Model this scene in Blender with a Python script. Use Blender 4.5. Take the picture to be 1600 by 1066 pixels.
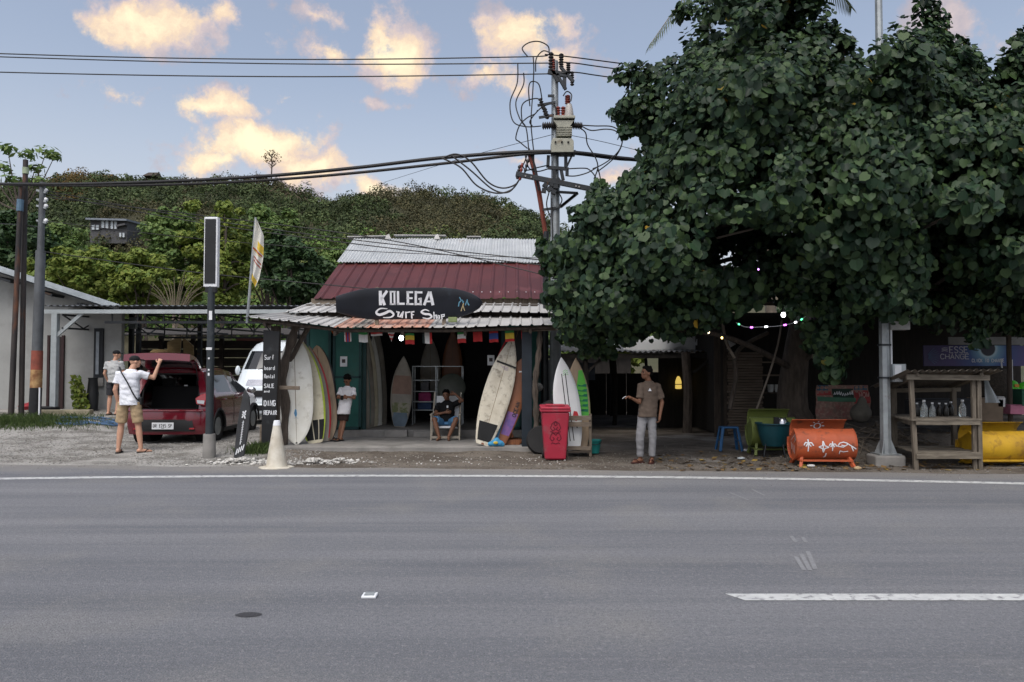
import bpy, bmesh, math, random
import numpy as np
from mathutils import Vector, Matrix, Euler, noise
random.seed(7); np.random.seed(7)
R = math.radians
S = bpy.context.scene
for o in list(bpy.data.objects): bpy.data.objects.remove(o)
COL = S.collection
# ------------------------------------------------------------------ camera
CAM_H, PITCH, FPX = 1.65, math.atan(40 / 1200), 1200.0
cam = bpy.data.cameras.new('camera'); cam_o = bpy.data.objects.new('camera', cam); COL.objects.link(cam_o)
cam.sensor_width = 36; cam.lens = 27; cam.clip_start = .05; cam.clip_end = 3000
cam_o.location = (0, 0, CAM_H); cam_o.rotation_euler = (math.pi / 2 + PITCH, 0, 0)
S.camera = cam_o
def at(x, y, d):
    """world point at depth Y=d (metres) for a photograph pixel"""
    u = (x - 800) / FPX; v = (533 - y) / FPX
    t = d / (math.cos(PITCH) - v * math.sin(PITCH))
    return Vector((u * t, d, CAM_H + t * (math.sin(PITCH) + v * math.cos(PITCH))))
# ------------------------------------------------------------------ light
SUN_EL, SUN_AZ = R(60), R(198)      # fill lamp added for sky glow, not the low sun; azimuth clockwise from +Y
sun = bpy.data.lights.new('sun', 'SUN'); sun.energy = 1.45; sun.angle = R(42); sun.color = (1.0, .97, .93)
sun_o = bpy.data.objects.new('sun', sun); COL.objects.link(sun_o)
sd = Vector((math.sin(SUN_AZ) * math.cos(SUN_EL), math.cos(SUN_AZ) * math.cos(SUN_EL), math.sin(SUN_EL)))
sun_o.rotation_euler = sd.to_track_quat('Z', 'Y').to_euler()
W = bpy.data.worlds.new('World'); S.world = W; W.use_nodes = True
def build_world():
    nt = W.node_tree; N = nt.nodes; L = nt.links; N.clear()
    out = N.new('ShaderNodeOutputWorld'); bg = N.new('ShaderNodeBackground'); bg.inputs[1].default_value = .115
    sky = N.new('ShaderNodeTexSky'); sky.sky_type = 'NISHITA'; sky.sun_disc = False
    sky.sun_elevation = SUN_EL; sky.sun_rotation = SUN_AZ; sky.air_density = 1.0; sky.dust_density = 4.0; sky.ozone_density = 1.6
    tc = N.new('ShaderNodeTexCoord')
    def vm(op, a, b=None):
        n = N.new('ShaderNodeVectorMath'); n.operation = op; L.new(a, n.inputs[0])
        if b is not None:
            if isinstance(b, (tuple, list, Vector)): n.inputs[1].default_value = b
            else: L.new(b, n.inputs[1])
        return n
    def m(op, a, b=None, clamp=False):
        n = N.new('ShaderNodeMath'); n.operation = op; n.use_clamp = clamp
        for i, q in enumerate((a, b)):
            if q is None: continue
            if isinstance(q, (int, float)): n.inputs[i].default_value = q
            else: L.new(q, n.inputs[i])
        return n.outputs[0]
    d = tc.outputs['Generated']
    # warp the direction a little so that cloud edges are ragged
    nz = N.new('ShaderNodeTexNoise'); nz.inputs['Scale'].default_value = 7; nz.inputs['Detail'].default_value = 7; nz.inputs['Roughness'].default_value = .62
    L.new(d, nz.inputs['Vector'])
    off = vm('SUBTRACT', nz.outputs['Color'], (.5, .5, .5)); off2 = vm('MULTIPLY', off.outputs[0], (.12, .12, .10))
    dw = vm('ADD', d, off2.outputs[0]).outputs[0]
    blobs = [(250,34,105,42,1),(205,8,62,28,1),(350,22,52,30,.75),(420,48,42,42,.6),(505,68,42,34,.85),(605,72,66,58,1),(612,118,48,30,.7),(490,6,70,18,.7),
             (822,72,84,48,1),(775,132,70,20,.75),(885,96,62,32,.7),(190,140,50,20,.6),(225,155,26,14,.6),(335,165,96,27,1),(450,160,20,12,.6),
             (585,170,58,18,.65),(395,232,112,46,1.1),(330,250,60,34,1),(485,272,105,32,1),(590,290,95,28,.95),(800,252,60,16,.6),(962,280,46,20,.6),
             (1495,45,95,60,.55),(1565,85,50,40,.5),(1440,20,60,30,.5),(620,222,30,14,.35),(1000,235,30,14,.4)]
    acc = None
    for (x, y, rx, ry, w) in blobs:
        c = at(x, y, 1.0) - Vector((0, 0, CAM_H)); c.normalize()
        s = vm('SUBTRACT', dw, tuple(c)); s = vm('MULTIPLY', s.outputs[0], (1200 / rx, 1200 / (rx + ry) * .8, 1200 / ry))
        ln = vm('LENGTH', s.outputs[0]).outputs['Value']
        q = m('SUBTRACT', 1.24, m('MULTIPLY', ln, .84)); q = m('MULTIPLY', m('MAXIMUM', q, 0.0), w)
        acc = q if acc is None else m('MAXIMUM', acc, q)
    # the same broken cloud goes on over the rest of the sky
    mp = vm('MULTIPLY', d, (1.0, 1.0, 2.2))
    nb = N.new('ShaderNodeTexNoise'); nb.inputs['Scale'].default_value = 2.6; nb.inputs['Detail'].default_value = 6; L.new(mp.outputs[0], nb.inputs['Vector'])
    sp = N.new('ShaderNodeSeparateXYZ'); L.new(d, sp.inputs[0])
    back = m('MULTIPLY', m('SUBTRACT', .62, sp.outputs['Y'], True), 2.0, True)
    gen = m('MULTIPLY', m('MULTIPLY', m('SUBTRACT', nb.outputs['Fac'], .5), 5.0, True), back)
    acc = m('MAXIMUM', acc, gen)
    nf = N.new('ShaderNodeTexNoise'); nf.inputs['Scale'].default_value = 13; nf.inputs['Detail'].default_value = 11; nf.inputs['Roughness'].default_value = .64
    L.new(d, nf.inputs['Vector'])
    dens = m('ADD', acc, m('MULTIPLY', m('SUBTRACT', nf.outputs['Fac'], .5), 3.0))
    mr = N.new('ShaderNodeMapRange'); mr.interpolation_type = 'SMOOTHSTEP'; L.new(dens, mr.inputs['Value'])
    mr.inputs['From Min'].default_value = .36; mr.inputs['From Max'].default_value = .82
    k = 1 / .115
    # lit faces cream, thin veils rose, undersides lavender grey
    ns = N.new('ShaderNodeTexNoise'); ns.inputs['Scale'].default_value = 11; ns.inputs['Detail'].default_value = 9; ns.inputs['Roughness'].default_value = .66
    sh = vm('ADD', dw, (.013, 0, .03)); L.new(sh.outputs[0], ns.inputs['Vector'])
    lit = N.new('ShaderNodeMapRange'); lit.interpolation_type = 'SMOOTHSTEP'; L.new(m('ADD', m('MULTIPLY', ns.outputs['Fac'], 1.3), m('MULTIPLY', acc, .62)), lit.inputs['Value'])
    lit.inputs['From Min'].default_value = .77; lit.inputs['From Max'].default_value = 1.46
    ramp = N.new('ShaderNodeValToRGB'); L.new(lit.outputs[0], ramp.inputs[0]); e = ramp.color_ramp.elements
    e[0].position = 0; e[0].color = (.40 * k, .365 * k, .41 * k, 1)
    e[1].position = 1; e[1].color = (.98 * k, .85 * k, .57 * k, 1)
    for po, c in ((.3, (.56, .47, .47)), (.62, (.79, .61, .44))):
        x = e.new(po); x.color = (c[0] * k, c[1] * k, c[2] * k, 1)
    # clear-sky tint: a touch of haze towards the horizon
    hs = N.new('ShaderNodeHueSaturation'); hs.inputs['Saturation'].default_value = SKY_SAT; hs.inputs['Value'].default_value = SKY_VAL; L.new(sky.outputs[0], hs.inputs['Color'])
    hz = N.new('ShaderNodeMapRange'); hz.interpolation_type = 'SMOOTHSTEP'; L.new(sp.outputs['Z'], hz.inputs['Value'])
    hz.inputs['From Min'].default_value = .38; hz.inputs['From Max'].default_value = .08; hz.inputs['To Max'].default_value = .6
    hm = N.new('ShaderNodeMix'); hm.data_type = 'RGBA'; L.new(hz.outputs[0], hm.inputs['Factor']); L.new(hs.outputs[0], hm.inputs['A']); hm.inputs['B'].default_value = (.56 * k, .575 * k, .62 * k, 1); hs = hm
    mx = N.new('ShaderNodeMix'); mx.data_type = 'RGBA'; L.new(m('MULTIPLY', mr.outputs[0], .93), mx.inputs['Factor'])
    L.new(hs.outputs['Result'], mx.inputs['A']); L.new(ramp.outputs[0], mx.inputs['B'])
    L.new(mx.outputs['Result'], bg.inputs[0]); L.new(bg.outputs[0], out.inputs[0])
SKY_SAT, SKY_VAL = .70, 1.3
build_world()
S.view_settings.view_transform = 'Standard'; S.view_settings.look = 'None'; S.view_settings.gamma = 1; S.view_settings.exposure = 0.35
S.render.engine = 'CYCLES'
# ------------------------------------------------------------------ helpers
def wm(o):
    M = o.matrix_parent_inverse @ o.matrix_basis
    return wm(o.parent) @ M if o.parent else o.matrix_basis.copy()
def par(o, p):
    o.parent = p; o.matrix_parent_inverse = wm(p).inverted()
def tag(o, label=None, cat=None, group=None, kind=None):
    if label: o['label'] = label
    if cat: o['category'] = cat
    if group: o['group'] = group
    if kind: o['kind'] = kind
    return o
def thing(name, label, cat, loc=(0, 0, 0), group=None):
    o = bpy.data.objects.new(name, None); COL.objects.link(o); o.location = loc; o.empty_display_size = .2
    return tag(o, label, cat, group)
def copy_tree(o, parent=None):
    c = o.copy(); COL.objects.link(c)
    if parent: c.parent = parent; c.matrix_parent_inverse = o.matrix_parent_inverse.copy()
    for ch in list(o.children): copy_tree(ch, c)
    return c
def frame(loc, ax, ay, az):
    M = Matrix.Identity(4)
    for i, a in enumerate((ax, ay, az)):
        for j in range(3): M[j][i] = a[j]
    for j in range(3): M[j][3] = loc[j]
    return M
class MB:
    def __init__(s): s.v = []; s.f = []; s.M = None
    def add(s, vs, fs):
        o = len(s.v)
        if s.M is not None: vs = [s.M @ Vector(p) for p in vs]
        s.v += [tuple(p) for p in vs]; s.f += [tuple(i + o for i in f) for f in fs]; return s
    def box(s, c, size, rot=None):
        x, y, z = (q / 2 for q in size); c = Vector(c)
        P = [Vector(p) for p in ((-x,-y,-z),(x,-y,-z),(x,y,-z),(-x,y,-z),(-x,-y,z),(x,-y,z),(x,y,z),(-x,y,z))]
        if rot is not None:
            m = rot if isinstance(rot, Matrix) else Euler(rot).to_matrix()
            P = [m @ p for p in P]
        return s.add([p + c for p in P], [(0,3,2,1),(4,5,6,7),(0,1,5,4),(1,2,6,5),(2,3,7,6),(3,0,4,7)])
    def beam(s, a, b, w, h, up=(0, 0, 1)):
        a = Vector(a); b = Vector(b); d = (b - a); L = d.length; d.normalize(); up = Vector(up)
        if abs(d.dot(up)) > .95: up = Vector((0, 1, 0))
        x = d.cross(up).normalized(); z = x.cross(d)
        m = Matrix((x, d, z)).transposed()
        return s.box((a + b) / 2, (w, L, h), m)
    def tube(s, pts, r, n=8, caps=True):
        pts = [Vector(p) for p in pts]; k = len(pts)
        rs = list(r) if isinstance(r, (list, tuple)) else [r] * k
        t0 = (pts[1] - pts[0]).normalized(); u = t0.orthogonal().normalized(); vs = []
        for i in range(k):
            t = (pts[min(i + 1, k - 1)] - pts[max(i - 1, 0)]).normalized()
            u = (u - t * u.dot(t)); u = u.normalized() if u.length > 1e-6 else t.orthogonal().normalized()
            w = t.cross(u)
            for j in range(n):
                a = 2 * math.pi * j / n; vs.append(pts[i] + (u * math.cos(a) + w * math.sin(a)) * rs[i])
        fs = [(i * n + j, i * n + (j + 1) % n, (i + 1) * n + (j + 1) % n, (i + 1) * n + j) for i in range(k - 1) for j in range(n)]
        if caps: fs += [tuple(range(n))[::-1], tuple((k - 1) * n + j for j in range(n))]
        return s.add(vs, fs)
    def cyl(s, a, b, r0, r1=None, n=12): return s.tube([a, b], [r0, r0 if r1 is None else r1], n)
    def capsule(s, a, b, r0, r1, n=12):
        a = Vector(a); b = Vector(b); d = (b - a); L = d.length
        if L < 1e-6: return s.ell(a, (r0, r0, r0))
        d.normalize(); P = []; rr = []
        for q in (-1, -.9, -.7, -.35, 0): P.append(a + d * q * r0); rr.append(max(1e-4, r0 * math.sqrt(1 - q * q)))
        for q in (0, .35, .7, .9, 1): P.append(b + d * q * r1); rr.append(max(1e-4, r1 * math.sqrt(1 - q * q)))
        return s.tube(P, rr, n)
    def ell(s, c, r, rot=None, n=14, m=9):
        c = Vector(c); vs = []; mt = Euler(rot).to_matrix() if rot is not None else None
        for i in range(m + 1):
            a = math.pi * i / m
            for j in range(n):
                b = 2 * math.pi * j / n
                p = Vector((r[0] * math.sin(a) * math.cos(b), r[1] * math.sin(a) * math.sin(b), r[2] * math.cos(a)))
                vs.append((mt @ p if mt else p) + c)
        return s.add(vs, [(i * n + j, (i + 1) * n + j, (i + 1) * n + (j + 1) % n, i * n + (j + 1) % n) for i in range(m) for j in range(n)])
    def lathe(s, prof, c=(0, 0, 0), n=20, M=None):
        c = Vector(c); vs = []; k = len(prof)
        for (r, z) in prof:
            for j in range(n):
                a = 2 * math.pi * j / n; p = Vector((r * math.cos(a), r * math.sin(a), z)); vs.append((M @ p if M else p) + c)
        fs = [(i * n + j, i * n + (j + 1) % n, (i + 1) * n + (j + 1) % n, (i + 1) * n + j) for i in range(k - 1) for j in range(n)]
        return s.add(vs, fs + [tuple(range(n))[::-1], tuple((k - 1) * n + j for j in range(n))])
    def prism(s, poly, t, M=None):
        n = len(poly); vs = [Vector((p[0], p[1], 0)) for p in poly] + [Vector((p[0], p[1], t)) for p in poly]
        if M is not None: vs = [M @ v for v in vs]
        return s.add(vs, [tuple(range(n))[::-1], tuple(range(n, 2 * n))] + [(i, (i + 1) % n, n + (i + 1) % n, n + i) for i in range(n)])
    def grid(s, fn, nu, nv):
        vs = [fn(i / nu, j / nv) for i in range(nu + 1) for j in range(nv + 1)]; w = nv + 1
        return s.add(vs, [(i * w + j, (i + 1) * w + j, (i + 1) * w + j + 1, i * w + j + 1) for i in range(nu) for j in range(nv)])
    def ribbon(s, pts, w, t, M=None):
        """flat painted stroke in local xy, thickness t along z"""
        pts = [Vector((p[0], p[1])) for p in pts]; n = len(pts)
        if n < 2: return s
        ws = w if isinstance(w, (list, tuple)) else [w] * n
        A = []; B = []
        for i in range(n):
            d = pts[min(i + 1, n - 1)] - pts[max(i - 1, 0)]
            d = d.normalized() if d.length > 1e-9 else Vector((1, 0))
            q = Vector((-d.y, d.x))
            k = 1.0
            if 0 < i < n - 1:
                d0 = (pts[i] - pts[i - 1]).normalized(); k = 1 / max(.5, Vector((-d0.y, d0.x)).dot(q))
            A.append(pts[i] + q * ws[i] / 2 * k); B.append(pts[i] - q * ws[i] / 2 * k)
        vs = [Vector((p.x, p.y, 0)) for p in A + B] + [Vector((p.x, p.y, t)) for p in A + B]
        if M is not None: vs = [M @ v for v in vs]
        fs = []
        for i in range(n - 1):
            a, b, c, d = i, i + 1, n + i + 1, n + i
            fs += [(2*n+a, 2*n+d, 2*n+c, 2*n+b), (a, b, c, d), (a, 2*n+a, 2*n+b, b), (d, c, 2*n+c, 2*n+d)]
        fs += [(0, n, 3*n, 2*n), (n-1, 3*n-1, 4*n-1, 2*n-1)]
        return s.add(vs, fs)
    def mesh(s, name, smooth=False):
        me = bpy.data.meshes.new(name); me.from_pydata(s.v, [], s.f)
        if smooth: me.polygons.foreach_set('use_smooth', [True] * len(me.polygons))
        me.update(); return me
    def build(s, name, mat, parent=None, smooth=False, bevel=0, fix=True):
        me = s.mesh(name, smooth)
        if fix:
            bm = bmesh.new(); bm.from_mesh(me); bmesh.ops.recalc_face_normals(bm, faces=bm.faces); bm.to_mesh(me); bm.free()
        o = bpy.data.objects.new(name, me); COL.objects.link(o)
        if mat: me.materials.append(mat)
        if parent: par(o, parent)
        if smooth:
            try: me.set_sharp_from_angle(angle=R(40))
            except Exception: pass
        if bevel:
            b = o.modifiers.new('bevel', 'BEVEL'); b.width = bevel; b.segments = 2; b.limit_method = 'ANGLE'
        return o
def remesh(mb, name, mat, voxel, parent=None, smooth_it=3):
    me = mb.mesh(name); o = bpy.data.objects.new(name + '_src', me); COL.objects.link(o)
    r = o.modifiers.new('r', 'REMESH'); r.mode = 'VOXEL'; r.voxel_size = voxel; r.use_smooth_shade = True
    if smooth_it:
        q = o.modifiers.new('s', 'SMOOTH'); q.iterations = smooth_it; q.factor = .5
    dg = bpy.context.evaluated_depsgraph_get(); dg.update()
    m2 = bpy.data.meshes.new_from_object(o.evaluated_get(dg)); m2.name = name
    bpy.data.objects.remove(o); m2.materials.clear(); m2.materials.append(mat)
    m2.polygons.foreach_set('use_smooth', [True] * len(m2.polygons))
    n = bpy.data.objects.new(name, m2); COL.objects.link(n)
    if parent: par(n, parent)
    return n
def curve_pts(P, n=8):
    """Catmull-Rom through points"""
    P = [Vector(p) for p in P]; out = []
    for i in range(len(P) - 1):
        p0 = P[max(i - 1, 0)]; p1 = P[i]; p2 = P[i + 1]; p3 = P[min(i + 2, len(P) - 1)]
        for k in range(n):
            t = k / n
            out.append(.5 * ((2 * p1) + (p2 - p0) * t + (2 * p0 - 5 * p1 + 4 * p2 - p3) * t * t + (3 * p1 - p0 - 3 * p2 + p3) * t ** 3))
    return out + [P[-1]]
def sag(a, b, s, n=24):
    a = Vector(a); b = Vector(b)
    return [a.lerp(b, i / n) - Vector((0, 0, s * 4 * (i / n) * (1 - i / n))) for i in range(n + 1)]
# stroke lettering on a unit cell
FONT = {
 'A': [[(0,0),(.5,1),(1,0)],[(.22,.36),(.78,.36)]], 'B': [[(0,0),(0,1),(.7,1),(.9,.8),(.7,.54),(0,.54)],[(.7,.54),(1,.3),(.75,0),(0,0)]],
 'C': [[(1,.82),(.7,1),(.25,1),(0,.7),(0,.3),(.25,0),(.7,0),(1,.18)]], 'D': [[(0,0),(0,1),(.6,1),(1,.7),(1,.3),(.6,0),(0,0)]],
 'E': [[(1,1),(0,1),(0,0),(1,0)],[(0,.5),(.8,.5)]], 'F': [[(1,1),(0,1),(0,0)],[(0,.52),(.8,.52)]],
 'G': [[(1,.85),(.7,1),(.25,1),(0,.7),(0,.3),(.25,0),(.75,0),(1,.2),(1,.5),(.55,.5)]], 'H': [[(0,0),(0,1)],[(1,0),(1,1)],[(0,.5),(1,.5)]],
 'I': [[(.5,0),(.5,1)]], 'K': [[(0,0),(0,1)],[(1,1),(0,.42)],[(.28,.58),(1,0)]], 'L': [[(0,1),(0,0),(1,0)]], 'N': [[(0,0),(0,1),(1,0),(1,1)]],
 'O': [[(.3,0),(0,.3),(0,.7),(.3,1),(.7,1),(1,.7),(1,.3),(.7,0),(.3,0)]], 'P': [[(0,0),(0,1),(.7,1),(1,.8),(.7,.48),(0,.48)]],
 'R': [[(0,0),(0,1),(.7,1),(1,.78),(.7,.5),(0,.5)],[(.5,.5),(1,0)]], 'S': [[(1,.85),(.7,1),(.3,1),(0,.78),(.25,.55),(.75,.46),(1,.22),(.7,0),(.3,0),(0,.15)]],
 'T': [[(0,1),(1,1)],[(.5,1),(.5,0)]], 'U': [[(0,1),(0,.25),(.3,0),(.7,0),(1,.25),(1,1)]], 'W': [[(0,1),(.25,0),(.5,.7),(.75,0),(1,1)]],
 '1': [[(.2,.8),(.55,1),(.55,0)],[(.2,0),(.9,0)]], '2': [[(0,.8),(.3,1),(.7,1),(1,.78),(.9,.5),(0,0),(1,0)]], '5': [[(.95,1),(.1,1),(.05,.55),(.6,.6),(1,.35),(.7,0),(.25,0),(0,.12)]],
 'a': [[(.1,.55),(.6,.62),(.85,.45),(.85,0)],[(.85,.35),(.3,.35),(.05,.18),(.3,0),(.85,.12)]], 'b': [[(0,1),(0,0),(.7,0),(.9,.3),(.7,.58),(0,.55)]],
 'd': [[(.9,1),(.9,0),(.2,0),(0,.3),(.2,.58),(.9,.55)]], 'e': [[(0,.3),(.9,.3),(.75,.58),(.25,.58),(0,.3),(.25,0),(.85,.06)]], 'f': [[(.9,.95),(.5,1),(.35,.8),(.35,0)],[(0,.58),(.8,.58)]],
 'h': [[(0,1),(0,0)],[(0,.45),(.5,.6),(.85,.45),(.85,0)]], 'l': [[(.4,1),(.4,0)]], 'n': [[(0,.6),(0,0)],[(0,.45),(.5,.6),(.85,.42),(.85,0)]], 'o': [[(.25,0),(0,.3),(.25,.6),(.65,.6),(.9,.3),(.65,0),(.25,0)]],
 'p': [[(0,.6),(0,-.35)],[(0,.55),(.7,.6),(.9,.3),(.7,0),(0,.04)]], 'r': [[(0,.6),(0,0)],[(0,.4),(.4,.6),(.8,.55)]], 't': [[(.4,.95),(.4,.1),(.8,0)],[(0,.62),(.8,.62)]], 'u': [[(0,.6),(0,.15),(.35,0),(.85,.15)],[(.85,.6),(.85,0)]]}
def text(mb, s, x, y, h, w, gap, sw, t, M):
    for ch in s:
        if ch == ' ': x += w + gap; continue
        for st in FONT.get(ch, []): mb.ribbon([(x + p[0] * w, y + p[1] * h) for p in st], sw, t, M)
        x += (w * (.35 if ch in 'l' else 1)) + gap
    return x
# ------------------------------------------------------------------ materials
def pmat(name, col, rough=.65, metal=0, col2=None, var=.25, scale=5, thr=(.35, .65), bump=.12, bscale=45, stretch=(1, 1, 1), spec=.4, col3=None, thr3=(.62, .7), scale3=2.5, coat=0, coords='Object', detail=5):
    m = bpy.data.materials.new(name); m.use_nodes = True; nt = m.node_tree; N = nt.nodes; L = nt.links
    b = N['Principled BSDF']; b.inputs['Roughness'].default_value = rough; b.inputs['Metallic'].default_value = metal
    b.inputs['Specular IOR Level'].default_value = spec; b.inputs['Coat Weight'].default_value = coat
    tc = N.new('ShaderNodeTexCoord'); mp = N.new('ShaderNodeMapping'); mp.inputs['Scale'].default_value = stretch; L.new(tc.outputs[coords], mp.inputs['Vector'])
    if col2 is None: col2 = tuple(c * (1 - var) for c in col)
    def layer(a, c2, sc, th, seed):
        n = N.new('ShaderNodeTexNoise'); n.inputs['Scale'].default_value = sc; n.inputs['Detail'].default_value = detail; n.inputs['Roughness'].default_value = .6
        ad = N.new('ShaderNodeVectorMath'); ad.inputs[1].default_value = (seed, seed * 1.7, -seed); L.new(mp.outputs[0], ad.inputs[0]); L.new(ad.outputs[0], n.inputs['Vector'])
        r = N.new('ShaderNodeMapRange'); r.inputs['From Min'].default_value = th[0]; r.inputs['From Max'].default_value = th[1]; L.new(n.outputs['Fac'], r.inputs['Value'])
        x = N.new('ShaderNodeMix'); x.data_type = 'RGBA'; L.new(r.outputs[0], x.inputs['Factor'])
        if isinstance(a, tuple): x.inputs['A'].default_value = (*a, 1)
        else: L.new(a, x.inputs['A'])
        x.inputs['B'].default_value = (*c2, 1); return x.outputs['Result']
    c = layer(col, col2, scale, thr, 0.0)
    if col3: c = layer(c, col3, scale3, thr3, 7.3)
    L.new(c, b.inputs['Base Color'])
    if bump:
        n = N.new('ShaderNodeTexNoise'); n.inputs['Scale'].default_value = bscale; n.inputs['Detail'].default_value = 4; L.new(mp.outputs[0], n.inputs['Vector'])
        bp = N.new('ShaderNodeBump'); bp.inputs['Strength'].default_value = bump; bp.inputs['Distance'].default_value = .02; L.new(n.outputs['Fac'], bp.inputs['Height']); L.new(bp.outputs[0], b.inputs['Normal'])
    return m
def leafmat(name, cols, rough=.45, trans=.2, attr=False, spec=.5):
    """foliage: one tint per leaf, a little light through it"""
    m = bpy.data.materials.new(name); m.use_nodes = True; nt = m.node_tree; N = nt.nodes; L = nt.links
    b = N['Principled BSDF']; b.inputs['Roughness'].default_value = rough; b.inputs['Specular IOR Level'].default_value = spec
    g = N.new('ShaderNodeNewGeometry'); r = N.new('ShaderNodeValToRGB'); L.new(g.outputs['Random Per Island'], r.inputs[0])
    el = r.color_ramp.elements; el[0].color = (*cols[0], 1); el[1].color = (*cols[-1], 1); el[1].position = 1
    for i, c in enumerate(cols[1:-1]):
        e = el.new((i + 1) / (len(cols) - 1)); e.color = (*c, 1)
    out = r.outputs[0]
    if attr:
        a = N.new('ShaderNodeAttribute'); a.attribute_name = 'tint'; x = N.new('ShaderNodeMix'); x.data_type = 'RGBA'; x.blend_type = 'MULTIPLY'; x.inputs['Factor'].default_value = 1
        L.new(out, x.inputs['A']); L.new(a.outputs['Color'], x.inputs['B']); out = x.outputs['Result']
    L.new(out, b.inputs['Base Color'])
    t = N.new('ShaderNodeBsdfTranslucent'); L.new(out, t.inputs[0]); mx = N.new('ShaderNodeMixShader'); mx.inputs[0].default_value = trans
    L.new(b.outputs[0], mx.inputs[1]); L.new(t.outputs[0], mx.inputs[2]); L.new(mx.outputs[0], N['Material Output'].inputs['Surface'])
    return m
def emit(name, col, s):
    m = bpy.data.materials.new(name); m.use_nodes = True; b = m.node_tree.nodes['Principled BSDF']
    b.inputs['Base Color'].default_value = (*col, 1); b.inputs['Emission Color'].default_value = (*col, 1); b.inputs['Emission Strength'].default_value = s; return m
def glassmat(name, col=(.01, .012, .014), rough=.06):
    m = bpy.data.materials.new(name); m.use_nodes = True; b = m.node_tree.nodes['Principled BSDF']
    b.inputs['Base Color'].default_value = (*col, 1); b.inputs['Roughness'].default_value = rough; b.inputs['Specular IOR Level'].default_value = .7; return m
MT = {}
MT['wood'] = pmat('weathered wood', (.20, .165, .125), .85, col2=(.10, .078, .058), scale=4, stretch=(6, 6, .8), bump=.4, bscale=14)
MT['woodx'] = pmat('weathered plank', (.24, .20, .155), .85, col2=(.13, .10, .075), scale=4, stretch=(.8, 6, 6), bump=.4, bscale=14)
MT['darkwood'] = pmat('dark old wood', (.075, .058, .045), .9, col2=(.035, .027, .022), scale=4, stretch=(5, 5, .7), bump=.5, bscale=12)
MT['brownwood'] = pmat('varnished brown wood', (.24, .09, .035), .5, col2=(.15, .055, .022), scale=5, stretch=(5, 5, .8), bump=.1)
MT['black'] = pmat('black paint', (.012, .013, .015), .55, var=.3, bump=.1, col3=(.04, .045, .05), thr3=(.6, .75), scale3=4)
MT['dsteel'] = pmat('dark painted steel', (.035, .04, .045), .5, .3, col2=(.02, .022, .025), col3=(.10, .055, .03), thr3=(.63, .72), scale3=5)
MT['galv'] = pmat('galvanised steel', (.36, .39, .40), .45, .55, col2=(.27, .29, .30), scale=6, bump=.06, col3=(.2, .15, .11), thr3=(.68, .8), scale3=3)
MT['white'] = pmat('white paint', (.72, .74, .76), .5, var=.12, bump=.05, col3=(.45, .44, .40), thr3=(.6, .8), scale3=3)
MT['whitepaint'] = pmat('white lettering paint', (.75, .77, .80), .6, var=.15, bump=.05)
MT['concrete'] = pmat('concrete', (.26, .25, .235), .9, col2=(.17, .165, .155), scale=2.2, bump=.35, bscale=30, col3=(.12, .115, .105), thr3=(.56, .7), scale3=1.1)
MT['skin_l'] = pmat('light skin', (.50, .28, .19), .55, var=.1, scale=12, bump=.04, spec=.35)
MT['skin_d'] = pmat('brown skin', (.20, .095, .055), .5, var=.14, scale=12, bump=.04, spec=.35)
MT['hair'] = pmat('black hair', (.006, .0055, .005), .85, var=.3, scale=30, bump=.8, bscale=60, spec=.1)
MT['rubber'] = pmat('black rubber', (.014, .014, .015), .75, var=.3, bump=.15)
MT['bark'] = pmat('tree bark', (.10, .08, .065), .95, col2=(.05, .04, .032), scale=5, stretch=(3, 3, .7), bump=.9, bscale=12)
MT['cable'] = pmat('black cable', (.012, .012, .013), .6, bump=0)
# ------------------------------------------------------------------ ground, road, hills
def sst(a, b, x):
    t = min(1, max(0, (x - a) / (b - a))); return t * t * (3 - 2 * t)
def edge_y(X): return 12.42 - .07 * max(-14, min(14, X)) + .12 * noise.noise((X * .8, 3, 0))
def line_y(X):
    X = max(-14, min(14, X)); return 11.63 - .035 * X - .0095 * X * X
def gz(X, Y):
    s = Y - (12.42 - .07 * max(-14, min(14, X)))
    z = -.05 + .055 * sst(-.5, .25, s)
    left = sst(-3.2, -5.0, X)
    z += left * (.10 * sst(.2, 3.2, s) + .02 * sst(3, 6, s) + .24 * sst(-8.6, -10.5, X) * sst(15.5, 20, Y) + .05 * sst(20, 26, Y))
    z += .05 * sst(1.0, 6, s) * (1 - left)
    m = sst(4.4, 6.4, X) * sst(13.0, 14.6, Y) * (1 - .3 * sst(18, 22, Y))
    z += .38 * m
    z += (.03 * noise.noise((X * .7, Y * .7, 1)) + .018 * noise.noise((X * 2.3, Y * 2.3, 4)) + (.05 * m + .006) * noise.noise((X * 5, Y * 5, 9))) * sst(.1, 1.5, s)
    return z
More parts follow.
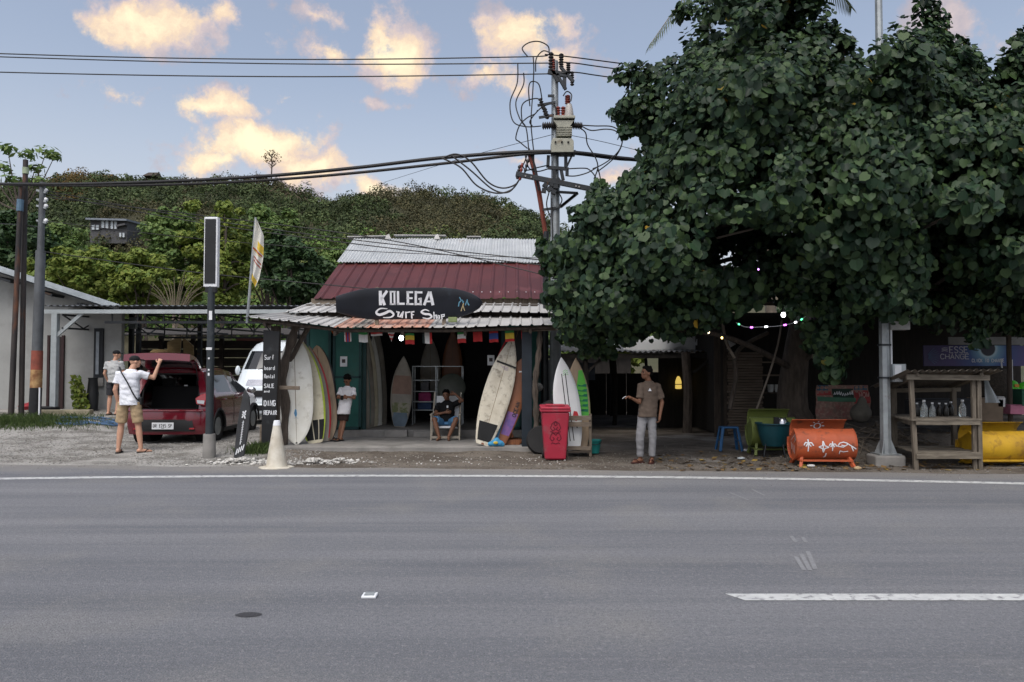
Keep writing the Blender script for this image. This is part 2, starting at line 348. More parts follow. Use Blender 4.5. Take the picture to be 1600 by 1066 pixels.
def position_mix_mat():
    """packed yard surface: pale coral gravel on the left, brown-grey dirt on the right"""
    m = bpy.data.materials.new('yard_surface'); m.use_nodes = True; nt = m.node_tree; N = nt.nodes; L = nt.links; b = N['Principled BSDF']
    b.inputs['Roughness'].default_value = .95; b.inputs['Specular IOR Level'].default_value = .2
    g = N.new('ShaderNodeNewGeometry'); P = g.outputs['Position']
    def nz(sc, det=6, off=0, st=(1, 1, 1)):
        mp = N.new('ShaderNodeMapping'); mp.inputs['Scale'].default_value = st; mp.inputs['Location'].default_value = (off, off, off); L.new(P, mp.inputs[0])
        n = N.new('ShaderNodeTexNoise'); n.inputs['Scale'].default_value = sc; n.inputs['Detail'].default_value = det; n.inputs['Roughness'].default_value = .65; L.new(mp.outputs[0], n.inputs['Vector']); return n.outputs['Fac']
    def rng(v, a, b_):
        r = N.new('ShaderNodeMapRange'); r.interpolation_type = 'SMOOTHSTEP'; r.inputs['From Min'].default_value = a; r.inputs['From Max'].default_value = b_; L.new(v, r.inputs['Value']); return r.outputs[0]
    def mix(f, a, b_):
        x = N.new('ShaderNodeMix'); x.data_type = 'RGBA'; L.new(f, x.inputs['Factor'])
        for k, q in (('A', a), ('B', b_)):
            if isinstance(q, tuple): x.inputs[k].default_value = (*q, 1)
            else: L.new(q, x.inputs[k])
        return x.outputs['Result']
    grav = mix(rng(nz(1.3, 9, 3, (.8, 1.1, 1)), .42, .6), (.30, .292, .272), (.145, .138, .124))
    grav = mix(rng(nz(26, 3), .55, .7), grav, (.10, .095, .085))
    grav = mix(rng(nz(40, 2, 5), .6, .7), grav, (.52, .52, .50))
    dirt = mix(rng(nz(1.1, 9, 9, (.8, 1.1, 1)), .4, .6), (.155, .135, .113), (.088, .074, .06))
    dirt = mix(rng(nz(30, 3, 2), .58, .7), dirt, (.055, .046, .037))
    dirt = mix(rng(nz(.55, 5, 20), .55, .68), dirt, (.235, .222, .205))
    sx = N.new('ShaderNodeSeparateXYZ'); L.new(P, sx.inputs[0])
    ad = N.new('ShaderNodeMath'); ad.operation = 'ADD'; L.new(sx.outputs['X'], ad.inputs[0])
    mu = N.new('ShaderNodeMath'); mu.operation = 'MULTIPLY_ADD'; L.new(nz(.8, 5, 31), mu.inputs[0]); mu.inputs[1].default_value = 3; mu.inputs[2].default_value = -1.5; L.new(mu.outputs[0], ad.inputs[1])
    c = mix(rng(ad.outputs[0], -4.9, -3.9), grav, dirt)
    L.new(c, b.inputs['Base Color'])
    bp = N.new('ShaderNodeBump'); bp.inputs['Strength'].default_value = .8; bp.inputs['Distance'].default_value = .03; L.new(nz(24, 6, 1), bp.inputs['Height']); L.new(bp.outputs[0], b.inputs['Normal'])
    return m
YARD = position_mix_mat()
def axis(segs):
    out = []
    for a, b, n in segs: out += [a + (b - a) * i / n for i in range(n)]
    return out + [segs[-1][1]]
def build_ground():
    xs = axis([(-400, -30, 8), (-30, -12, 36), (-12, 12, 320), (12, 30, 36), (30, 400, 8)]); ys = axis([(-300, -6, 6), (-6, 11, 12), (11, 19, 130), (19, 32, 60), (32, 60, 14)])
    mb = MB(); w = len(ys)
    vs = [(x, y, gz(x, y) if y > 10 else -.05) for x in xs for y in ys]
    fs = [(i * w + j, (i + 1) * w + j, (i + 1) * w + j + 1, i * w + j + 1) for i in range(len(xs) - 1) for j in range(w - 1)]
    mb.add(vs, fs); o = mb.build('ground', YARD, smooth=True, fix=False); tag(o, 'packed gravel and dirt ground beside the road', kind='structure')
build_ground()
def asphalt():
    m = bpy.data.materials.new('asphalt'); m.use_nodes = True; nt = m.node_tree; N = nt.nodes; L = nt.links; b = N['Principled BSDF']
    b.inputs['Roughness'].default_value = .82; b.inputs['Specular IOR Level'].default_value = .3
    g = N.new('ShaderNodeNewGeometry'); P = g.outputs['Position']
    def nz(sc, det=5, off=0, st=(1, 1, 1), ro=.6):
        mp = N.new('ShaderNodeMapping'); mp.inputs['Scale'].default_value = st; mp.inputs['Location'].default_value = (off, off * 2, 0); L.new(P, mp.inputs[0])
        n = N.new('ShaderNodeTexNoise'); n.inputs['Scale'].default_value = sc; n.inputs['Detail'].default_value = det; n.inputs['Roughness'].default_value = ro; L.new(mp.outputs[0], n.inputs['Vector']); return n.outputs['Fac']
    def rng(v, a, b_, lo=0, hi=1):
        r = N.new('ShaderNodeMapRange'); r.inputs['From Min'].default_value = a; r.inputs['From Max'].default_value = b_; r.inputs['To Min'].default_value = lo; r.inputs['To Max'].default_value = hi; L.new(v, r.inputs['Value']); return r.outputs[0]
    def mix(f, a, b_):
        x = N.new('ShaderNodeMix'); x.data_type = 'RGBA'; L.new(f, x.inputs['Factor'])
        for k, q in (('A', a), ('B', b_)):
            if isinstance(q, tuple): x.inputs[k].default_value = (*q, 1)
            else: L.new(q, x.inputs[k])
        return x.outputs['Result']
    c = mix(rng(nz(.45, 4, 0, (.12, 1, 1)), .35, .65), (.148, .154, .170), (.214, .217, .228))
    c = mix(rng(nz(1.5, 6, 4, (.06, 1, 1)), .42, .66, 0, .85), c, (.112, .118, .134))       # tyre-worn lanes run along the road
    c = mix(rng(nz(6, 5, 8, (.05, 1.2, 1)), .52, .75, 0, .4), c, (.24, .24, .245))
    c = mix(rng(nz(.8, 8, 14), .52, .7, 0, .5), c, (.225, .22, .208))
    c = mix(rng(nz(85, 3, 1), .54, .66, 0, .75), c, (.07, .072, .08))                      # stone chips
    c = mix(rng(nz(95, 3, 3), .58, .68, 0, .7), c, (.36, .36, .36))
    c = mix(rng(nz(30, 4, 21), .48, .62, 0, .42), c, (.10, .104, .114))
    c = mix(rng(nz(26, 4, 27), .55, .68, 0, .40), c, (.29, .29, .295))
    c = mix(rng(nz(9, 3, 5, (.7, 1.3, 1)), .76, .79, 0, .8), c, (.055, .055, .06))          # tar specks
    # dust creeping in from the verge
    sx = N.new('ShaderNodeSeparateXYZ'); L.new(P, sx.inputs[0])
    def ma(op, a, b_, cc=None):
        n = N.new('ShaderNodeMath'); n.operation = op
        for i, q in enumerate((a, b_, cc)):
            if q is None: continue
            if isinstance(q, (int, float)): n.inputs[i].default_value = q
            else: L.new(q, n.inputs[i])
        return n.outputs[0]
    e = ma('MULTIPLY_ADD', sx.outputs['X'], .06, sx.outputs['Y']); e = ma('ADD', e, ma('MULTIPLY_ADD', nz(1.4, 6, 2, (.5, 1.5, 1)), 1.6, -.8))
    c = mix(rng(e, 11.5, 12.35, 0, .75), c, (.225, .212, .192))
    L.new(c, b.inputs['Base Color'])
    bp = N.new('ShaderNodeBump'); bp.inputs['Strength'].default_value = .8; bp.inputs['Distance'].default_value = .02; L.new(nz(80, 5, 6), bp.inputs['Height']); L.new(bp.outputs[0], b.inputs['Normal'])
    return m
ASPH = asphalt()
def build_road():
    xs = axis([(-400, -20, 10), (-20, 20, 200), (20, 400, 10)])
    mb = MB(); vs = []
    for x in xs: vs += [(x, -5.5, 0), (x, 5, 0), (x, edge_y(x) - .3, 0), (x, edge_y(x) + .05 * noise.noise((x * 5, 0, 0)), -.002)]
    fs = [(i * 4 + j, (i + 1) * 4 + j, (i + 1) * 4 + j + 1, i * 4 + j + 1) for i in range(len(xs) - 1) for j in range(3)]
    mb.add(vs, fs); road = mb.build('road', ASPH, fix=False); tag(road, 'grey asphalt road with white edge line', kind='structure')
    lp = pmat('road paint', (.52, .53, .52), .75, col2=(.42, .43, .43), scale=9, bump=.3, col3=(.20, .20, .21), thr3=(.52, .64), scale3=16, coords='Object')
    mb = MB(); xs = axis([(-60, -14, 20), (-14, 14, 120), (14, 60, 20)])
    for a, b in zip(xs[:-1], xs[1:]):
        wa = .10 + .01 * noise.noise((a * 3, 1, 0)); wb = .10 + .01 * noise.noise((b * 3, 1, 0))
        mb.add([(a, line_y(a) - wa, .004), (b, line_y(b) - wb, .004), (b, line_y(b) + wb, .004), (a, line_y(a) + wa, .004)], [(0, 1, 2, 3)])
    mb.build('edge_line', lp, road)
    for x0, x1 in ((1.585, 6.6), (-9.4, -4.4 - .9), (12.5, 17.5)):
        mb = MB(); mb.add([(x0 + .06, 5.47, .004), (x1, 5.47, .004), (x1, 5.625, .004), (x0 - .04, 5.63, .004)], [(0, 1, 2, 3)])
        if x0 > 0: mb.build('lane_dash', lp, road)
    scuff = pmat('paint scuff', (.225, .23, .24), .8, col2=(.17, .172, .18), scale=30)
    for (x, y, dx, dy) in ((1252, 866, 14, 26), (1262, 862, 12, 28), (1243, 870, 14, 22), (1236, 838, 8, 10), (1254, 840, 6, 8), (1140, 770, 30, 12), (1175, 765, 20, 10)):
        a = at(x, y, 1); da = a - cam_o.location; a = cam_o.location + da * (CAM_H / -da.z)
        b = at(x + dx, y + dy, 1); db = b - cam_o.location; b = cam_o.location + db * (CAM_H / -db.z)
        n = Vector((b.y - a.y, a.x - b.x, 0)).normalized() * .018
        mb = MB(); mb.add([(a.x - n.x, a.y - n.y, .004), (b.x - n.x, b.y - n.y, .004), (b.x + n.x, b.y + n.y, .004), (a.x + n.x, a.y + n.y, .004)], [(0, 1, 2, 3)])
        mb.build('paint_scuff', scuff, road)
    # tar patch and the pale square stud
    c = Vector((-1.85 - .0, 5.16, 0)); c.x = (393 - 800) / 1200 * 5.16
    mb = MB(); P = [(c.x + .085 * math.cos(t) * (1 + .15 * noise.noise((t, 0, 0))), c.y + .05 * math.sin(t) * (1 + .3 * noise.noise((t * 2, 3, 0))), .004) for t in [i * math.pi / 10 for i in range(20)]]
    mb.add(P, [tuple(range(20))]); mb.build('tar_patch', pmat('tar', (.045, .045, .05), .8, bump=.6, bscale=60), road)
    s = thing('road_stud', 'pale square road stud lying flat on the near lane', 'road stud', ((580 - 800) / 1200 * 5.56, 5.56, 0))
    mb = MB(); mb.box(s.location + Vector((0, 0, .012)), (.105, .10, .02)); mb.build('housing', MT['white'], s, bevel=.006)
    for k in (-1, 1):
        mb = MB(); mb.box(s.location + Vector((0, k * .025, .024)), (.07, .03, .008)); mb.build('reflector', MT['galv'], s, bevel=.002)
build_road()
# ---- far hills
RIDGE = [(-900, 330), (-500, 310), (-200, 296), (0, 306), (60, 284), (100, 272), (170, 272), (240, 279), (330, 281), (400, 277), (440, 283), (480, 300), (510, 316), (540, 312), (570, 304), (610, 297), (650, 298), (700, 303), (740, 307), (780, 314), (810, 326), (840, 340), (870, 356), (900, 374), (950, 410), (1000, 440), (1200, 452), (1600, 452), (2100, 430), (2800, 440)]
def ridge_h(X):
    xp = 800 + X / 150 * 1200
    for (a, ya), (b, yb) in zip(RIDGE[:-1], RIDGE[1:]):
        if a <= xp <= b:
            t = (xp - a) / (b - a); y = ya + (yb - ya) * t; break
    else: y = RIDGE[0][1] if xp < 0 else RIDGE[-1][1]
    return 1.65 + (573 - y - 5) / 1200 * 150
def hill_z(X, Y):
    t = min(1, max(0, (Y - 44) / 106)); s = .75 * t + .25 * t * t
    z = ridge_h(X) * s
    if Y > 150: z = ridge_h(X) * max(.0, 1 - ((Y - 150) / 150) ** 1.3)
    z += (4.2 * noise.noise((X * .045, Y * .045, 2)) + .9 * noise.noise((X * .13, Y * .13, 5))) * t * (1 - t) * 3
    return z + .1 * min(1, t * 8) - .3
def build_hill():
    xs = axis([(-420, -130, 20), (-130, 130, 120), (130, 420, 20)]); ys = axis([(44, 160, 64), (160, 300, 14)]); w = len(ys); mb = MB()
    mb.add([(x, y, hill_z(x, y)) for x in xs for y in ys], [(i * w + j, (i + 1) * w + j, (i + 1) * w + j + 1, i * w + j + 1) for i in range(len(xs) - 1) for j in range(w - 1)])
    o = mb.build('hill_terrain', pmat('hill scrub ground', (.062, .058, .030), .95, col2=(.040, .045, .022), scale=.08, col3=(.10, .075, .045), thr3=(.5, .65), scale3=.05, bump=.6, bscale=1.5), smooth=True, fix=False)
    tag(o, 'wooded hillside rising behind the shops', kind='structure')
build_hill()
def leaf_quads(centres, normals, sizes, aspect=1.5, fold=0.0):
    """numpy: one diamond-ish leaf card per point -> verts, faces (as flat arrays)"""
    n = len(centres); nr = normals / np.maximum(1e-6, np.linalg.norm(normals, axis=1, keepdims=True))
    a = np.random.normal(size=(n, 3)); u = np.cross(nr, a); u /= np.maximum(1e-6, np.linalg.norm(u, axis=1, keepdims=True)); w = np.cross(nr, u)
    s = sizes[:, None]
    P = np.stack([centres - w * s * aspect * .5, centres + u * s * .5 + nr * s * fold, centres + w * s * aspect * .5, centres - u * s * .5 + nr * s * fold], axis=1)
    return P.reshape(-1, 3)
def quad_object(name, V, mat, parent=None, tint=None):
    n = len(V) // 4; me = bpy.data.meshes.new(name); me.vertices.add(4 * n); me.vertices.foreach_set('co', V.astype(np.float32).ravel())
    me.loops.add(4 * n); me.loops.foreach_set('vertex_index', np.arange(4 * n, dtype=np.int32)); me.polygons.add(n)
    me.polygons.foreach_set('loop_start', np.arange(0, 4 * n, 4, dtype=np.int32)); me.polygons.foreach_set('loop_total', np.full(n, 4, dtype=np.int32))
    if tint is not None:
        a = me.color_attributes.new('tint', 'FLOAT_COLOR', 'POINT'); c = np.ones((4 * n, 4), np.float32); c[:, :3] = np.repeat(tint, 4, axis=0); a.data.foreach_set('color', c.ravel())
    me.update(); me.validate(); me.materials.append(mat); o = bpy.data.objects.new(name, me); COL.objects.link(o)
    if parent: par(o, parent)
    return o
def rand_dirs(n):
    v = np.random.normal(size=(n, 3)); return v / np.linalg.norm(v, axis=1, keepdims=True)
def build_forest():
    Cs = []; Ns = []; Ss = []; Ts = []
    rng = random.Random(3); n = 0; tries = 0
    while n < 4600 and tries < 90000:
        tries += 1
        Y = 58 + 100 * rng.random() ** .8; xp = -260 + 1330 * rng.random(); X = (xp - 800) / 1200 * Y
        z = hill_z(X, Y)
        if xp > 930 and rng.random() < .6: continue
        if Y < 110 and 128 < xp < 212 and 300 < 573 - 1200 * (z + 2 - 1.65) / Y < 357: continue
        dry = noise.noise((X * .035, Y * .05, 11)) + .5 * noise.noise((X * .12, Y * .12, 3))
        r = rng.uniform(.8, 2.1) * (1.55 if Y < 85 else 1); h = r * rng.uniform(.75, 1.25)
        if Y > 146: r *= rng.uniform(.4, 1.0); h = r * rng.uniform(.6, 1.5)
        k = int(95 * (r / 2.0) ** 1.5) + 16
        d = rand_dirs(k); d[:, 2] = np.abs(d[:, 2]) * 1.1 - .25
        rad = np.random.uniform(.78, 1.06, (k, 1))
        c = np.array([X, Y, z + h * .55]) + d * rad * np.array([r, r, h])
        Cs.append(c); Ns.append(d + rand_dirs(k) * .38); Ss.append(np.random.uniform(.16, .36, k) * (1 + .15 * (Y > 105)) * (.8 if dry > .15 else 1))
        orange = (70 < xp < 170 and Y > 125 and rng.random() < .45)  # late-sun patch on the left ridge, put into the leaf tint
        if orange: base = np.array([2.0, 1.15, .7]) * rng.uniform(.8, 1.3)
        elif dry > .12: base = np.array([1.45, 1.2, 1.15]) * rng.uniform(.6, 1.4)
        else: base = np.array([.95, 1.12, .85]) * rng.uniform(.5, 1.9)
        if Y < 85: base = base * np.array([1.3, 1.6, 1.0])
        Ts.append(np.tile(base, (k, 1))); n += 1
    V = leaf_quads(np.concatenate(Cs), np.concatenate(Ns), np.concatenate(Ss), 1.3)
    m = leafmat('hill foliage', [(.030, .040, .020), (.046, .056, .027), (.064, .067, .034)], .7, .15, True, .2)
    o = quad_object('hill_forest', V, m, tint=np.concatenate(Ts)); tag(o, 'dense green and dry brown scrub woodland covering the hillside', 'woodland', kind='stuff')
build_forest()
# ------------------------------------------------------------------ the surf shop
TEAL = pmat('teal painted board', (.018, .115, .095), .5, col2=(.012, .085, .072), scale=3, bump=.08, col3=(.03, .075, .062), thr3=(.58, .75), scale3=2)
DTEAL = pmat('dark teal frame paint', (.010, .050, .052), .5, var=.3, bump=.08)
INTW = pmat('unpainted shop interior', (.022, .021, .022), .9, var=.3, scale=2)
REDROOF = pmat('maroon roof sheet', (.098, .021, .020), .5, .0, col2=(.074, .017, .016), scale=1.5, bump=.04, col3=(.15, .045, .045), thr3=(.6, .75), scale3=1.2)
ZINC = pmat('pale corrugated zinc', (.47, .49, .50), .55, .1, col2=(.37, .39, .40), scale=1.6, bump=.08, col3=(.30, .25, .21), thr3=(.64, .8), scale3=2.2)
ZINC2 = pmat('weathered white roof sheet', (.46, .455, .44), .65, .05, col2=(.36, .355, .345), scale=1.1, stretch=(1.3, .7, 1), bump=.08, col3=(.40, .38, .35), thr3=(.6, .78), scale3=2.5)
RUST = pmat('orange rusted roof sheet', (.50, .22, .14), .7, .0, col2=(.42, .30, .25), scale=1.6, stretch=(3, .6, 1), bump=.15, col3=(.22, .17, .14), thr3=(.56, .68), scale3=2.2)
MOSS = pmat('grey stained roof sheet', (.20, .19, .17), .75, .0, col2=(.33, .27, .23), scale=2, stretch=(3, .6, 1), bump=.15)
def corr(mb, a0, a1, b0, b1, n, amp, per_seg=4, sharp=False, curve=None):
    """corrugated sheet: eave a0->a1, ridge b0->b1, n waves, two-sided with thickness"""
    a0, a1, b0, b1 = map(Vector, (a0, a1, b0, b1)); nrm = (a1 - a0).cross(b0 - a0).normalized()
    if nrm.z < 0: nrm = -nrm
    def pt(u, v, k):
        base = (a0.lerp(a1, u)).lerp(b0.lerp(b1, u), v)
        ph = u * n % 1
        if sharp: h = max(0, 1 - abs(ph - .5) / .14) if abs(ph - .5) < .14 else 0; h = min(1, h * 1.6)
        else: h = math.sin(ph * 2 * math.pi) * .5
        z = curve(u, v) if curve else 0
        return base + nrm * (amp * h + k) + Vector((0, 0, z))
    ns = n * (16 if sharp else 8)
    if sharp:
        us = sorted(set([i / n for i in range(n + 1)] + [(i + q) / n for i in range(n) for q in (.36, .41, .5, .59, .64)]))
    else: us = [i / ns for i in range(ns + 1)]
    vs_ = [0, .5, 1] if curve is None else [0, .25, .5, .75, 1]
    for k in (0, -.0025):
        V = [pt(u, v, k) for u in us for v in vs_]; w = len(vs_)
        mb.add(V, [(i * w + j, (i + 1) * w + j, (i + 1) * w + j + 1, i * w + j + 1) for i in range(len(us) - 1) for j in range(w - 1)])
    return mb
def build_shop():
    sh = thing('surf_shop', 'teal fronted surf shop with maroon and zinc roof and open porch', 'shop', (-2, 17, 0))
    # --- floor
    mb = MB(); mb.box((-2.05, 16.05, -.03), (5.9, 2.3, .26)); f = mb.build('porch_slab', MT['concrete'], sh, bevel=.015)
    mb = MB(); mb.box((-2.0, 19.0, .10), (5.5, 3.9, .30)); mb.build('raised_floor', MT['concrete'], sh, bevel=.02)
    for (x, w, h) in ((-2.55, .5, .16), (-1.95, .42, .13), (.05, .6, .15)):
        mb = MB(); mb.box((x, 16.98, .10 + h / 2), (w, .16, h)); mb.build('step_block', MT['concrete'], sh, bevel=.015)
    # --- walls
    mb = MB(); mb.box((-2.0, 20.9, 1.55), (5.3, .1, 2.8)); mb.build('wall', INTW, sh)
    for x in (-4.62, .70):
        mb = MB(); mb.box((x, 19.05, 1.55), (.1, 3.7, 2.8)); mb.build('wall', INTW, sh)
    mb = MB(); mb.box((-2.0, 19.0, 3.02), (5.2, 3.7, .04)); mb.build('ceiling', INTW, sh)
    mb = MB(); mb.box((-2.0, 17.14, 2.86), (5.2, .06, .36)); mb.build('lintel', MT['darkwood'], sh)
    for k, (x0, x1) in enumerate(((-4.56, -4.02), (-3.98, -3.34), (-.15, .22), (.26, .64))):
        yy = 17.12
        if k < 2: yy = 17.08
        pn = MB(); pn.box(((x0 + x1) / 2, yy, 1.48), (x1 - x0, .05, 2.44)); p = pn.build('door_leaf', TEAL, sh)
        for (cx, cz, sx, sz) in ((x0 + .03, 1.48, .06, 2.44), (x1 - .03, 1.48, .06, 2.44), ((x0 + x1) / 2, .29, x1 - x0, .07), ((x0 + x1) / 2, 2.66, x1 - x0, .07), ((x0 + x1) / 2, 1.42, x1 - x0, .05)):
            q = MB(); q.box((cx, yy - .033, cz), (sx - .004, .02, sz - .004)); q.build('frame', DTEAL, p, bevel=.003)
    # wall posters with a small dark square in the middle
    for (px, py, d) in ((537, 565, 17.02), (767, 563, 17.06)):
        c = at(px, py, d); t = MB(); t.box(c, (.155, .006, .225)); t.build('poster', MT['whitepaint'], sh)
        t = MB(); t.box(c + Vector((0, -.006, .01)), (.075, .004, .08)); t.build('poster_print', pmat('grey print', (.12, .10, .10), .8, scale=60, var=.8), sh)
    # --- main roof: maroon sheets below, zinc sheets above
    E0, E1, T0, T1, P0, P1 = 17.45, 3.20, 19.95, 4.32, 22.1, 5.30
    xl, xr = -4.52, .86
    n = 9; w = (xr - xl) / n
    for i in range(n):
        a = xl + i * w; b = a + w + .02; mb = MB(); dz = random.uniform(-.008, .008) + (i % 2) * .006
        corr(mb, (a, E0, E1 + dz), (b, E0, E1 + dz), (a, T0 + .1, T1 + .045 + dz), (b, T0 + .1, T1 + .045 + dz), 2, .035, sharp=True); mb.build('maroon_sheet', REDROOF, sh, fix=False)
    n = 7; w = (xr + .1 - xl + .04) / n
    for i in range(n):
        a = xl - .04 + i * w; b = a + w + .04; mb = MB(); dz = .05 + (i % 2) * .01 + random.uniform(-.01, .012); sl = random.uniform(-.05, .05)
        corr(mb, (a, T0 - .04 + sl * .4, T1 + dz), (b, T0 - .04 + sl * .4, T1 + dz), (a, P0 + sl, P1 + dz), (b, P0 + sl, P1 + dz), 10, .028); mb.build('zinc_sheet', ZINC, sh, smooth=True, fix=False)
    mb = MB()
    corr(mb, (xl, 24.6, 4.35), (xr, 24.6, 4.35), (xl, P0 + .05, P1 + .05), (xr, P0 + .05, P1 + .05), 40, .028); mb.build('rear_roof', ZINC, sh, smooth=True, fix=False)
    for (x0, x1, z) in ((-4.75, -3.6, .1), (-3.4, -1.9, .13), (-1.3, -.9, .1)):
        mb = MB(); mb.box(((x0 + x1) / 2, P0 + .02, P1 + z), (x1 - x0, .26, .025), (random.uniform(-.1, .1), random.uniform(-.02, .02), random.uniform(-.06, .06))); mb.build('ridge_cap', ZINC2, sh)
    for x in (-3.55, -2.15):
        mb = MB(); mb.prism([(-.09, 0), (.09, 0), (.02, .16), (-.05, .12)], .02, frame((x, P0 - .2, P1 + .0), (1, 0, 0), (0, .3, .95), (0, -.95, .3))); mb.build('bent_flashing', ZINC2, sh)
    for gx in (xl + .02, xr - .06):
        gab = MB(); gab.add([(gx + q, y, z) for q in (0, .04) for (y, z) in ((17.6, 3.2), (24.5, 3.2), (22.1, 5.22))], [(0, 1, 2), (3, 5, 4), (0, 3, 4, 1), (1, 4, 5, 2), (2, 5, 3, 0)]); gab.build('gable', MT['concrete'], sh)
    mb = MB(); mb.box((-2.0, 17.58, 3.14), (5.2, .06, .14)); mb.build('fascia', MT['wood'], sh)
    mb = MB(); mb.box((xl + .33, 17.53, 3.08), (.66, .05, .16)); mb.build('fascia_board', MT['woodx'], sh)
    # a row of pale screw caps near the eave
    for i in range(18):
        x = -2.75 + i * .205
        if x > .75: break
        yy = E0 + .34; zz = E1 + .34 * (T1 - E1) / (T0 - E0)
        mb = MB(); mb.ell((x, yy, zz + .03), (.016, .016, .014), n=8, m=5); mb.build('screw_cap', MT['white'], sh, smooth=True)
    # --- porch roof, upper tier
    up = lambda u: .02 * math.sin(u * 9)
    n = 7; x0, x1 = -4.75, .84; w = (x1 - x0) / n
    for i in range(n):
        a = x0 + i * w; b = a + w + .03; dz = .012 * (i % 2) + random.uniform(-.012, .012); mb = MB()
        A = at(435, 484, 16.0).z if i == 0 else 2.76
        corr(mb, (a, 15.95, 2.78 + dz), (b, 15.95, 2.77 + dz), (a + .05, 17.6, 3.10 + dz), (b + .05, 17.6, 3.10 + dz), 4, .032, sharp=True); mb.build('upper_porch_sheet', ZINC2, sh, fix=False)
    # --- porch roof, lower tier (sagging eave, patched with rusted sheets)
    mats = [ZINC2, ZINC2, RUST, MOSS, RUST, RUST, ZINC2, ZINC2, ZINC2]
    xs = [-5.12, -4.35, -3.42, -3.05, -2.80, -2.2, -1.62, -.8, .05, .90]
    def ez(x): return 2.60 - .21 * sst(-5.15, -3.2, x) + .06 * sst(-1.2, .9, x)
    for i in range(9):
        a, b = xs[i], xs[i + 1] + .02; mb = MB(); dz = .008 * (i % 2)
        corr(mb, (a, 14.62, ez(a) + dz), (b, 14.62, ez(b) + dz), (a + .02 + (.3 if i == 0 else 0), 16.25, max(2.70, ez(a) + .2) + dz), (b + .02, 16.25, 2.70 + dz), max(2, round((b - a) / .2)), .03, sharp=True)
        mb.build('lower_porch_sheet', mats[i], sh, fix=False)
    # purlins and rafters of the porch
    mb = MB(); mb.tube([(-5.0, 14.74, ez(-5) - .05), (-3.2, 14.74, ez(-3.2) - .05), (-1.2, 14.74, ez(-1.2) - .05), (.84, 14.74, ez(.84) - .05)], .035, 6); mb.build('eave_purlin', MT['darkwood'], sh)
    mb = MB(); mb.beam((-4.9, 16.1, 2.62), (.84, 16.1, 2.62), .06, .09); mb.build('purlin', MT['darkwood'], sh)
    for x in (-4.75, -3.4, -2.1, -.9, .35):
        mb = MB(); mb.beam((x, 14.7, ez(x) - .11), (x, 17.5, 2.86), .05, .09); mb.build('rafter', MT['darkwood'], sh)
    # posts: painted slab post at left, dark post and driftwood trunks at right
    mb = MB(); mb.box((-4.62, 15.02, 1.24), (.16, .14, 2.40)); mb.build('post', MT['darkwood'], sh, bevel=.01)
    mb = MB(); mb.tube(curve_pts([(-4.56, 15.3, .02), (-4.5, 15.3, .8), (-4.56, 15.28, 1.5), (-4.40, 15.25, 2.1), (-4.28, 15.2, 2.46)], 5), [.085 + .02 * math.sin(i * 1.3) for i in range(21)], 9); mb.build('driftwood_post', MT['bark'], sh, smooth=True)
    mb = MB(); mb.tube(curve_pts([(-4.48, 15.5, 1.75), (-4.25, 15.4, 2.15), (-4.05, 15.3, 2.44)], 5), .05, 8); mb.build('driftwood_brace', MT['bark'], sh, smooth=True)
    mb = MB(); mb.box((.29, 15.0, 1.22), (.20, .15, 2.36)); mb.build('post', pmat('blue black post paint', (.012, .020, .030), .55, var=.3, bump=.1), sh, bevel=.01)
    mb = MB(); mb.tube(curve_pts([(.44, 14.82, -.02), (.47, 14.85, .6), (.45, 14.85, 1.3), (.52, 14.9, 1.9), (.55, 14.95, 2.4)], 6), [.055 + .012 * math.sin(i * 1.9) for i in range(25)], 8); mb.build('driftwood_post', MT['bark'], sh, smooth=True)
    mb = MB(); mb.beam((.2, 14.9, 2.37), (.95, 14.75, 2.40), .05, .10); mb.build('corner_beam', MT['wood'], sh)
    # dark frame inside the opening
    for x in (-3.3, -.2):
        mb = MB(); mb.box((x, 17.2, 1.5), (.08, .08, 2.5)); mb.build('door_post', DTEAL, sh)
    return sh
SHOP = build_shop()
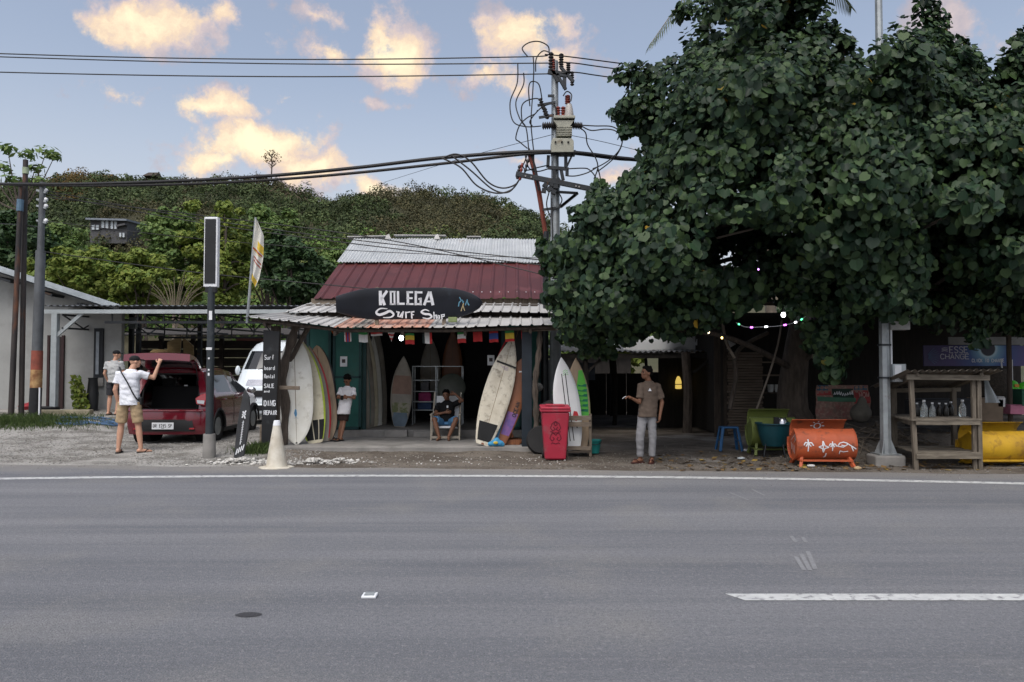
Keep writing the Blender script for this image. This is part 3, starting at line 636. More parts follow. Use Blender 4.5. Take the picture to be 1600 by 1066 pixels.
# ---- sign: a black longboard with painted lettering
def longboard_outline(L, Wd, n=40):
    pts = []
    for i in range(n + 1):
        t = i / n; w = Wd / 2 * (max(0, 1 - abs(2 * t - 1.06) ** 2.7)) ** .55 if 0 < t < 1 else 0
        if t < .02: w = Wd * .16
        if t > .985: w = Wd * .10
        pts.append((t * L, w))
    return pts
def build_sign():
    c = at(640, 474.5, 14.95); L = 2.86; H = .62
    s = thing('surfboard_sign', 'black longboard shop sign lettered KOLEGA Surf Shop on the porch roof', 'sign', (c.x, c.y, 2.5))
    ax = Vector((1, 0, 0)); az = Vector((0, -math.sin(R(8)), math.cos(R(8)))); ay = Vector((0, -math.cos(R(8)), -math.sin(R(8))))
    M = frame(c, ax, az, ay)          # local x right, y up, z to the road
    def outl(t):                       # squared tail at left, round nose at right
        if t < .5: w = .50 + .50 * math.sin(min(1, t / .28) * math.pi / 2)
        else:
            q = max(0, (t - .66) / .34); w = (1 - q ** 2.3) ** .6
        return w * H / 2
    mb = MB(); n = 48; vs = []; fs = []
    ring = [(-1, 0), (-.97, .5), (-.8, .85), (-.4, 1), (0, 1), (.4, 1), (.8, .85), (.97, .5), (1, 0), (.9, -.6), (.5, -1), (-.5, -1), (-.9, -.6)]
    m = len(ring)
    for i in range(n + 1):
        t = i / n; w = max(.004, outl(min(t, .9999))); x = (t - .5) * L; th = .035 * min(1, w / (H * .25))
        for (a, b) in ring: vs.append(M @ Vector((x, a * w + .02 * (t - .5), b * th)))
    fs = [(i * m + j, i * m + (j + 1) % m, (i + 1) * m + (j + 1) % m, (i + 1) * m + j) for i in range(n) for j in range(m)] + [tuple(range(m)), tuple(n * m + j for j in range(m))]
    mb.add(vs, fs); mb.build('board', pmat('black glossy board paint', (.010, .012, .018), .32, var=.3, scale=3, bump=.04, col3=(.03, .04, .055), thr3=(.62, .8), scale3=2), s, smooth=True)
    def mk(name, polys=None, mat=MT['whitepaint'], rib=None, z=.0365):
        b = MB(); MM = M @ Matrix.Translation((0, 0, z))
        for p in polys or []: b.prism(p, .003, MM)
        for (pts, w) in rib or []: b.ribbon(pts, w, .003, MM)
        return b.build(name, mat, s)
    k = 14.95 / 1200
    def q(x, y): return ((x / 1600 * 180 + 580 - 640) * k, -(y / 622 * 70 + 440 - 474.5) * k)
    def Q(l): return [q(*p) for p in l]
    mk('letter_K', rib=[(Q([(133, 128), (133, 328)]), .058), (Q([(228, 128), (150, 235)]), .052), (Q([(150, 215), (190, 328)]), .056)])
    mk('letter_O', rib=[(Q([(278, 130), (278, 325)]), .036), (Q([(328, 130), (328, 325)]), .034), (Q([(262, 140), (344, 140)]), .030), (Q([(262, 314), (344, 314)]), .030)])
    mk('letter_L', rib=[(Q([(378, 132), (378, 325)]), .044), (Q([(360, 308), (468, 308)]), .042)])
    mk('letter_E', rib=[(Q([(514, 132), (514, 325)]), .046), (Q([(495, 148), (588, 148)]), .038), (Q([(495, 230), (580, 230)]), .036), (Q([(490, 312), (592, 312)]), .036)])
    mk('letter_G', rib=[(Q([(626, 132), (622, 328)]), .046), (Q([(610, 150), (716, 150)]), .040), (Q([(605, 312), (708, 312)]), .038), (Q([(690, 328), (692, 225)]), .042), (Q([(660, 242), (708, 242)]), .034)])
    mk('letter_A', rib=[(Q([(738, 328), (812, 140)]), .050), (Q([(862, 328), (820, 140)]), .058), (Q([(770, 275), (850, 275)]), .032), (Q([(800, 146), (845, 146)]), .022)])
    S_ = curve_pts([(*q(228, 378), 0), (*q(130, 375), 0), (*q(72, 425), 0), (*q(110, 460), 0), (*q(190, 440), 0), (*q(260, 410), 0), (*q(312, 455), 0), (*q(270, 495), 0), (*q(165, 500), 0)], 6)
    wS = [.012 + .038 * math.sin(math.pi * min(1, i / (len(S_) - 1))) for i in range(len(S_))]
    mk('letter_S', rib=[(S_, wS)])
    mk('letter_u', rib=[(Q([(350, 418), (385, 425), (372, 485), (400, 490), (440, 425)]), .024), (Q([(448, 412), (428, 505)]), .026)])
    mk('letter_r', rib=[(Q([(482, 418), (486, 510)]), .028), (Q([(484, 432), (545, 420)]), .024)])
    mk('letter_f', rib=[(Q([(562, 412), (566, 514)]), .028), (Q([(555, 422), (602, 418)]), .024), (Q([(560, 462), (596, 460)]), .020)])
    S2 = curve_pts([(*q(810, 410), 0), (*q(750, 390), 0), (*q(700, 420), 0), (*q(740, 448), 0), (*q(810, 455), 0), (*q(840, 490), 0), (*q(790, 515), 0), (*q(715, 502), 0)], 6)
    mk('letter_S', rib=[(S2, [.012 + .030 * math.sin(math.pi * i / (len(S2) - 1)) for i in range(len(S2))])])
    mk('letter_h', rib=[(Q([(872, 420), (876, 520)]), .022), (Q([(878, 470), (905, 465), (908, 518)]), .020)])
    mk('letter_o', rib=[(Q([(930, 470), (925, 510), (950, 510), (950, 472), (930, 470)]), .017)])
    mk('letter_p', rib=[(Q([(976, 455), (986, 525)]), .022), (Q([(978, 462), (1020, 455), (1015, 480), (985, 488)]), .019)])
    blue = pmat('pale blue paint', (.12, .30, .42), .6); tan = pmat('tan paint', (.50, .40, .22), .6)
    mk('emblem_palm', mat=blue, rib=[(Q([(1215, 345), (1225, 290), (1262, 255)]), .022), (Q([(1230, 215), (1245, 250), (1290, 280)]), .018), (Q([(1262, 250), (1285, 300)]), .018), (Q([(1310, 330), (1330, 270), (1362, 330)]), .020), (Q([(1336, 245), (1345, 300)]), .016)])
    mk('emblem_trunk', mat=tan, rib=[(Q([(1290, 300), (1268, 350), (1250, 412)]), .017), (Q([(1275, 310), (1290, 370), (1302, 405)]), .015)])
    for px in (589, 694):
        p = at(px, 470, 15.03); mb = MB(); mb.box((p.x, 15.045, 2.80), (.075, .05, .82), (R(-6), 0, 0)); mb.build('support_post', MT['wood'], s, bevel=.004)
    p = at(707, 500, 14.9); mb = MB(); mb.box((p.x, 14.97, 2.565), (.17, .10, .10)); mb.build('spacer_block', pmat('green block', (.22, .27, .12), .8), s, bevel=.01)
build_sign()
# ---- bulb, bunting
def build_lamp():
    c = at(627, 528, 15.6); l = thing('porch_bulb', 'glowing white bulb hanging under the porch roof', 'light bulb', c)
    mb = MB(); mb.ell(c, (.045, .045, .055)); mb.build('bulb', emit('bulb glow', (.85, .95, 1), 14), l, smooth=True)
    mb = MB(); mb.cyl(c + Vector((0, 0, .06)), c + Vector((0, 0, .13)), .022); mb.build('socket', MT['rubber'], l)
    mb = MB(); mb.tube([c + Vector((0, 0, .13)), c + Vector((.01, .05, .35))], .006); mb.build('cord', MT['cable'], l)
    p = bpy.data.lights.new('bulb_light', 'POINT'); p.energy = 9; p.color = (.85, .93, 1); p.shadow_soft_size = .07
    o = bpy.data.objects.new('bulb_light', p); COL.objects.link(o); o.location = c + Vector((0, -.02, -.09)); par(o, l)
build_lamp()
def build_bunting():
    d = 14.95; b = thing('flag_bunting', 'string of small mixed national flags under the porch eave', 'bunting', at(690, 518, d))
    P = [at(x, y, d) for x, y in ((470, 512), (543, 516), (611, 516), (690, 517), (770, 516), (835, 513))]
    mb = MB(); mb.tube(curve_pts(P, 8), .006, 5); mb.build('string', MT['cable'], b)
    C = {'w': (.6, .6, .58), 'r': (.45, .03, .03), 'g': (.05, .28, .08), 'y': (.62, .46, .05), 'b': (.04, .07, .25), 'k': (.02, .03, .03), 'o': (.55, .16, .04)}
    M_ = {k: pmat('flag cloth ' + k, v, .85, var=.2, scale=8, bump=.1) for k, v in C.items()}
    def flag(px, py, w, h, stripes, vert=False, tri=False):
        o = at(px, py, d - .01); k = d / 1200; W_, H_ = w * k, h * k; n = len(stripes); root = None
        for i, s in enumerate(stripes):
            u0, u1 = i / n, (i + 1) / n; m = MB()
            def f(u, v):
                if vert: a, b_ = u0 + (u1 - u0) * u, v
                else: a, b_ = u, u0 + (u1 - u0) * v
                wd = (1 - b_) if tri else 1
                x = (a - .5) * W_ * wd; return (o.x + x + .01 * b_, o.y + .012 * math.sin(a * 7 + px) * b_, o.z - b_ * H_ + .006 * math.sin(a * 5 + px))
            m.grid(f, 6, 4); q = m.build('flag' if root is None else 'stripe', M_[s], b if root is None else root, smooth=True, fix=False)
            root = root or q
    flag(521, 513, 14, 10, 'roo', tri=True); flag(543, 516, 11, 18, 'wrbrw', vert=True); flag(567, 517, 14, 18, 'gww')
    flag(588, 516, 18, 9, 'rrw'); flag(611, 516, 14, 18, 'rwrwrw', tri=True); flag(640, 521, 14, 17, 'gyyrr'); flag(667, 517, 15, 20, 'kwwr', vert=True)
    flag(721, 516, 13, 20, 'gwr'); flag(746, 516, 14, 18, 'rr'); flag(771, 516, 14, 19, 'rbbr'); flag(796, 516, 14, 18, 'gyyr'); flag(820, 513, 12, 17, 'rwwg', vert=True)
build_bunting()
# ------------------------------------------------------------------ surfboards
def board_w(t, kind):
    if kind == 'short':
        tw = .45
        if t > tw: return (1 - ((t - tw) / (1 - tw)) ** 2.3) ** .95
        q = (tw - t) / tw; return max(.0, 1 - .50 * q ** 2.2) * (1 if t > .012 else .9)
    if kind == 'round':
        tw = .48
        if t > tw: return (1 - ((t - tw) / (1 - tw)) ** 2.6) ** .62
        q = (tw - t) / tw; return (1 - q ** 3.0 * .97) ** .7
    if kind == 'fish':
        tw = .5
        if t > tw: return (1 - ((t - tw) / (1 - tw)) ** 2.2) ** .8
        q = (tw - t) / tw; return 1 - .42 * q ** 2.0
def surfboard(label, base, L, Wd, kind='short', lean=8, tilt=0, yaw=0, mat=None, rail=None, T=.06, rocker=.05, fins=False, stringer=True, pad=False, group=None, face=1, bands=(), extra=None):
    """base = where the tail touches; deck (or bottom) faces the road; lean back, tilt to the right in degrees"""
    Rm = Matrix.Rotation(R(yaw), 4, 'Z') @ Matrix.Rotation(R(-lean), 4, 'X') @ Matrix.Rotation(R(tilt), 4, 'Y')
    M = Matrix.Translation(base) @ Rm
    o = thing('surfboard', label, 'surfboard', base, group)
    n, ring = 36, [(-1, 0), (-.93, .55), (-.7, .9), (-.35, 1), (0, 1), (.35, 1), (.7, .9), (.93, .55), (1, 0), (.93, -.5), (.6, -.85), (0, -1), (-.6, -.85), (-.93, -.5)]
    m = len(ring)
    def P(t, a, b, off=0):
        w = max(.004, board_w(min(1, max(0, t)), kind)) * Wd / 2; th = T / 2 * min(1, .25 + 3.2 * min(t, 1 - t) + .02)
        y = -rocker * face * ((t - .45) / .55) ** 2
        return Vector((a * w, y - b * th * face - off * face, t * L))
    mb = MB(); mb.M = M; vs = [P(i / n, a, b) for i in range(n + 1) for a, b in ring]
    mb.add(vs, [(i * m + j, i * m + (j + 1) % m, (i + 1) * m + (j + 1) % m, (i + 1) * m + j) for i in range(n) for j in range(m)] + [tuple(range(m)), tuple(n * m + j for j in range(m))])
    body = mb.build('board', mat or BOARD['cream'], o, smooth=True)
    def patch(name, t0, t1, a0, a1, mt, off=.0025, nu=10, nv=6):
        q = MB(); q.M = M
        def top(a): # height of the deck profile at a
            A = [(-1, 0), (-.93, .55), (-.7, .9), (-.35, 1), (.35, 1), (.7, .9), (.93, .55), (1, 0)]
            for (x0, y0), (x1, y1) in zip(A[:-1], A[1:]):
                if x0 <= a <= x1: return y0 + (y1 - y0) * (a - x0) / (x1 - x0)
            return 0
        def f(u, v):
            t = t0 + (t1 - t0) * u
            lo = a0(u) if callable(a0) else a0; hi = a1(u) if callable(a1) else a1
            a = lo + (hi - lo) * v; return P(t, a, top(a), off)
        q.grid(f, nu, nv); return q.build(name, mt, body if name in ('rail_band',) else o, smooth=True, fix=False)
    if stringer: patch('stringer', .02, .97, lambda u: -.016 if u < .93 else -.05, lambda u: .016 if u < .93 else .05, BOARD['stringer'], nu=24, nv=1)
    if rail:
        for sgn in (-1, 1):
            patch('rail_band', .03, .985, (.86 if sgn > 0 else -1), (1 if sgn > 0 else -.86), rail, nu=28, nv=3)
    if pad: patch('traction_pad', .03, .19, -.8, .8, BOARD['pad'], .006)
    for bd in bands: patch(*bd)
    if fins:
        for (a, t, h) in ((-.55, .14, .11), (.55, .14, .11), (0, .07, .11)):
            c = P(t, a, .9, 0); q = MB(); q.M = M
            q.add([c + Vector((sx, 0, z)) if k == 0 else c + Vector((sx, -h * face, z)) for sx in (-.004, .004) for k, z in ((0, .06), (0, -.05), (1, -.06), (1, -.035))], [(0, 1, 2, 3), (4, 7, 6, 5), (0, 4, 5, 1), (1, 5, 6, 2), (2, 6, 7, 3), (3, 7, 4, 0)])
            q.build('fin', BOARD['pad'], o)
    if extra: extra(M, P, o)
    return o
BOARD = {
 'cream': pmat('dirty white board', (.72, .72, .67), .42, col2=(.62, .61, .54), scale=3, bump=.06, col3=(.44, .42, .36), thr3=(.58, .76), scale3=7, spec=.4),
 'clean': pmat('clean white board', (.68, .70, .70), .35, col2=(.60, .62, .62), scale=2, bump=.03),
 'yellowed': pmat('yellowed board', (.60, .56, .42), .45, col2=(.47, .42, .30), scale=2.5, bump=.06, col3=(.34, .29, .20), thr3=(.56, .75), scale3=6),
 'wax': pmat('waxed dirty board', (.60, .565, .47), .5, col2=(.47, .43, .34), scale=4, bump=.15, bscale=60, col3=(.26, .23, .18), thr3=(.54, .70), scale3=9),
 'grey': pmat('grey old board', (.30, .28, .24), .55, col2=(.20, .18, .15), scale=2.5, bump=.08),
 'brown': pmat('brown board', (.26, .10, .045), .45, col2=(.20, .08, .04), scale=3, bump=.05),
 'red': pmat('red board', (.46, .022, .03), .4, col2=(.32, .015, .02), scale=2, bump=.04),
 'teal': pmat('teal rail', (.02, .20, .20), .45, bump=.03), 'lime': pmat('lime rail', (.42, .55, .05), .45, bump=.03), 'dark': pmat('dark rail', (.02, .02, .022), .5, bump=.03),
 'stringer': pmat('stringer wood', (.17, .11, .06), .7, bump=0), 'pad': pmat('black foam pad', (.016, .017, .018), .85, var=.3, bump=.5, bscale=120),
 'green': pmat('bright green spray', (.13, .58, .05), .5, col2=(.09, .45, .08), scale=5, bump=.03), 'dgreen': pmat('deep green spray', (.01, .22, .12), .5, bump=.03),
 'blue': pmat('blue print', (.08, .26, .46), .5, bump=.03), 'lblue': pmat('pale blue print', (.32, .46, .60), .5, bump=.03), 'purple': pmat('purple print', (.12, .08, .26), .5, col2=(.22, .10, .28), scale=10, bump=.03), 'yellow': pmat('yellow print', (.62, .46, .05), .5), 'tan': pmat('tan wood print', (.44, .33, .22), .5, col2=(.36, .26, .17), scale=5, stretch=(4, 4, .5), bump=.05)}
PORCH_Z = .10
def fish_logo(M, P, o):
    q = MB(); q.M = M
    for pts in ([(-.02, .57), (-.035, .64), (-.012, .72), (.012, .70), (.024, .62), (.008, .56)], [(-.05, .53), (0, .555), (.055, .525), (.0, .545)]):
        w = .5
        q.prism(pts, .003, frame(P(.28, 0, 1, .001) - Vector((0, 0, .64 - .02)), (1, 0, 0), (0, 0, 1), (0, -1, 0)))
    q.build('fish_emblem', BOARD['blue'], o)
def plug(M, P, o):
    q = MB(); q.M = M; q.box(P(.015, 0, 1, .004), (.03, .012, .03)); q.build('leash_plug', MT['rubber'], o)
b0 = at(466, 697, 15.45)
surfboard('large dirty white surfboard with blue fish emblem, front of left porch stack', (b0.x, 15.35, PORCH_Z), 2.16, .68, 'round', 6.5, -2.5, 10, BOARD['cream'], T=.07, extra=lambda M, P, o: (fish_logo(M, P, o), plug(M, P, o)))
def stripes_tail(M, P, o):
    pass
surfboard('cream surfboard with lime rails and black tail pad behind the white one', (b0.x + .30, 15.62, PORCH_Z), 2.10, .58, 'short', 7.5, -7.5, 12, BOARD['yellowed'], rail=BOARD['lime'], pad=False, stringer=False,
          bands=[('traction_pad', .03, .22, -.85, -.1, BOARD['pad'], .006), ('traction_pad', .03, .22, .0, .42, BOARD['pad'], .006), ('traction_pad', .03, .22, .5, .9, BOARD['pad'], .006)])
surfboard('pale surfboard with red rails, third in the left porch stack', (b0.x + .37, 15.86, PORCH_Z), 2.02, .56, 'short', 8, -8, 12, BOARD['grey'], rail=BOARD['red'])
surfboard('tan surfboard with black rails, rearmost in the left porch stack', (b0.x + .47, 16.1, PORCH_Z), 2.04, .56, 'round', 8.5, -8, 12, BOARD['tan'], rail=BOARD['dark'])
# wooden bar that holds the stack
a = at(437, 606, 15.06); mb = MB(); mb.box((a.x + .19, 15.03, a.z), (.42, .045, .075), (0, R(1.5), 0)); tag(mb.build('wooden_bar', MT['woodx'], bevel=.006), 'short wooden bar across the white surfboard at left', 'wooden bar')
# right porch group
def nose_band(M, P, o):
    q = MB(); q.M = M; c = P(.74, 0, 1, .008); q.box(c + Vector((.02, 0, 0)), (.40, .012, .035), (0, R(5), 0)); q.build('strap', MT['rubber'], o)
    for k in range(3):
        q = MB(); q.M = M; c = P(.715 - k * .012, 0, 1, .003); q.box(c + Vector((.02 * k, 0, 0)), (.17 - .04 * k, .002, .006)); q.build('emblem_line', BOARD['purple'], o)
    q = MB(); q.M = M; q.box(P(.01, 0, 1, .004), (.05, .01, .03)); q.build('leash_plug', BOARD['brown'], o)
b1 = at(748, 696, 15.2)
surfboard('scuffed cream surfboard with black tail pad leaning right at the porch corner', (b1.x + .08, 15.1, PORCH_Z + .02), 2.22, .56, 'short', 6, 15.5, -4, BOARD['wax'], rail=None, bands=[('traction_pad', .035, .2, -.78, .78, BOARD['pad'], .006)], extra=nose_band)
surfboard('red railed surfboard behind the scuffed cream one at right', (b1.x + .16, 15.42, PORCH_Z + .02), 2.42, .58, 'round', 6.5, 15.0, -4, BOARD['dark'], rail=BOARD['red'])
def ocean(M, P, o):
    q = MB(); MM = M @ frame(P(.34, .62, .93, .004), (0, 0, 1), (-1, 0, 0), (0, -1, 0)); q2 = MB()
    text(q, 'OCEAN', 0, -.04, .07, .045, .018, .014, .003, MM); q.build('lettering', BOARD['dark'], o)
surfboard('brown and blue surfboard lettered OCEAN on the wooden rack at right', (b1.x + .36, 15.24, PORCH_Z + .02), 1.80, .52, 'fish', 5, 17, -4, BOARD['brown'], bands=[('blue_stripe', .06, .8, -.85, -.35, BOARD['lblue']), ('blue_stripe', .06, .5, -.30, -.05, BOARD['blue']), ('purple_panel', .12, .38, .05, .9, BOARD['purple'])], extra=ocean, stringer=False)
# blue and yellow leash bag at the foot
t = thing('leash_bag', 'bright blue bag with yellow mark at the foot of the leaning boards', 'bag', (b1.x + .33, 14.98, PORCH_Z))
mb = MB()
for (dx, dz, r) in ((0, .07, .09), (.09, .06, .08), (-.09, .05, .06), (.03, .13, .06), (.13, .04, .06)): mb.ell((b1.x + .33 + dx, 14.96, PORCH_Z + dz), (r, r * .7, r * .8))
remesh(mb, 'bag', pmat('blue bag cloth', (.05, .28, .48), .7, col2=(.03, .18, .36), scale=10), .014, t)
mb = MB(); mb.ell((b1.x + .34, 14.895, PORCH_Z + .08), (.045, .012, .03)); mb.build('mark', BOARD['yellow'], t, smooth=True)
# wooden A-frame rack for the right group
rk = thing('board_rack', 'brown wooden A-frame rack holding the boards at the porch corner', 'rack', (-.15, 15.35, PORCH_Z))
for nm, a, b, w, h in (('upright', (-.25, 15.34, PORCH_Z), (.18, 15.40, 1.55), .10, .05), ('foot', (-.30, 15.32, PORCH_Z + .05), (.16, 15.32, PORCH_Z + .05), .07, .10), ('brace', (-.12, 15.36, .56), (-.0, 15.34, .24), .05, .08), ('brace', (-.10, 15.30, .55), (-.27, 15.30, .24), .05, .08), ('foot', (-.30, 15.72, PORCH_Z + .05), (.16, 15.72, PORCH_Z + .05), .07, .10), ('spar', (.16, 15.32, PORCH_Z + .06), (.16, 15.72, PORCH_Z + .06), .06, .07)):
    mb = MB(); mb.beam(a, b, w, h, up=(0, 1, 0) if nm in ('upright',) else (0, 0, 1)); mb.build(nm, MT['brownwood'], rk, bevel=.004)
mb = MB(); mb.cyl((.14, 15.30, 1.545), (.27, 15.30, 1.55), .022); mb.build('peg', MT['white'], rk)
# inside the shop
zi = .25
c = at(627, 664, 18.0)
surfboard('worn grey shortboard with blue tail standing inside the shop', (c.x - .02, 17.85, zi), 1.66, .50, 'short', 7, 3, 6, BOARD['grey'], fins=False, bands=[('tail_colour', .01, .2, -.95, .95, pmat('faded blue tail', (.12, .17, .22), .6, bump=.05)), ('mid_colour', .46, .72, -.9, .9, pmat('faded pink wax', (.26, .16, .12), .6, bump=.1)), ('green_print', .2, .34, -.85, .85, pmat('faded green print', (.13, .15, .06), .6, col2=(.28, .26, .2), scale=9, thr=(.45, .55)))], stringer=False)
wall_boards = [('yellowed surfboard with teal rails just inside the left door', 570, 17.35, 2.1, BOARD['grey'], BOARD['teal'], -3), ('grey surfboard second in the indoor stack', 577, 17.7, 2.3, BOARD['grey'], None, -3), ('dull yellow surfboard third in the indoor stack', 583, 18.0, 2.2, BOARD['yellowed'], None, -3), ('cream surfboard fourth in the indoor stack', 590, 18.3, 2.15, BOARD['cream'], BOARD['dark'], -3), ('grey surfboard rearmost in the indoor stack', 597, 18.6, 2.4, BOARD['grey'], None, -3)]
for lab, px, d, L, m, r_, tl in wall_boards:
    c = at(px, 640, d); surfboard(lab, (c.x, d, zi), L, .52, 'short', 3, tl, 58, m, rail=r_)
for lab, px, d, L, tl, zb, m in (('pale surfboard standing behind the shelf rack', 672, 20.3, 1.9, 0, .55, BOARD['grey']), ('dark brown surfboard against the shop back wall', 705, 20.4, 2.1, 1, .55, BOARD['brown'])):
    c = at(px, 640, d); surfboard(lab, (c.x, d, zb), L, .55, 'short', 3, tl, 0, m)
# shelf rack with things on it
def build_shelf():
    x0, x1 = at(645, 600, 18.6).x, at(722, 600, 18.6).x; y = 18.6
    s = thing('metal_shelf', 'thin pale metal shelf rack inside the shop behind the seated man', 'shelf', ((x0 + x1) / 2, y, zi))
    zt = at(680, 572, y).z
    for x in (x0, x1, x0 + .56):
        for yy in (y, y + .4):
            mb = MB(); mb.box((x, yy, (zi + zt) / 2), (.028, .028, zt - zi)); mb.build('upright', MT['galv'], s)
    for z in (zi + .35, zi + .55, zi + .8, zi + 1.07, zt - .01):
        mb = MB(); mb.box(((x0 + x1) / 2, y + .2, z), (x1 - x0, .42, .02)); mb.build('shelf_board', MT['galv'], s)
    rr = random.Random(5); k = 0
    items = [('magenta cloth bundle on the lower shelf', (.28, .03, .12), .3, .20, zi + .56), ('dark blue folded towel on the bottom shelf', (.03, .06, .14), .34, .16, zi + .36), ('grey box on the second shelf', (.10, .10, .11), .2, .2, zi + .81), ('yellow tub on the upper shelf', (.55, .40, .05), .09, .09, zi + 1.08)]
    for i, (lab, c, w, h, z) in enumerate(items):
        x = x0 + .28 if i < 3 else x0 + .86
        q = MB()
        if i == 3: q.lathe([(w * .42, 0), (w * .5, h * .8), (w * .55, h * .82), (w * .55, h)], (x, y + .1, z))
        else:
            q.box((x, y + .2, z + h / 2), (w, .3, h)); q.box((x + .02, y + .2, z + h + .02), (w * .8, .26, .04), (.05, .03, 0))
        tag(q.build(['cloth_bundle', 'towel', 'box', 'tub'][i], pmat('item %d' % i, c, .8, var=.3), bevel=.02), lab, ['cloth', 'towel', 'box', 'tub'][i])
    mb = MB(); c = (x0 + .95, y - .16, zi + .9); mb.lathe([(.30, 0), (.34, .02), (.30, .05)], (0, 0, 0), 22, Matrix.Rotation(R(80), 3, 'X')); mb.v = [(v[0] + c[0], v[1] + c[1], v[2] + c[2]) for v in mb.v]
    tag(mb.build('round_tray', pmat('grey green tray', (.09, .10, .085), .5), smooth=True), 'round grey tray leaning on the shelf above the seated man', 'tray')
build_shelf()
# boards and crate rack beside the bin
cr = thing('crate_rack', 'pale wooden crate stand holding two shortboards beside the red bin', 'rack', (1.15, 14.15, .02))
xa, xb = at(885, 680, 14.1).x, at(922, 680, 14.1).x
for z, h in ((.17, .07), (.60, .085), (.715, .085)):
    mb = MB(); mb.box(((xa + xb) / 2, 14.02 - (.0 if z < .3 else .01), z), (xb - xa + .02, .03, h), (0, R(random.uniform(-1, 1)), 0)); mb.build('slat', MT['woodx'], cr, bevel=.004)
for x in (xa, xb):
    for y in (14.06, 14.45):
        mb = MB(); mb.box((x, y, .40), (.05, .05, .78)); mb.build('leg', MT['wood'], cr, bevel=.004)
    mb = MB(); mb.box((x, 14.25, .13), (.04, .36, .05)); mb.build('side_rail', MT['wood'], cr)
mb = MB(); mb.box(((xa + xb) / 2, 14.25, .10), (xb - xa, .4, .03)); mb.build('base_board', MT['woodx'], cr)
w = MB(); MMs = frame((xa + .07, 13.998, .69), (1, 0, 0), (0, 0, 1), (0, -1, 0))
for k, xx in enumerate((0, .05, .09, .17, .22, .27)): w.ribbon([(xx, 0), (xx + .02, .03), (xx + .035, .005)], .008, .002, MMs)
w.build('faded_writing', MT['black'], cr)
def twin(M, P, o):
    for dx in (-.035, .035):
        q = MB(); q.M = M; n = 20
        q.add([P(.1 + .72 * i / n, 0, 1, .003) + Vector((dx + s * .008, 0, 0)) for i in range(n + 1) for s in (-1, 1)], [(2 * i, 2 * i + 1, 2 * i + 3, 2 * i + 2) for i in range(n)]); q.build('pinstripe', BOARD['dark'], o)
    q = MB(); q.M = M; q.prism([(-.05, -.08), (.0, -.10), (.05, -.02), (.03, .07), (-.03, .09), (-.06, .0)], .003, frame(P(.36, .55, .95, .002), (1, 0, 0), (0, 0, 1), (0, -1, 0))); q.build('red_emblem', BOARD['red'], o)
    q = MB(); q.M = M; q.box(P(.24, .55, .95, .004), (.025, .004, .04)); q.build('black_mark', BOARD['dark'], o)
    q = MB(); q.M = M
    for k in range(3): q.ribbon([(-.05, k * .035), (0, .03 + k * .035), (.05, k * .035)], .007, .002, frame(P(.8, .25, .97, .002), (1, 0, 0), (0, 0, 1), (0, -1, 0)))
    q.build('green_mark', BOARD['green'], o)
c = at(893, 700, 14.2)
surfboard('clean white shortboard with twin black pinstripes in the crate stand', (c.x + .02, 14.12, .12), 1.72, .50, 'short', 5, -6.5, 8, BOARD['clean'], stringer=False, extra=twin)
def zig(M, P, o):
    for i in range(6):
        t = .40 + i * .055; q = MB(); q.M = M
        q.prism([(-.12 + .015 * i, .05), (.12, .0), (.13, .05), (-.03, .015)], .004, frame(P(t, .25, .98, .003), (1, 0, 0), (0, 0, 1), (0, -1, 0))); q.build('zigzag', BOARD['dgreen'], o)
surfboard('shortboard with bright green zigzag spray behind the white one', (c.x + .17, 14.36, .12), 1.70, .47, 'short', 5, -2, 4, BOARD['tan'], stringer=False, bands=[('green_spray', .36, .86, lambda u: -.3 + .6 * u ** 2, .96, BOARD['green'])], extra=zig)
# ------------------------------------------------------------------ vehicles
def interp(tab, x):
    if x <= tab[0][0]: return tab[0][1]
    for (a, ya), (b, yb) in zip(tab[:-1], tab[1:]):
        if x <= b: return ya + (yb - ya) * (x - a) / (b - a)
    return tab[-1][1]
CARRED = pmat('dark red car paint', (.125, .003, .013), .18, .1, col2=(.11, .003, .011), scale=1.5, bump=0, spec=.5, coat=.9, col3=(.10, .012, .016), thr3=(.7, .9), scale3=2)
DKPL = pmat('black car plastic', (.012, .012, .013), .6, var=.2, bump=.08)
CARIN = pmat('black car interior', (.008, .008, .009), .9, var=.3, bump=.1)
CGLASS = glassmat('dark car glass'); CHROME = pmat('bright metal', (.6, .6, .62), .22, .9, var=.1, bump=0)
LENSR = glassmat('red lamp lens', (.28, .01, .015), .15); LENSW = glassmat('clear lamp lens', (.35, .36, .38), .15)
def wheel(root, x, y, r, w, side):
    t = MB(); M3 = Matrix.Rotation(R(90), 3, 'Y')
    t.lathe([(r * .66, -w / 2), (r * .93, -w / 2), (r, -w * .36), (r, w * .36), (r * .93, w / 2), (r * .66, w / 2), (r * .62, 0)], (x, y, r), 28, M3)
    ty = t.build('tyre', MT['rubber'], root, smooth=True)
    for k in range(8):
        a = k * math.pi / 4; q = MB()
        q.beam((x + side * w * .34, y + .05 * math.cos(a), r + .05 * math.sin(a)), (x + side * w * .40, y + r * .62 * math.cos(a), r + r * .62 * math.sin(a)), .05, .02, up=(1, 0, 0)); q.build('spoke', MT['galv'], ty)
    q = MB(); q.lathe([(r * .66, -.02), (r * .60, .0), (r * .66, .03)], (x + side * w * .38, y, r), 24, M3); q.build('rim', MT['galv'], ty, smooth=True)
    q = MB(); q.lathe([(.055, -.03), (.05, .03)], (x + side * w * .40, y, r), 14, M3); q.build('hub', MT['galv'], ty)
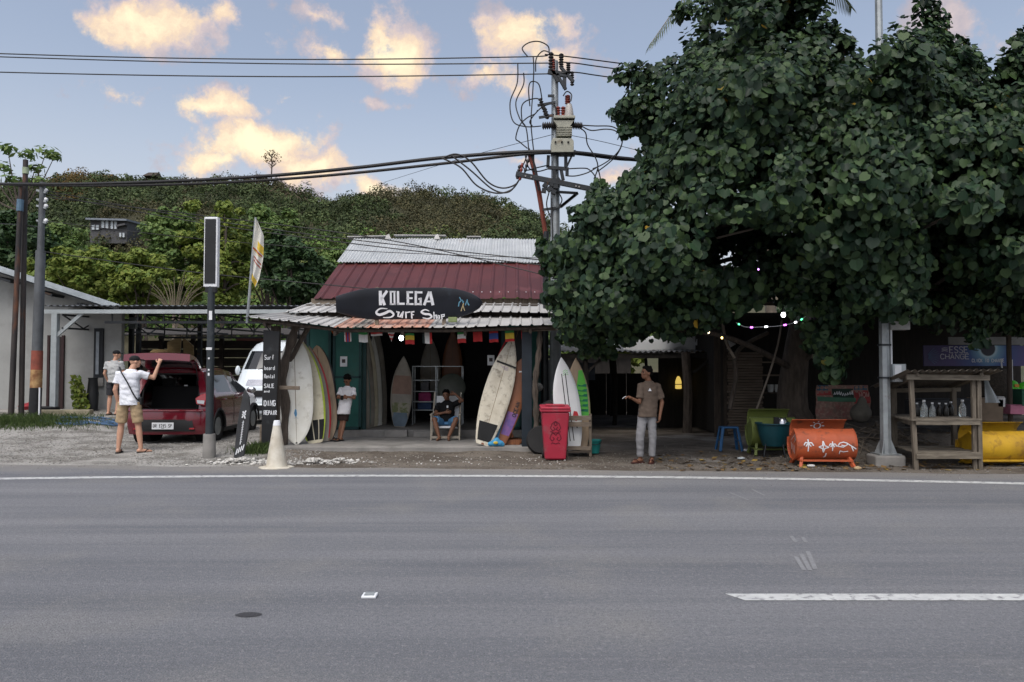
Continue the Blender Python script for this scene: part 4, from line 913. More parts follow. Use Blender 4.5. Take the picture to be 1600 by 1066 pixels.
def build_car():
    loc = Vector((-6.95, 15.5, gz(-6.9, 16.2) + .005)); L = 3.66
    car = thing('red_hatchback', 'dark red hatchback with its tailgate raised, parked beside the surf shop', 'car', (0, 0, 0))
    zt = lambda y: interp([(0, 1.40), (.35, 1.455), (.8, 1.50), (1.5, 1.505), (1.95, 1.44), (2.35, 1.22), (2.78, .99), (3.2, .90), (3.5, .80), (3.66, .62)], y)
    zb = lambda y: min(interp([(0, .96), (1.5, .93), (2.8, .89), (3.2, .84), (3.5, .74), (3.66, .58)], y), zt(y) - .012)
    wf = lambda y: interp([(0, .945), (.12, .975), (.4, 1), (2.6, 1), (3.2, .965), (3.5, .88), (3.66, .74)], y)
    yrear = lambda z: interp([(0, .02), (.5, .0), (.66, .03), (.95, .13), (1.2, .24), (1.5, .37)], z)
    ys = [0] + [.02 + .04 * i for i in range(91)]; ys = [y for y in ys if y <= L] + [L]
    low = [.18 + .04 * i for i in range(16)]
    def prof(y):
        b = zb(y); t = zt(y); f = wf(y); P = [(.66 * f, .165)]
        for z in low:
            zz = min(z, b - .03); x = interp([(.16, .77), (.26, .815), (.5, .832), (.66, .826), (.80, .82), (.95, .80)], zz); P.append((x * f, zz))
        P.append((.80 * f, b))
        gh = max(0, t - b)
        for k in (.08, .3, .55, .78): P.append(((.79 - .20 * k * min(1, gh / .5) - .02 * k) * f, b + gh * k * .93))
        xe = (.60 if gh > .3 else .60 + .12 * (1 - gh / .3)) * f
        P.append((xe, b + gh * .93)); P.append((xe * .82, b + gh * .985)); P.append((xe * .45, t)); P.append((0, t + .006)); return P
    rows = []
    for y in ys:
        row = []
        for (x, z) in prof(y):
            yy = max(y, yrear(z)) if y < .45 else y
            row.append(Vector((x, yy, z)))
        rows.append(row)
    nv = len(rows[0]); kb = 1 + len(low)          # kb = belt index
    wheels = [(.66, .285), (3.02, .285)]
    body = MB(); wins = {}; wsh = MB(); V = {}
    def add(mb, quad): mb.add(quad, [(0, 1, 2, 3)])
    for i in range(len(ys) - 1):
        y = (ys[i] + ys[i + 1]) / 2
        if ys[i + 1] < .06 and False: continue
        for j in range(nv - 1):
            q = [rows[i][j], rows[i + 1][j], rows[i + 1][j + 1], rows[i][j + 1]]
            c = sum(q, Vector()) / 4
            if any((c.y - wy) ** 2 + (c.z - wr) ** 2 < (wr + .06) ** 2 for wy, wr in wheels) and c.z < .7 and abs(c.x) > .5: continue
            for sg in (1, -1):
                qq = [Vector((p.x * sg, p.y, p.z)) for p in (q if sg > 0 else q[::-1])]
                if kb + 1 <= j < kb + 4 and (.62 < y < 1.50 or 1.60 < y < 2.62):
                    wins.setdefault((sg, y < 1.55), MB()); add(wins[(sg, y < 1.55)], qq)
                elif j >= nv - 4 and 1.98 < y < 2.74: add(wsh, qq)
                else: add(body, qq)
    def weld(mb, name, mat, parent):
        me = mb.mesh(name); bm = bmesh.new(); bm.from_mesh(me); bmesh.ops.remove_doubles(bm, verts=bm.verts, dist=.0015); bmesh.ops.dissolve_degenerate(bm, edges=bm.edges, dist=.0005); bmesh.ops.recalc_face_normals(bm, faces=bm.faces)
        bm.to_mesh(me); bm.free(); me.polygons.foreach_set('use_smooth', [True] * len(me.polygons)); me.materials.append(mat); o = bpy.data.objects.new(name, me); COL.objects.link(o); par(o, parent); me.set_sharp_from_angle(angle=R(35)); return o
    bo = weld(body, 'body', CARRED, car)
    for mbw in wins.values(): weld(mbw, 'side_window', CGLASS, car)
    weld(wsh, 'windscreen', CGLASS, car)
    for sg in (1, -1):      # arch lips and dark wheel wells, sills
        for wy, wr in wheels:
            q = MB(); q.tube([Vector((sg * .822, wy + (wr + .07) * math.cos(a), wr + (wr + .07) * math.sin(a))) for a in [R(-8) + R(196) * i / 20 for i in range(21)]], .028, 6); q.build('arch_trim', DKPL, bo, smooth=True)
            q = MB(); q.lathe([(wr + .09, -.18), (wr + .09, .15)], (sg * .63, wy, wr), 20, Matrix.Rotation(R(90), 3, 'Y')); q.build('wheel_well', CARIN, bo)
            wheel(car, sg * .70, wy, wr, .175, sg)
        q = MB(); q.box((sg * .77, 1.84, .20), (.07, 1.7, .10)); q.build('sill', DKPL, bo, bevel=.02)
        q = MB(); q.ell((sg * .93, 2.42, .99), (.11, .06, .075)); q.build('mirror', CARRED if sg < 0 else CHROME, car, smooth=True)
        for hy in (.98, 1.82):
            q = MB(); q.box((sg * .836, hy, .84), (.02, .16, .03)); q.build('door_handle', CARRED, bo, bevel=.006)
        for yy in (.72, 1.55, 2.5):
            q = MB(); q.box((sg * .832, yy, .58), (.004, .008, .6)); q.build('door_gap', CARIN, bo)
    # underside, inside
    q = MB(); q.box((0, 1.84, .26), (1.3, 3.3, .10)); q.build('underbody', CARIN, bo)
    q = MB(); q.box((0, 1.0, .58), (1.36, 1.5, .04)); q.build('boot_floor', CARIN, bo)
    q = MB(); q.box((0, .86, .85), (1.34, .10, .55), (R(-12), 0, 0)); q.build('seat_back', CARIN, bo, bevel=.04)
    for sx in (-.36, .36):
        q = MB(); q.box((sx, .93, 1.2), (.26, .09, .16)); q.build('head_rest', CARIN, bo, bevel=.03)
    q = MB(); q.box((.06, .80, 1.13), (.07, .012, .025)); q.build('tag', MT['white'], bo)  # white chip put in as a small highlight inside the boot
    # rear: bumper, frame round the opening
    def rw(z): return interp([(.16, .75), (.3, .775), (.5, .79), (.66, .783), (.95, .75), (1.2, .665), (1.38, .575), (1.46, .50)], z)
    q = MB()
    def fb(u, v):
        z = .17 + .50 * v; x = (u * 2 - 1) * rw(z); e = abs(u * 2 - 1)
        y = -.075 - .03 * math.sin(v * math.pi) + .10 * max(0, e - .55) ** 2 / .2 + (.05 if v > .93 else 0); return (x, y, z)
    q.grid(fb, 28, 14); q.build('rear_bumper', CARRED, car, smooth=True, fix=False)
    q = MB(); q.box((0, .05, .64), (1.45, .30, .03)); q.build('bumper_top', CARRED, bo, bevel=.01)
    q = MB(); q.grid(lambda u, v: ((u * 2 - 1) * (.60 - .06 * v), -.112 - .012 * math.sin(v * 3.14) + .02 * abs(u * 2 - 1) ** 3, .235 + .235 * v), 12, 5); q.build('bumper_insert', DKPL, car, smooth=True, fix=False)
    for sg in (-1, 1):
        q = MB(); q.grid(lambda u, v: (sg * (rw(.63 + .80 * v) - (.155 - .03 * v) * u), yrear(.63 + .80 * v) - .02 + .03 * u - .03 * (1 - v), .63 + .80 * v), 4, 14); q.build('rear_pillar', CARRED, car, smooth=True, fix=False)
        q = MB(); q.grid(lambda u, v: (sg * (rw(.66 + .76 * v) - .155 + .03 * v), yrear(.66 + .76 * v) + .01 + .13 * u, .66 + .76 * v), 2, 12); q.build('opening_return', CARIN, bo, fix=False)
        c = Vector((sg * .70, .035, .86)); q = MB()
        q.prism([(-.09, -.10), (.075, -.13), (.09, .02), (.07, .12), (-.02, .10), (-.12, .02)], .07, frame(c, (sg, .12 * 1, 0), (0, .25, .97), (.0, -1, .2))); lm = q.build('tail_lamp', LENSR, car, bevel=.012)
        q = MB(); q.prism([(-.06, -.085), (.06, -.10), (.065, -.03), (-.08, -.02)], .012, frame(c + Vector((0, -.07, .013)), (sg, .12, 0), (0, .25, .97), (.0, -1, .2))); q.build('reversing_lens', LENSW, lm)
        q = MB(); q.box((sg * .55, -.125, .29), (.10, .012, .035)); q.build('reflector', LENSR, car, bevel=.004)
    q = MB(); q.grid(lambda u, v: ((u * 2 - 1) * (.58 - .02 * v), .33 + .05 * v, 1.395 + .07 * v - .02 * abs(u * 2 - 1) ** 2), 10, 3); q.build('roof_header', CARRED, car, smooth=True, fix=False)
    q = MB(); q.tube([(-.56, .10, .66), (.56, .10, .66), (.56, .24, 1.15), (.46, .33, 1.38), (-.46, .33, 1.38), (-.56, .24, 1.15), (-.56, .10, .66)], .016, 6); q.build('door_seal', MT['rubber'], car)
    # raised tailgate
    h0 = Vector((0, .40, 1.475)); e = Vector((0, -.50, 1.735)); d = (e - h0).normalized(); up = Vector((0, -d.z, d.y)); up = up if up.z > 0 else -up
    tg = MB()
    def tgp(u, v, k):
        x = (u * 2 - 1) * interp([(0, .52), (.5, .60), (1, .64)], v); p = h0.lerp(e, v); arch = .05 * math.sin(v * math.pi) + .03 * (1 - (u * 2 - 1) ** 2)
        return Vector((x, 0, 0)) + p + up * (arch + .035 * k) + Vector((0, 0, -.035 * max(0, v - .80) / .2 * (1 - k)))
    tg.grid(lambda u, v: tgp(u, v, 1), 14, 12); tg.grid(lambda u, v: tgp(u, v, -1), 14, 12)
    tg.grid(lambda u, v: tgp(u, 1, v * 2 - 1), 14, 2); tg.grid(lambda u, v: tgp(0, u, v * 2 - 1), 12, 2); tg.grid(lambda u, v: tgp(1, u, v * 2 - 1), 12, 2)
    tgo = tg.build('tailgate', CARRED, car, smooth=True)
    q = MB(); q.grid(lambda u, v: tgp(.12 + .76 * u, .12 + .45 * v, -1) - up * .006, 8, 6); q.build('rear_window', CGLASS, tgo, smooth=True, fix=False)
    q = MB(); q.grid(lambda u, v: tgp(.2 + .6 * u, .64 + .14 * v, -1) - up * .006, 8, 3); q.build('inner_trim', DKPL, tgo, smooth=True, fix=False)
    q = MB(); q.grid(lambda u, v: tgp(.02 + .96 * u, .86 + .13 * v, 1) + up * .012, 12, 3); q.build('lip_sky_sheen', pmat('painted sky sheen', (.45, .22, .22), .15, .2, bump=0, coat=1), tgo, smooth=True, fix=False)  # sky reflection on the tailgate lip, painted as a pale pink strip
    for sg in (-1, 1):
        q = MB(); q.cyl((sg * .52, .28, 1.22), (sg * .56, -.02, 1.60), .011); q.build('gas_strut', DKPL, car)
    # number plate
    pl = MB(); pl.box((-.02, -.134, .345), (.43, .008, .135)); plo = pl.build('number_plate', MT['white'], car, bevel=.004)
    q = MB(); text(q, 'DR 1215 SP', -.205, .318, .062, .024, .0135, .0085, .002, frame((0, -.139, 0), (1, 0, 0), (0, 0, 1), (0, -1, 0))); q.build('plate_number', MT['black'], plo)
    q = MB(); q.box((-.02, -.1395, .298), (.05, .002, .008)); q.build('plate_date', MT['black'], plo)
    # front end
    q = MB(); q.box((0, 3.63, .40), (1.25, .10, .30)); q.build('front_bumper', CARRED, bo, bevel=.04)
    for sg in (-1, 1):
        q = MB(); q.ell((sg * .60, 3.45, .70), (.15, .12, .07)); q.build('headlamp', LENSW, car, smooth=True)
    q = MB(); q.cyl((.42, -.02, .19), (.42, .2, .19), .03); q.build('exhaust', DKPL, car)
    car.location = loc; car.rotation_euler = (0, 0, R(1.5)); return car
build_car()
VANW = pmat('white van paint', (.66, .72, .76), .3, .0, col2=(.60, .66, .70), scale=1, bump=0, coat=.4)
def build_van():
    v = thing('white_van', 'white high-roof van nose out behind the red hatchback under the carport', 'van', (0, 0, 0))
    yf = lambda z: interp([(.2, .02), (.6, 0), (.95, .10), (1.18, .34), (1.40, .50), (1.92, .92), (2.2, 1.25), (2.28, 1.7)], z)
    hw = lambda z: interp([(.2, .86), (.5, .93), (1.1, .94), (1.4, .92), (1.95, .83), (2.15, .74), (2.25, .55), (2.28, .3)], z)
    zs = [.25 + .05 * i for i in range(41)] + [2.27]; us = [-1, -.97, -.9, -.75, -.5, -.25, 0, .25, .5, .75, .9, .97, 1]
    body = MB(); ws = MB(); g = {}
    def F(u, z): return Vector((u * hw(z), yf(z) + .14 * abs(u) ** 4 + .10 * max(0, abs(u) - .85) / .15, z))
    for a, b in zip(zs[:-1], zs[1:]):
        for c, d in zip(us[:-1], us[1:]):
            (ws if 1.44 < (a + b) / 2 < 1.93 and abs(c + d) / 2 < .86 else body).add([F(c, a), F(d, a), F(d, b), F(c, b)], [(0, 1, 2, 3)])
        for sg in (-1, 1):
            y0a, y0b = F(sg, a).y, F(sg, b).y
            for k in range(10):
                f0, f1 = k / 10, (k + 1) / 10; L = 5.0
                q = [Vector((sg * hw(a), y0a + (L - y0a) * f0, a)), Vector((sg * hw(a), y0a + (L - y0a) * f1, a)), Vector((sg * hw(b), y0b + (L - y0b) * f1, b)), Vector((sg * hw(b), y0b + (L - y0b) * f0, b))]
                if 1.4 < (a + b) / 2 < 1.9 and 1 <= k < 9 and k % 3: g.setdefault((sg, k // 3), MB()).add(q, [(0, 1, 2, 3)])
                else: body.add(q, [(0, 1, 2, 3)])
    body.add([(hw(2.27), 1.7, 2.27), (hw(2.27), 5, 2.27), (-hw(2.27), 5, 2.27), (-hw(2.27), 1.7, 2.27)], [(0, 1, 2, 3)])
    bo = body.build('body', VANW, v, smooth=True); ws.build('windscreen', CGLASS, v, smooth=True)
    for m in g.values(): m.build('side_window', CGLASS, v)
    for sg in (-1, 1):
        q = MB(); q.ell((sg * .72, .08, .88), (.17, .10, .13)); q.build('headlamp', LENSW, v, smooth=True)
        q = MB(); q.ell((sg * 1.0, .70, 1.42), (.07, .07, .13)); m_ = q.build('mirror', VANW, v, smooth=True)
        q = MB(); q.cyl((sg * .88, .7, 1.36), (sg * 1.0, .70, 1.38), .02); q.build('mirror_arm', DKPL, m_)
        wheel(v, sg * .82, .95, .33, .2, sg); wheel(v, sg * .82, 3.9, .33, .2, sg)
        q = MB(); q.beam((sg * .05 - .3, .42, 1.45), (sg * .05 + .25, .66, 1.62), .015, .02); q.build('wiper', DKPL, v)
    q = MB(); q.box((0, .0, .82), (.8, .04, .16)); q.build('grille', DKPL, v, bevel=.02)
    q = MB(); q.box((0, .0, .42), (1.7, .16, .26)); q.build('bumper', VANW, v, bevel=.05)
    q = MB(); q.box((0, -.09, .45), (.43, .008, .135)); q.build('number_plate', MT['black'], v)
    q = MB(); q.grid(lambda a, b: F(a * 1.3 - .65, 1.02 + .16 * b) + Vector((0, -.006, 0)), 8, 2); q.build('bonnet_lip', CHROME, v, smooth=True, fix=False)
    v.location = (-6.42, 20.1, gz(-6.4, 20)); return v
build_van()
# ------------------------------------------------------------------ left side: house, carport, poles, trees
PLAST = pmat('grey rendered wall', (.34, .345, .335), .9, col2=(.27, .275, .265), scale=.8, bump=.2, bscale=12, col3=(.22, .22, .21), thr3=(.56, .72), scale3=.7)
def build_house():
    Y = 22.6; h = thing('rendered_house', 'grey rendered house with sloping metal roof at the left edge', 'house', (-15, Y, .35))
    # gable wall as a thick polygon following the roof slope
    rl = lambda X: interp([(-22, 3.10), (-17.6, 5.35), (-11.55, 3.38)], X)
    poly = [(-22, .2), (-11.5, .2), (-11.5, 3.3), (-17.6, 5.2), (-22, 3.0)]
    mb = MB(); mb.prism(poly, .18, frame((0, Y + .18, 0), (1, 0, 0), (0, 0, 1), (0, -1, 0))); w = mb.build('wall', PLAST, h)
    mb = MB(); mb.beam((-11.6, 22.75, 1.7), (-14.6, 28.0, 1.7), .16, 3.0); mb.build('wall', PLAST, h)
    mb = MB(); mb.prism([(-11.55, .2), (-13.0, .2), (-13.0, 3.2), (-11.55, 3.2)], .02, frame((0, Y - .012, 0), (1, 0, 0), (0, 0, 1), (0, -1, 0)))
    mb = MB(); mb.box((-16, Y - .15, .28), (9, .3, .26)); mb.build('plinth', MT['concrete'], h, bevel=.02)
    # roof: two pitches of sheet with a pale verge trim
    for a, b in (((-17.6, 5.42), (-11.2, 3.36)), ((-17.6, 5.42), (-22.6, 3.0))):
        mb = MB(); corr(mb, (a[0], Y - .75, a[1]), (a[0] - 3.8, Y + 6.0, a[1]), (b[0], Y - .75, b[1]), (b[0] - 3.8, Y + 6.0, b[1]), 30, .03); mb.build('roof', ZINC, h, smooth=True, fix=False)
        mb = MB(); mb.beam((a[0], Y - .78, a[1] - .02), (b[0], Y - .78, b[1] - .02), .05, .16); mb.build('verge_trim', pmat('pale blue grey trim', (.42, .47, .50), .5), h)
        mb = MB(); mb.beam((a[0], Y - .4, a[1] - .14), (b[0], Y - .4, b[1] - .14), .6, .03); mb.build('soffit', pmat('dark soffit', (.10, .11, .12), .8), h)
    for k in range(5):
        X = -12.2 - k * 1.2; z = rl(X) - .22; mb = MB(); mb.box((X, Y - .38, z), (.5, .62, .07), (0, R(17), 0)); mb.build('rafter_end', MT['dsteel'], h)
    # door and window
    x0, x1 = at(78, 600, Y).x, at(97, 600, Y).x
    mb = MB(); mb.box(((x0 + x1) / 2, Y - .02, 1.45), (x1 - x0, .05, 2.15)); dr = mb.build('door', pmat('dark brown door', (.022, .010, .010), .6), h)
    for x in (x0 - .03, x1 + .03):
        mb = MB(); mb.box((x, Y - .03, 1.47), (.07, .07, 2.2)); mb.build('frame', pmat('door frame brown', (.035, .014, .014), .6), dr)
    mb = MB(); mb.ell((x1 - .08, Y - .06, 1.4), (.025, .025, .025), n=8, m=6); mb.build('handle', CHROME, dr, smooth=True)
    x0, x1 = at(149, 600, Y).x, at(160, 600, Y).x
    mb = MB(); mb.box(((x0 + x1) / 2, Y - .03, 2.05), (x1 - x0 + .06, .07, 1.45)); wn = mb.build('window', pmat('dark window frame', (.012, .014, .018), .6), h)
    mb = MB(); mb.box(((x0 + x1) / 2 - .02, Y - .07, 2.05), (.09, .02, 1.25)); mb.build('pane', pmat('pale curtain glass', (.28, .31, .34), .3), wn)
    mb = MB(); mb.box(((x0 + x1) / 2, Y - .05, 1.2), (.32, .06, .25)); mb.build('sill', MT['concrete'], wn)
build_house()
def build_carport():
    Yf, Yb = 21.3, 27.5; x0, x1 = at(70, 480, Yf).x, -5.6; zf = at(200, 478, Yf).z
    c = thing('carport', 'metal carport with corrugated roof and pale beam left of the shop', 'carport', (-9, 22, .2))
    n = 9; w = (x1 - x0) / n
    for i in range(n):
        a = x0 + i * w; b = a + w + .03; mb = MB(); dz = .008 * (i % 2)
        corr(mb, (a, Yf - .05, zf + dz), (b, Yf - .05, zf + dz), (a, Yb, zf + .32 + dz), (b, Yb, zf + .32 + dz), 5, .035); mb.build('roof_sheet', pmat('dull grey roof sheet', (.16, .17, .18), .55, .2) if i == 0 else bpy.data.materials['dull grey roof sheet'], c, smooth=True, fix=False)
    mb = MB(); mb.beam((x0 - .1, Yf, zf - .16), (x1, Yf, zf - .16), .06, .11); mb.build('front_beam', pmat('pale painted beam', (.40, .44, .45), .5, var=.15), c)
    for k in range(1, 6):
        y = Yf + k * 1.15; mb = MB(); mb.beam((x0, y, zf - .10 + k * .055), (x1, y, zf - .10 + k * .055), .05, .08); mb.build('purlin', MT['dsteel'], c)
    for x in (x0 + .5, -10.2, -8.2, -6.2):       # trusses
        for nm, a, b in (('truss_chord', (x, Yf, zf - .25), (x, Yb, zf - .12)), ('truss_chord', (x, Yf, zf - .62), (x, Yb, zf - .52))):
            mb = MB(); mb.beam(a, b, .04, .05); mb.build(nm, MT['dsteel'], c)
        for k in range(6):
            y0 = Yf + k * 1.0; mb = MB(); mb.beam((x, y0, zf - .6 if k % 2 else zf - .25), (x, y0 + 1.0, zf - .22 if k % 2 else zf - .57), .03, .03); mb.build('truss_web', MT['dsteel'], c)
    for dz, y in ((-.45, Yf + .15), (-.75, Yf + 3.4)):
        mb = MB(); mb.beam((x0 + 1.6, y, zf + dz), (x1, y, zf + dz), .05, .07); mb.build('tie_beam', MT['dsteel'], c)
        for k in range(8):
            xx = x0 + 1.8 + k * .72; mb = MB(); mb.beam((xx, y, zf + dz), (xx, y, zf - .18), .03, .03); mb.build('hanger', MT['dsteel'], c)
    xc = at(84, 560, Yf).x; zg = gz(xc, Yf)
    mb = MB(); mb.box((xc, Yf + .05, (zg + zf - .2) / 2), (.16, .16, zf - .2 - zg)); mb.build('column', bpy.data.materials['pale painted beam'], c, bevel=.01)
    mb = MB(); mb.beam((xc + .02, Yf + .05, zf - .85), (xc + .75, Yf + .05, zf - .2), .07, .09); mb.build('brace', bpy.data.materials['pale painted beam'], c)
    for px, y in ((205, 24.5), (216, 26), (312, 26.5)):
        x = at(px, 560, y).x; g_ = gz(x, y); mb = MB(); mb.box((x, y, (g_ + zf) / 2), (.13, .13, zf - g_)); mb.build('post', MT['dsteel'], c)
    mb = MB(); p = at(208, 505, 24.2); mb.box((p.x, 24.2, p.z), (.22, .14, .36)); mb.build('junction_box', MT['galv'], c, bevel=.01)
build_carport()
DARKROOF = pmat('dark shed roof', (.05, .045, .042), .8)
def build_back_shed():
    Y = 29.0; s = thing('rear_shed', 'low plank shed with a faded red roof edge behind the carport', 'shed', (-9.5, Y, .2))
    pm = pmat('shed plank', (.075, .064, .052), .9, col2=(.04, .034, .03), scale=3, stretch=(.6, 4, 4)); 
    for k in range(7):
        mb = MB(); mb.box((-9.6 + .05 * math.sin(k * 4), Y + random.uniform(0, .04), .5 + k * .33), (9.0, .05, .31)); mb.build('plank', pm, s)
    mb = MB(); mb.box((-9.6, Y - .3, 2.95), (9.4, 1.2, .05), (R(14), 0, 0)); mb.build('roof', DARKROOF, s)
    mb = MB(); mb.box((at(393, 528, 28.3).x, 28.3, at(393, 530, 28.3).z), (1.1, .05, .14), (0, R(2), 0)); mb.build('roof_edge', pmat('faded red roof', (.33, .12, .10), .7, col2=(.26, .12, .10), scale=2), s)
    for px in (250, 300, 345, 420):
        x = at(px, 550, Y - .3).x; mb = MB(); mb.box((x, Y - .2, 1.5), (.14, .14, 2.7)); mb.build('post', MT['darkwood'], s)
    ply = pmat('raw plywood', (.48, .35, .17), .8, col2=(.38, .26, .12), scale=3, stretch=(1, 1, 5))
    for lab, pts, d in (('pale plywood sheet with a notched corner leaning in the rear shed', [(262, 556), (262, 535), (284, 524), (282, 556)], 27.6), ('pale plywood sheet with a sloping edge leaning in the rear shed', [(288, 562), (286, 526), (303, 541), (303, 566)], 27.4), ('small plywood offcut propped by the rear shed', [(228, 556), (240, 546), (262, 546), (260, 558)], 27.5)):
        P = [at(x, y, d) for x, y in pts]; mb = MB(); mb.prism([(p.x, p.z) for p in P], .03, frame((0, d, 0), (1, 0, 0), (0, 0, 1), (0, -1, 0))); tag(mb.build('plywood_sheet', ply), lab, 'plywood')
    P = at(278, 590, 27.6); tb = thing('workbench', 'dark bench carrying the plywood in the rear shed', 'bench', (P.x, 27.6, .25))
    mb = MB(); mb.box((P.x - .3, 27.7, 1.95), (2.6, .6, .06)); mb.build('top', MT['darkwood'], tb)
    for dx in (-1.5, .9):
        for dy in (-.25, .25): mb = MB(); mb.box((P.x + dx, 27.7 + dy, 1.08), (.09, .09, 1.68)); mb.build('leg', MT['darkwood'], tb)
build_back_shed()
def pole_tube(name, label, cat, px0, py0, px1, py1, d, r0, r1, mat):
    a = at(px1, py1, d); b = at(px0, py0, d); a.z = gz(a.x, d) - .05
    t = thing(name, label, cat, (a.x, d, a.z)); mb = MB(); mb.cyl(a, b, r0, r1, 12); mb.build('shaft', mat, t, smooth=True); return t, a, b
RUSTP = pmat('rusty dark pole steel', (.055, .045, .042), .6, .2, col2=(.03, .028, .028), col3=(.17, .07, .035), thr3=(.56, .7), scale3=2, scale=3, stretch=(1, 1, .3))
tA, a_, bA = pole_tube('steel_pole', 'thin dark steel pole leaning at the far left edge', 'pole', 33, 285, 17, 655, 20.3, .075, .06, RUSTP)
mb = MB(); mb.cyl(at(31, 330, 20.3), at(32, 312, 20.3), .085, n=12); mb.build('band', pmat('blue band', (.10, .18, .26), .6), tA)
tB, a_, bB = pole_tube('steel_pole', 'thin rusty pole second from the left edge', 'pole', 40, 250, 33, 655, 20.5, .07, .065, RUSTP)
mb = MB(); mb.cyl(at(40, 272, 20.5), at(40, 262, 20.5), .08, n=12); mb.build('band', pmat('pale green band', (.35, .42, .28), .6), tB)
d = 20.0
tC = thing('tapered_pole', 'thick tapered utility pole with rusty painted bands at left', 'utility pole', (at(54, 655, d).x, d, .3))
for nm, y0, y1, x0, x1, r0, r1, m in (('base_section', 655, 606, 54, 56.2, .15, .145, MT['black']), ('yellow_band', 606, 578, 56.2, 57.3, .145, .142, pmat('peeling yellow paint', (.42, .27, .12), .8, col2=(.20, .09, .04), scale=6)), ('red_band', 578, 548, 57.3, 58.3, .142, .138, pmat('peeling red paint', (.27, .07, .045), .8, col2=(.16, .05, .035), scale=5)), ('shaft', 548, 392, 58.3, 63.5, .13, .12, pmat('grey pole steel', (.12, .13, .14), .5, .3, col2=(.08, .085, .09), scale=2)), ('shaft', 392, 285, 63.5, 67, .085, .075, bpy.data.materials['grey pole steel'])):
    a, b = at(x0, y0, d), at(x1, y1, d)
    if nm == 'base_section': a.z = gz(a.x, d) - .03
    mb = MB(); mb.cyl(a, b, r0, r1, 14); mb.build(nm, m, tC, smooth=True)
for yy in (298, 312, 322, 345):
    mb = MB(); p = at(67, yy, d); mb.ell(p + Vector((.08, 0, 0)), (.06, .05, .06), n=8, m=6); mb.build('insulator', MT['white'], tC, smooth=True)
    mb = MB(); mb.box(p + Vector((-.02, -.02, -.03)), (.26, .06, .05), (0, R(15), 0)); mb.build('clamp', MT['galv'], tC)
mb = MB(); p = at(61.5, 630, d - .15); mb.box(p, (.03, .03, .8)); mb.build('conduit', MT['white'], tC)
# illuminated-style blank sign on a post
def build_blank_sign():
    Y = 13.8; X = at(327, 700, Y).x; g_ = gz(X, Y); s = thing('blank_sign', 'tall narrow black panel sign with white frame on a dark post', 'sign', (X, Y, g_))
    mb = MB(); zt_ = at(327, 678, Y).z; mb.cyl((X, Y, g_ - .05), (X, Y, zt_), .115, .105, 14); mb.build('concrete_foot', MT['concrete'], s, smooth=True)
    zp = at(333, 448, Y).z; mb = MB(); mb.cyl((X, Y, zt_ - .02), (X, Y, zp), .07, .062, 14); mb.build('post', pmat('dark blue grey post', (.028, .036, .042), .5, var=.25, col3=(.07, .075, .08), thr3=(.6, .75), scale3=4), s, smooth=True)
    z0, z1 = at(333, 449, Y).z, at(333, 340, Y).z; w = .245
    mb = MB(); mb.box((X, Y, (z0 + z1) / 2), (w, .12, z1 - z0)); mb.build('frame', MT['white'], s, bevel=.012)
    mb = MB(); mb.box((X - .004, Y - .062, (z0 + z1) / 2 + .01), (w - .05, .012, z1 - z0 - .10)); mb.build('panel', MT['black'], s)
    mb = MB(); mb.box((X, Y, z0 - .05), (w * .75, .10, .09)); mb.build('bracket', MT['black'], s)
    for py, sx, sz in ((545, .10, .045), (493, .055, .16), (578, .03, .03), (560, .03, .03), (585, .03, .05)):
        p = at(333 - (3 if sx < .06 else 0), py, Y - .072); mb = MB(); mb.box((X + (.02 if py == 493 else 0), Y - .072, p.z), (sx, .006, sz)); mb.build('sticker', MT['white'], s)
build_blank_sign()
def build_flagpole():
    d = 14.7; a = at(386, 505, d); b = at(399.5, 340, d); s = thing('flag_pole', 'pale flag pole with a limp white and yellow flag on the porch corner', 'flag', a)
    mb = MB(); mb.cyl(a, b, .028, .022, 10); mb.build('pole', MT['galv'], s, smooth=True)
    fm = pmat('white flag cloth', (.62, .61, .56), .85, var=.12, scale=5); ym = pmat('yellow flag cloth', (.62, .44, .06), .85); rm = pmat('red flag stripe', (.40, .06, .03), .85)
    dirp = (b - a).normalized()
    def f(u, v):   # u down the flag, v across folds
        p = b - dirp * (.02 + u * 1.18); wdt = interp([(0, .05), (.2, .17), (.55, .19), (.85, .16), (1, .10)], u)
        return p + Vector((wdt * v + .01, -.03 * math.sin(v * 9 + u * 5) - .02, -.08 * v * (1 + u)))
    mb = MB(); mb.grid(f, 24, 10); fl = mb.build('flag', fm, s, smooth=True, fix=False)
    for u0, u1, v0, v1, m in ((.33, .46, .35, 1, ym), (.88, .97, .0, .9, ym), (.47, .495, .0, .9, rm), (.60, .62, .1, .9, rm), (.655, .675, .1, .9, rm), (.5, .515, .1, .8, ym)):
        mb = MB(); mb.grid(lambda u, v: f(u0 + (u1 - u0) * u + .05 * v, v0 + (v1 - v0) * v) + Vector((0, -.006, 0)), 4, 8); mb.build('printed_band', m, fl, smooth=True, fix=False)
build_flagpole()
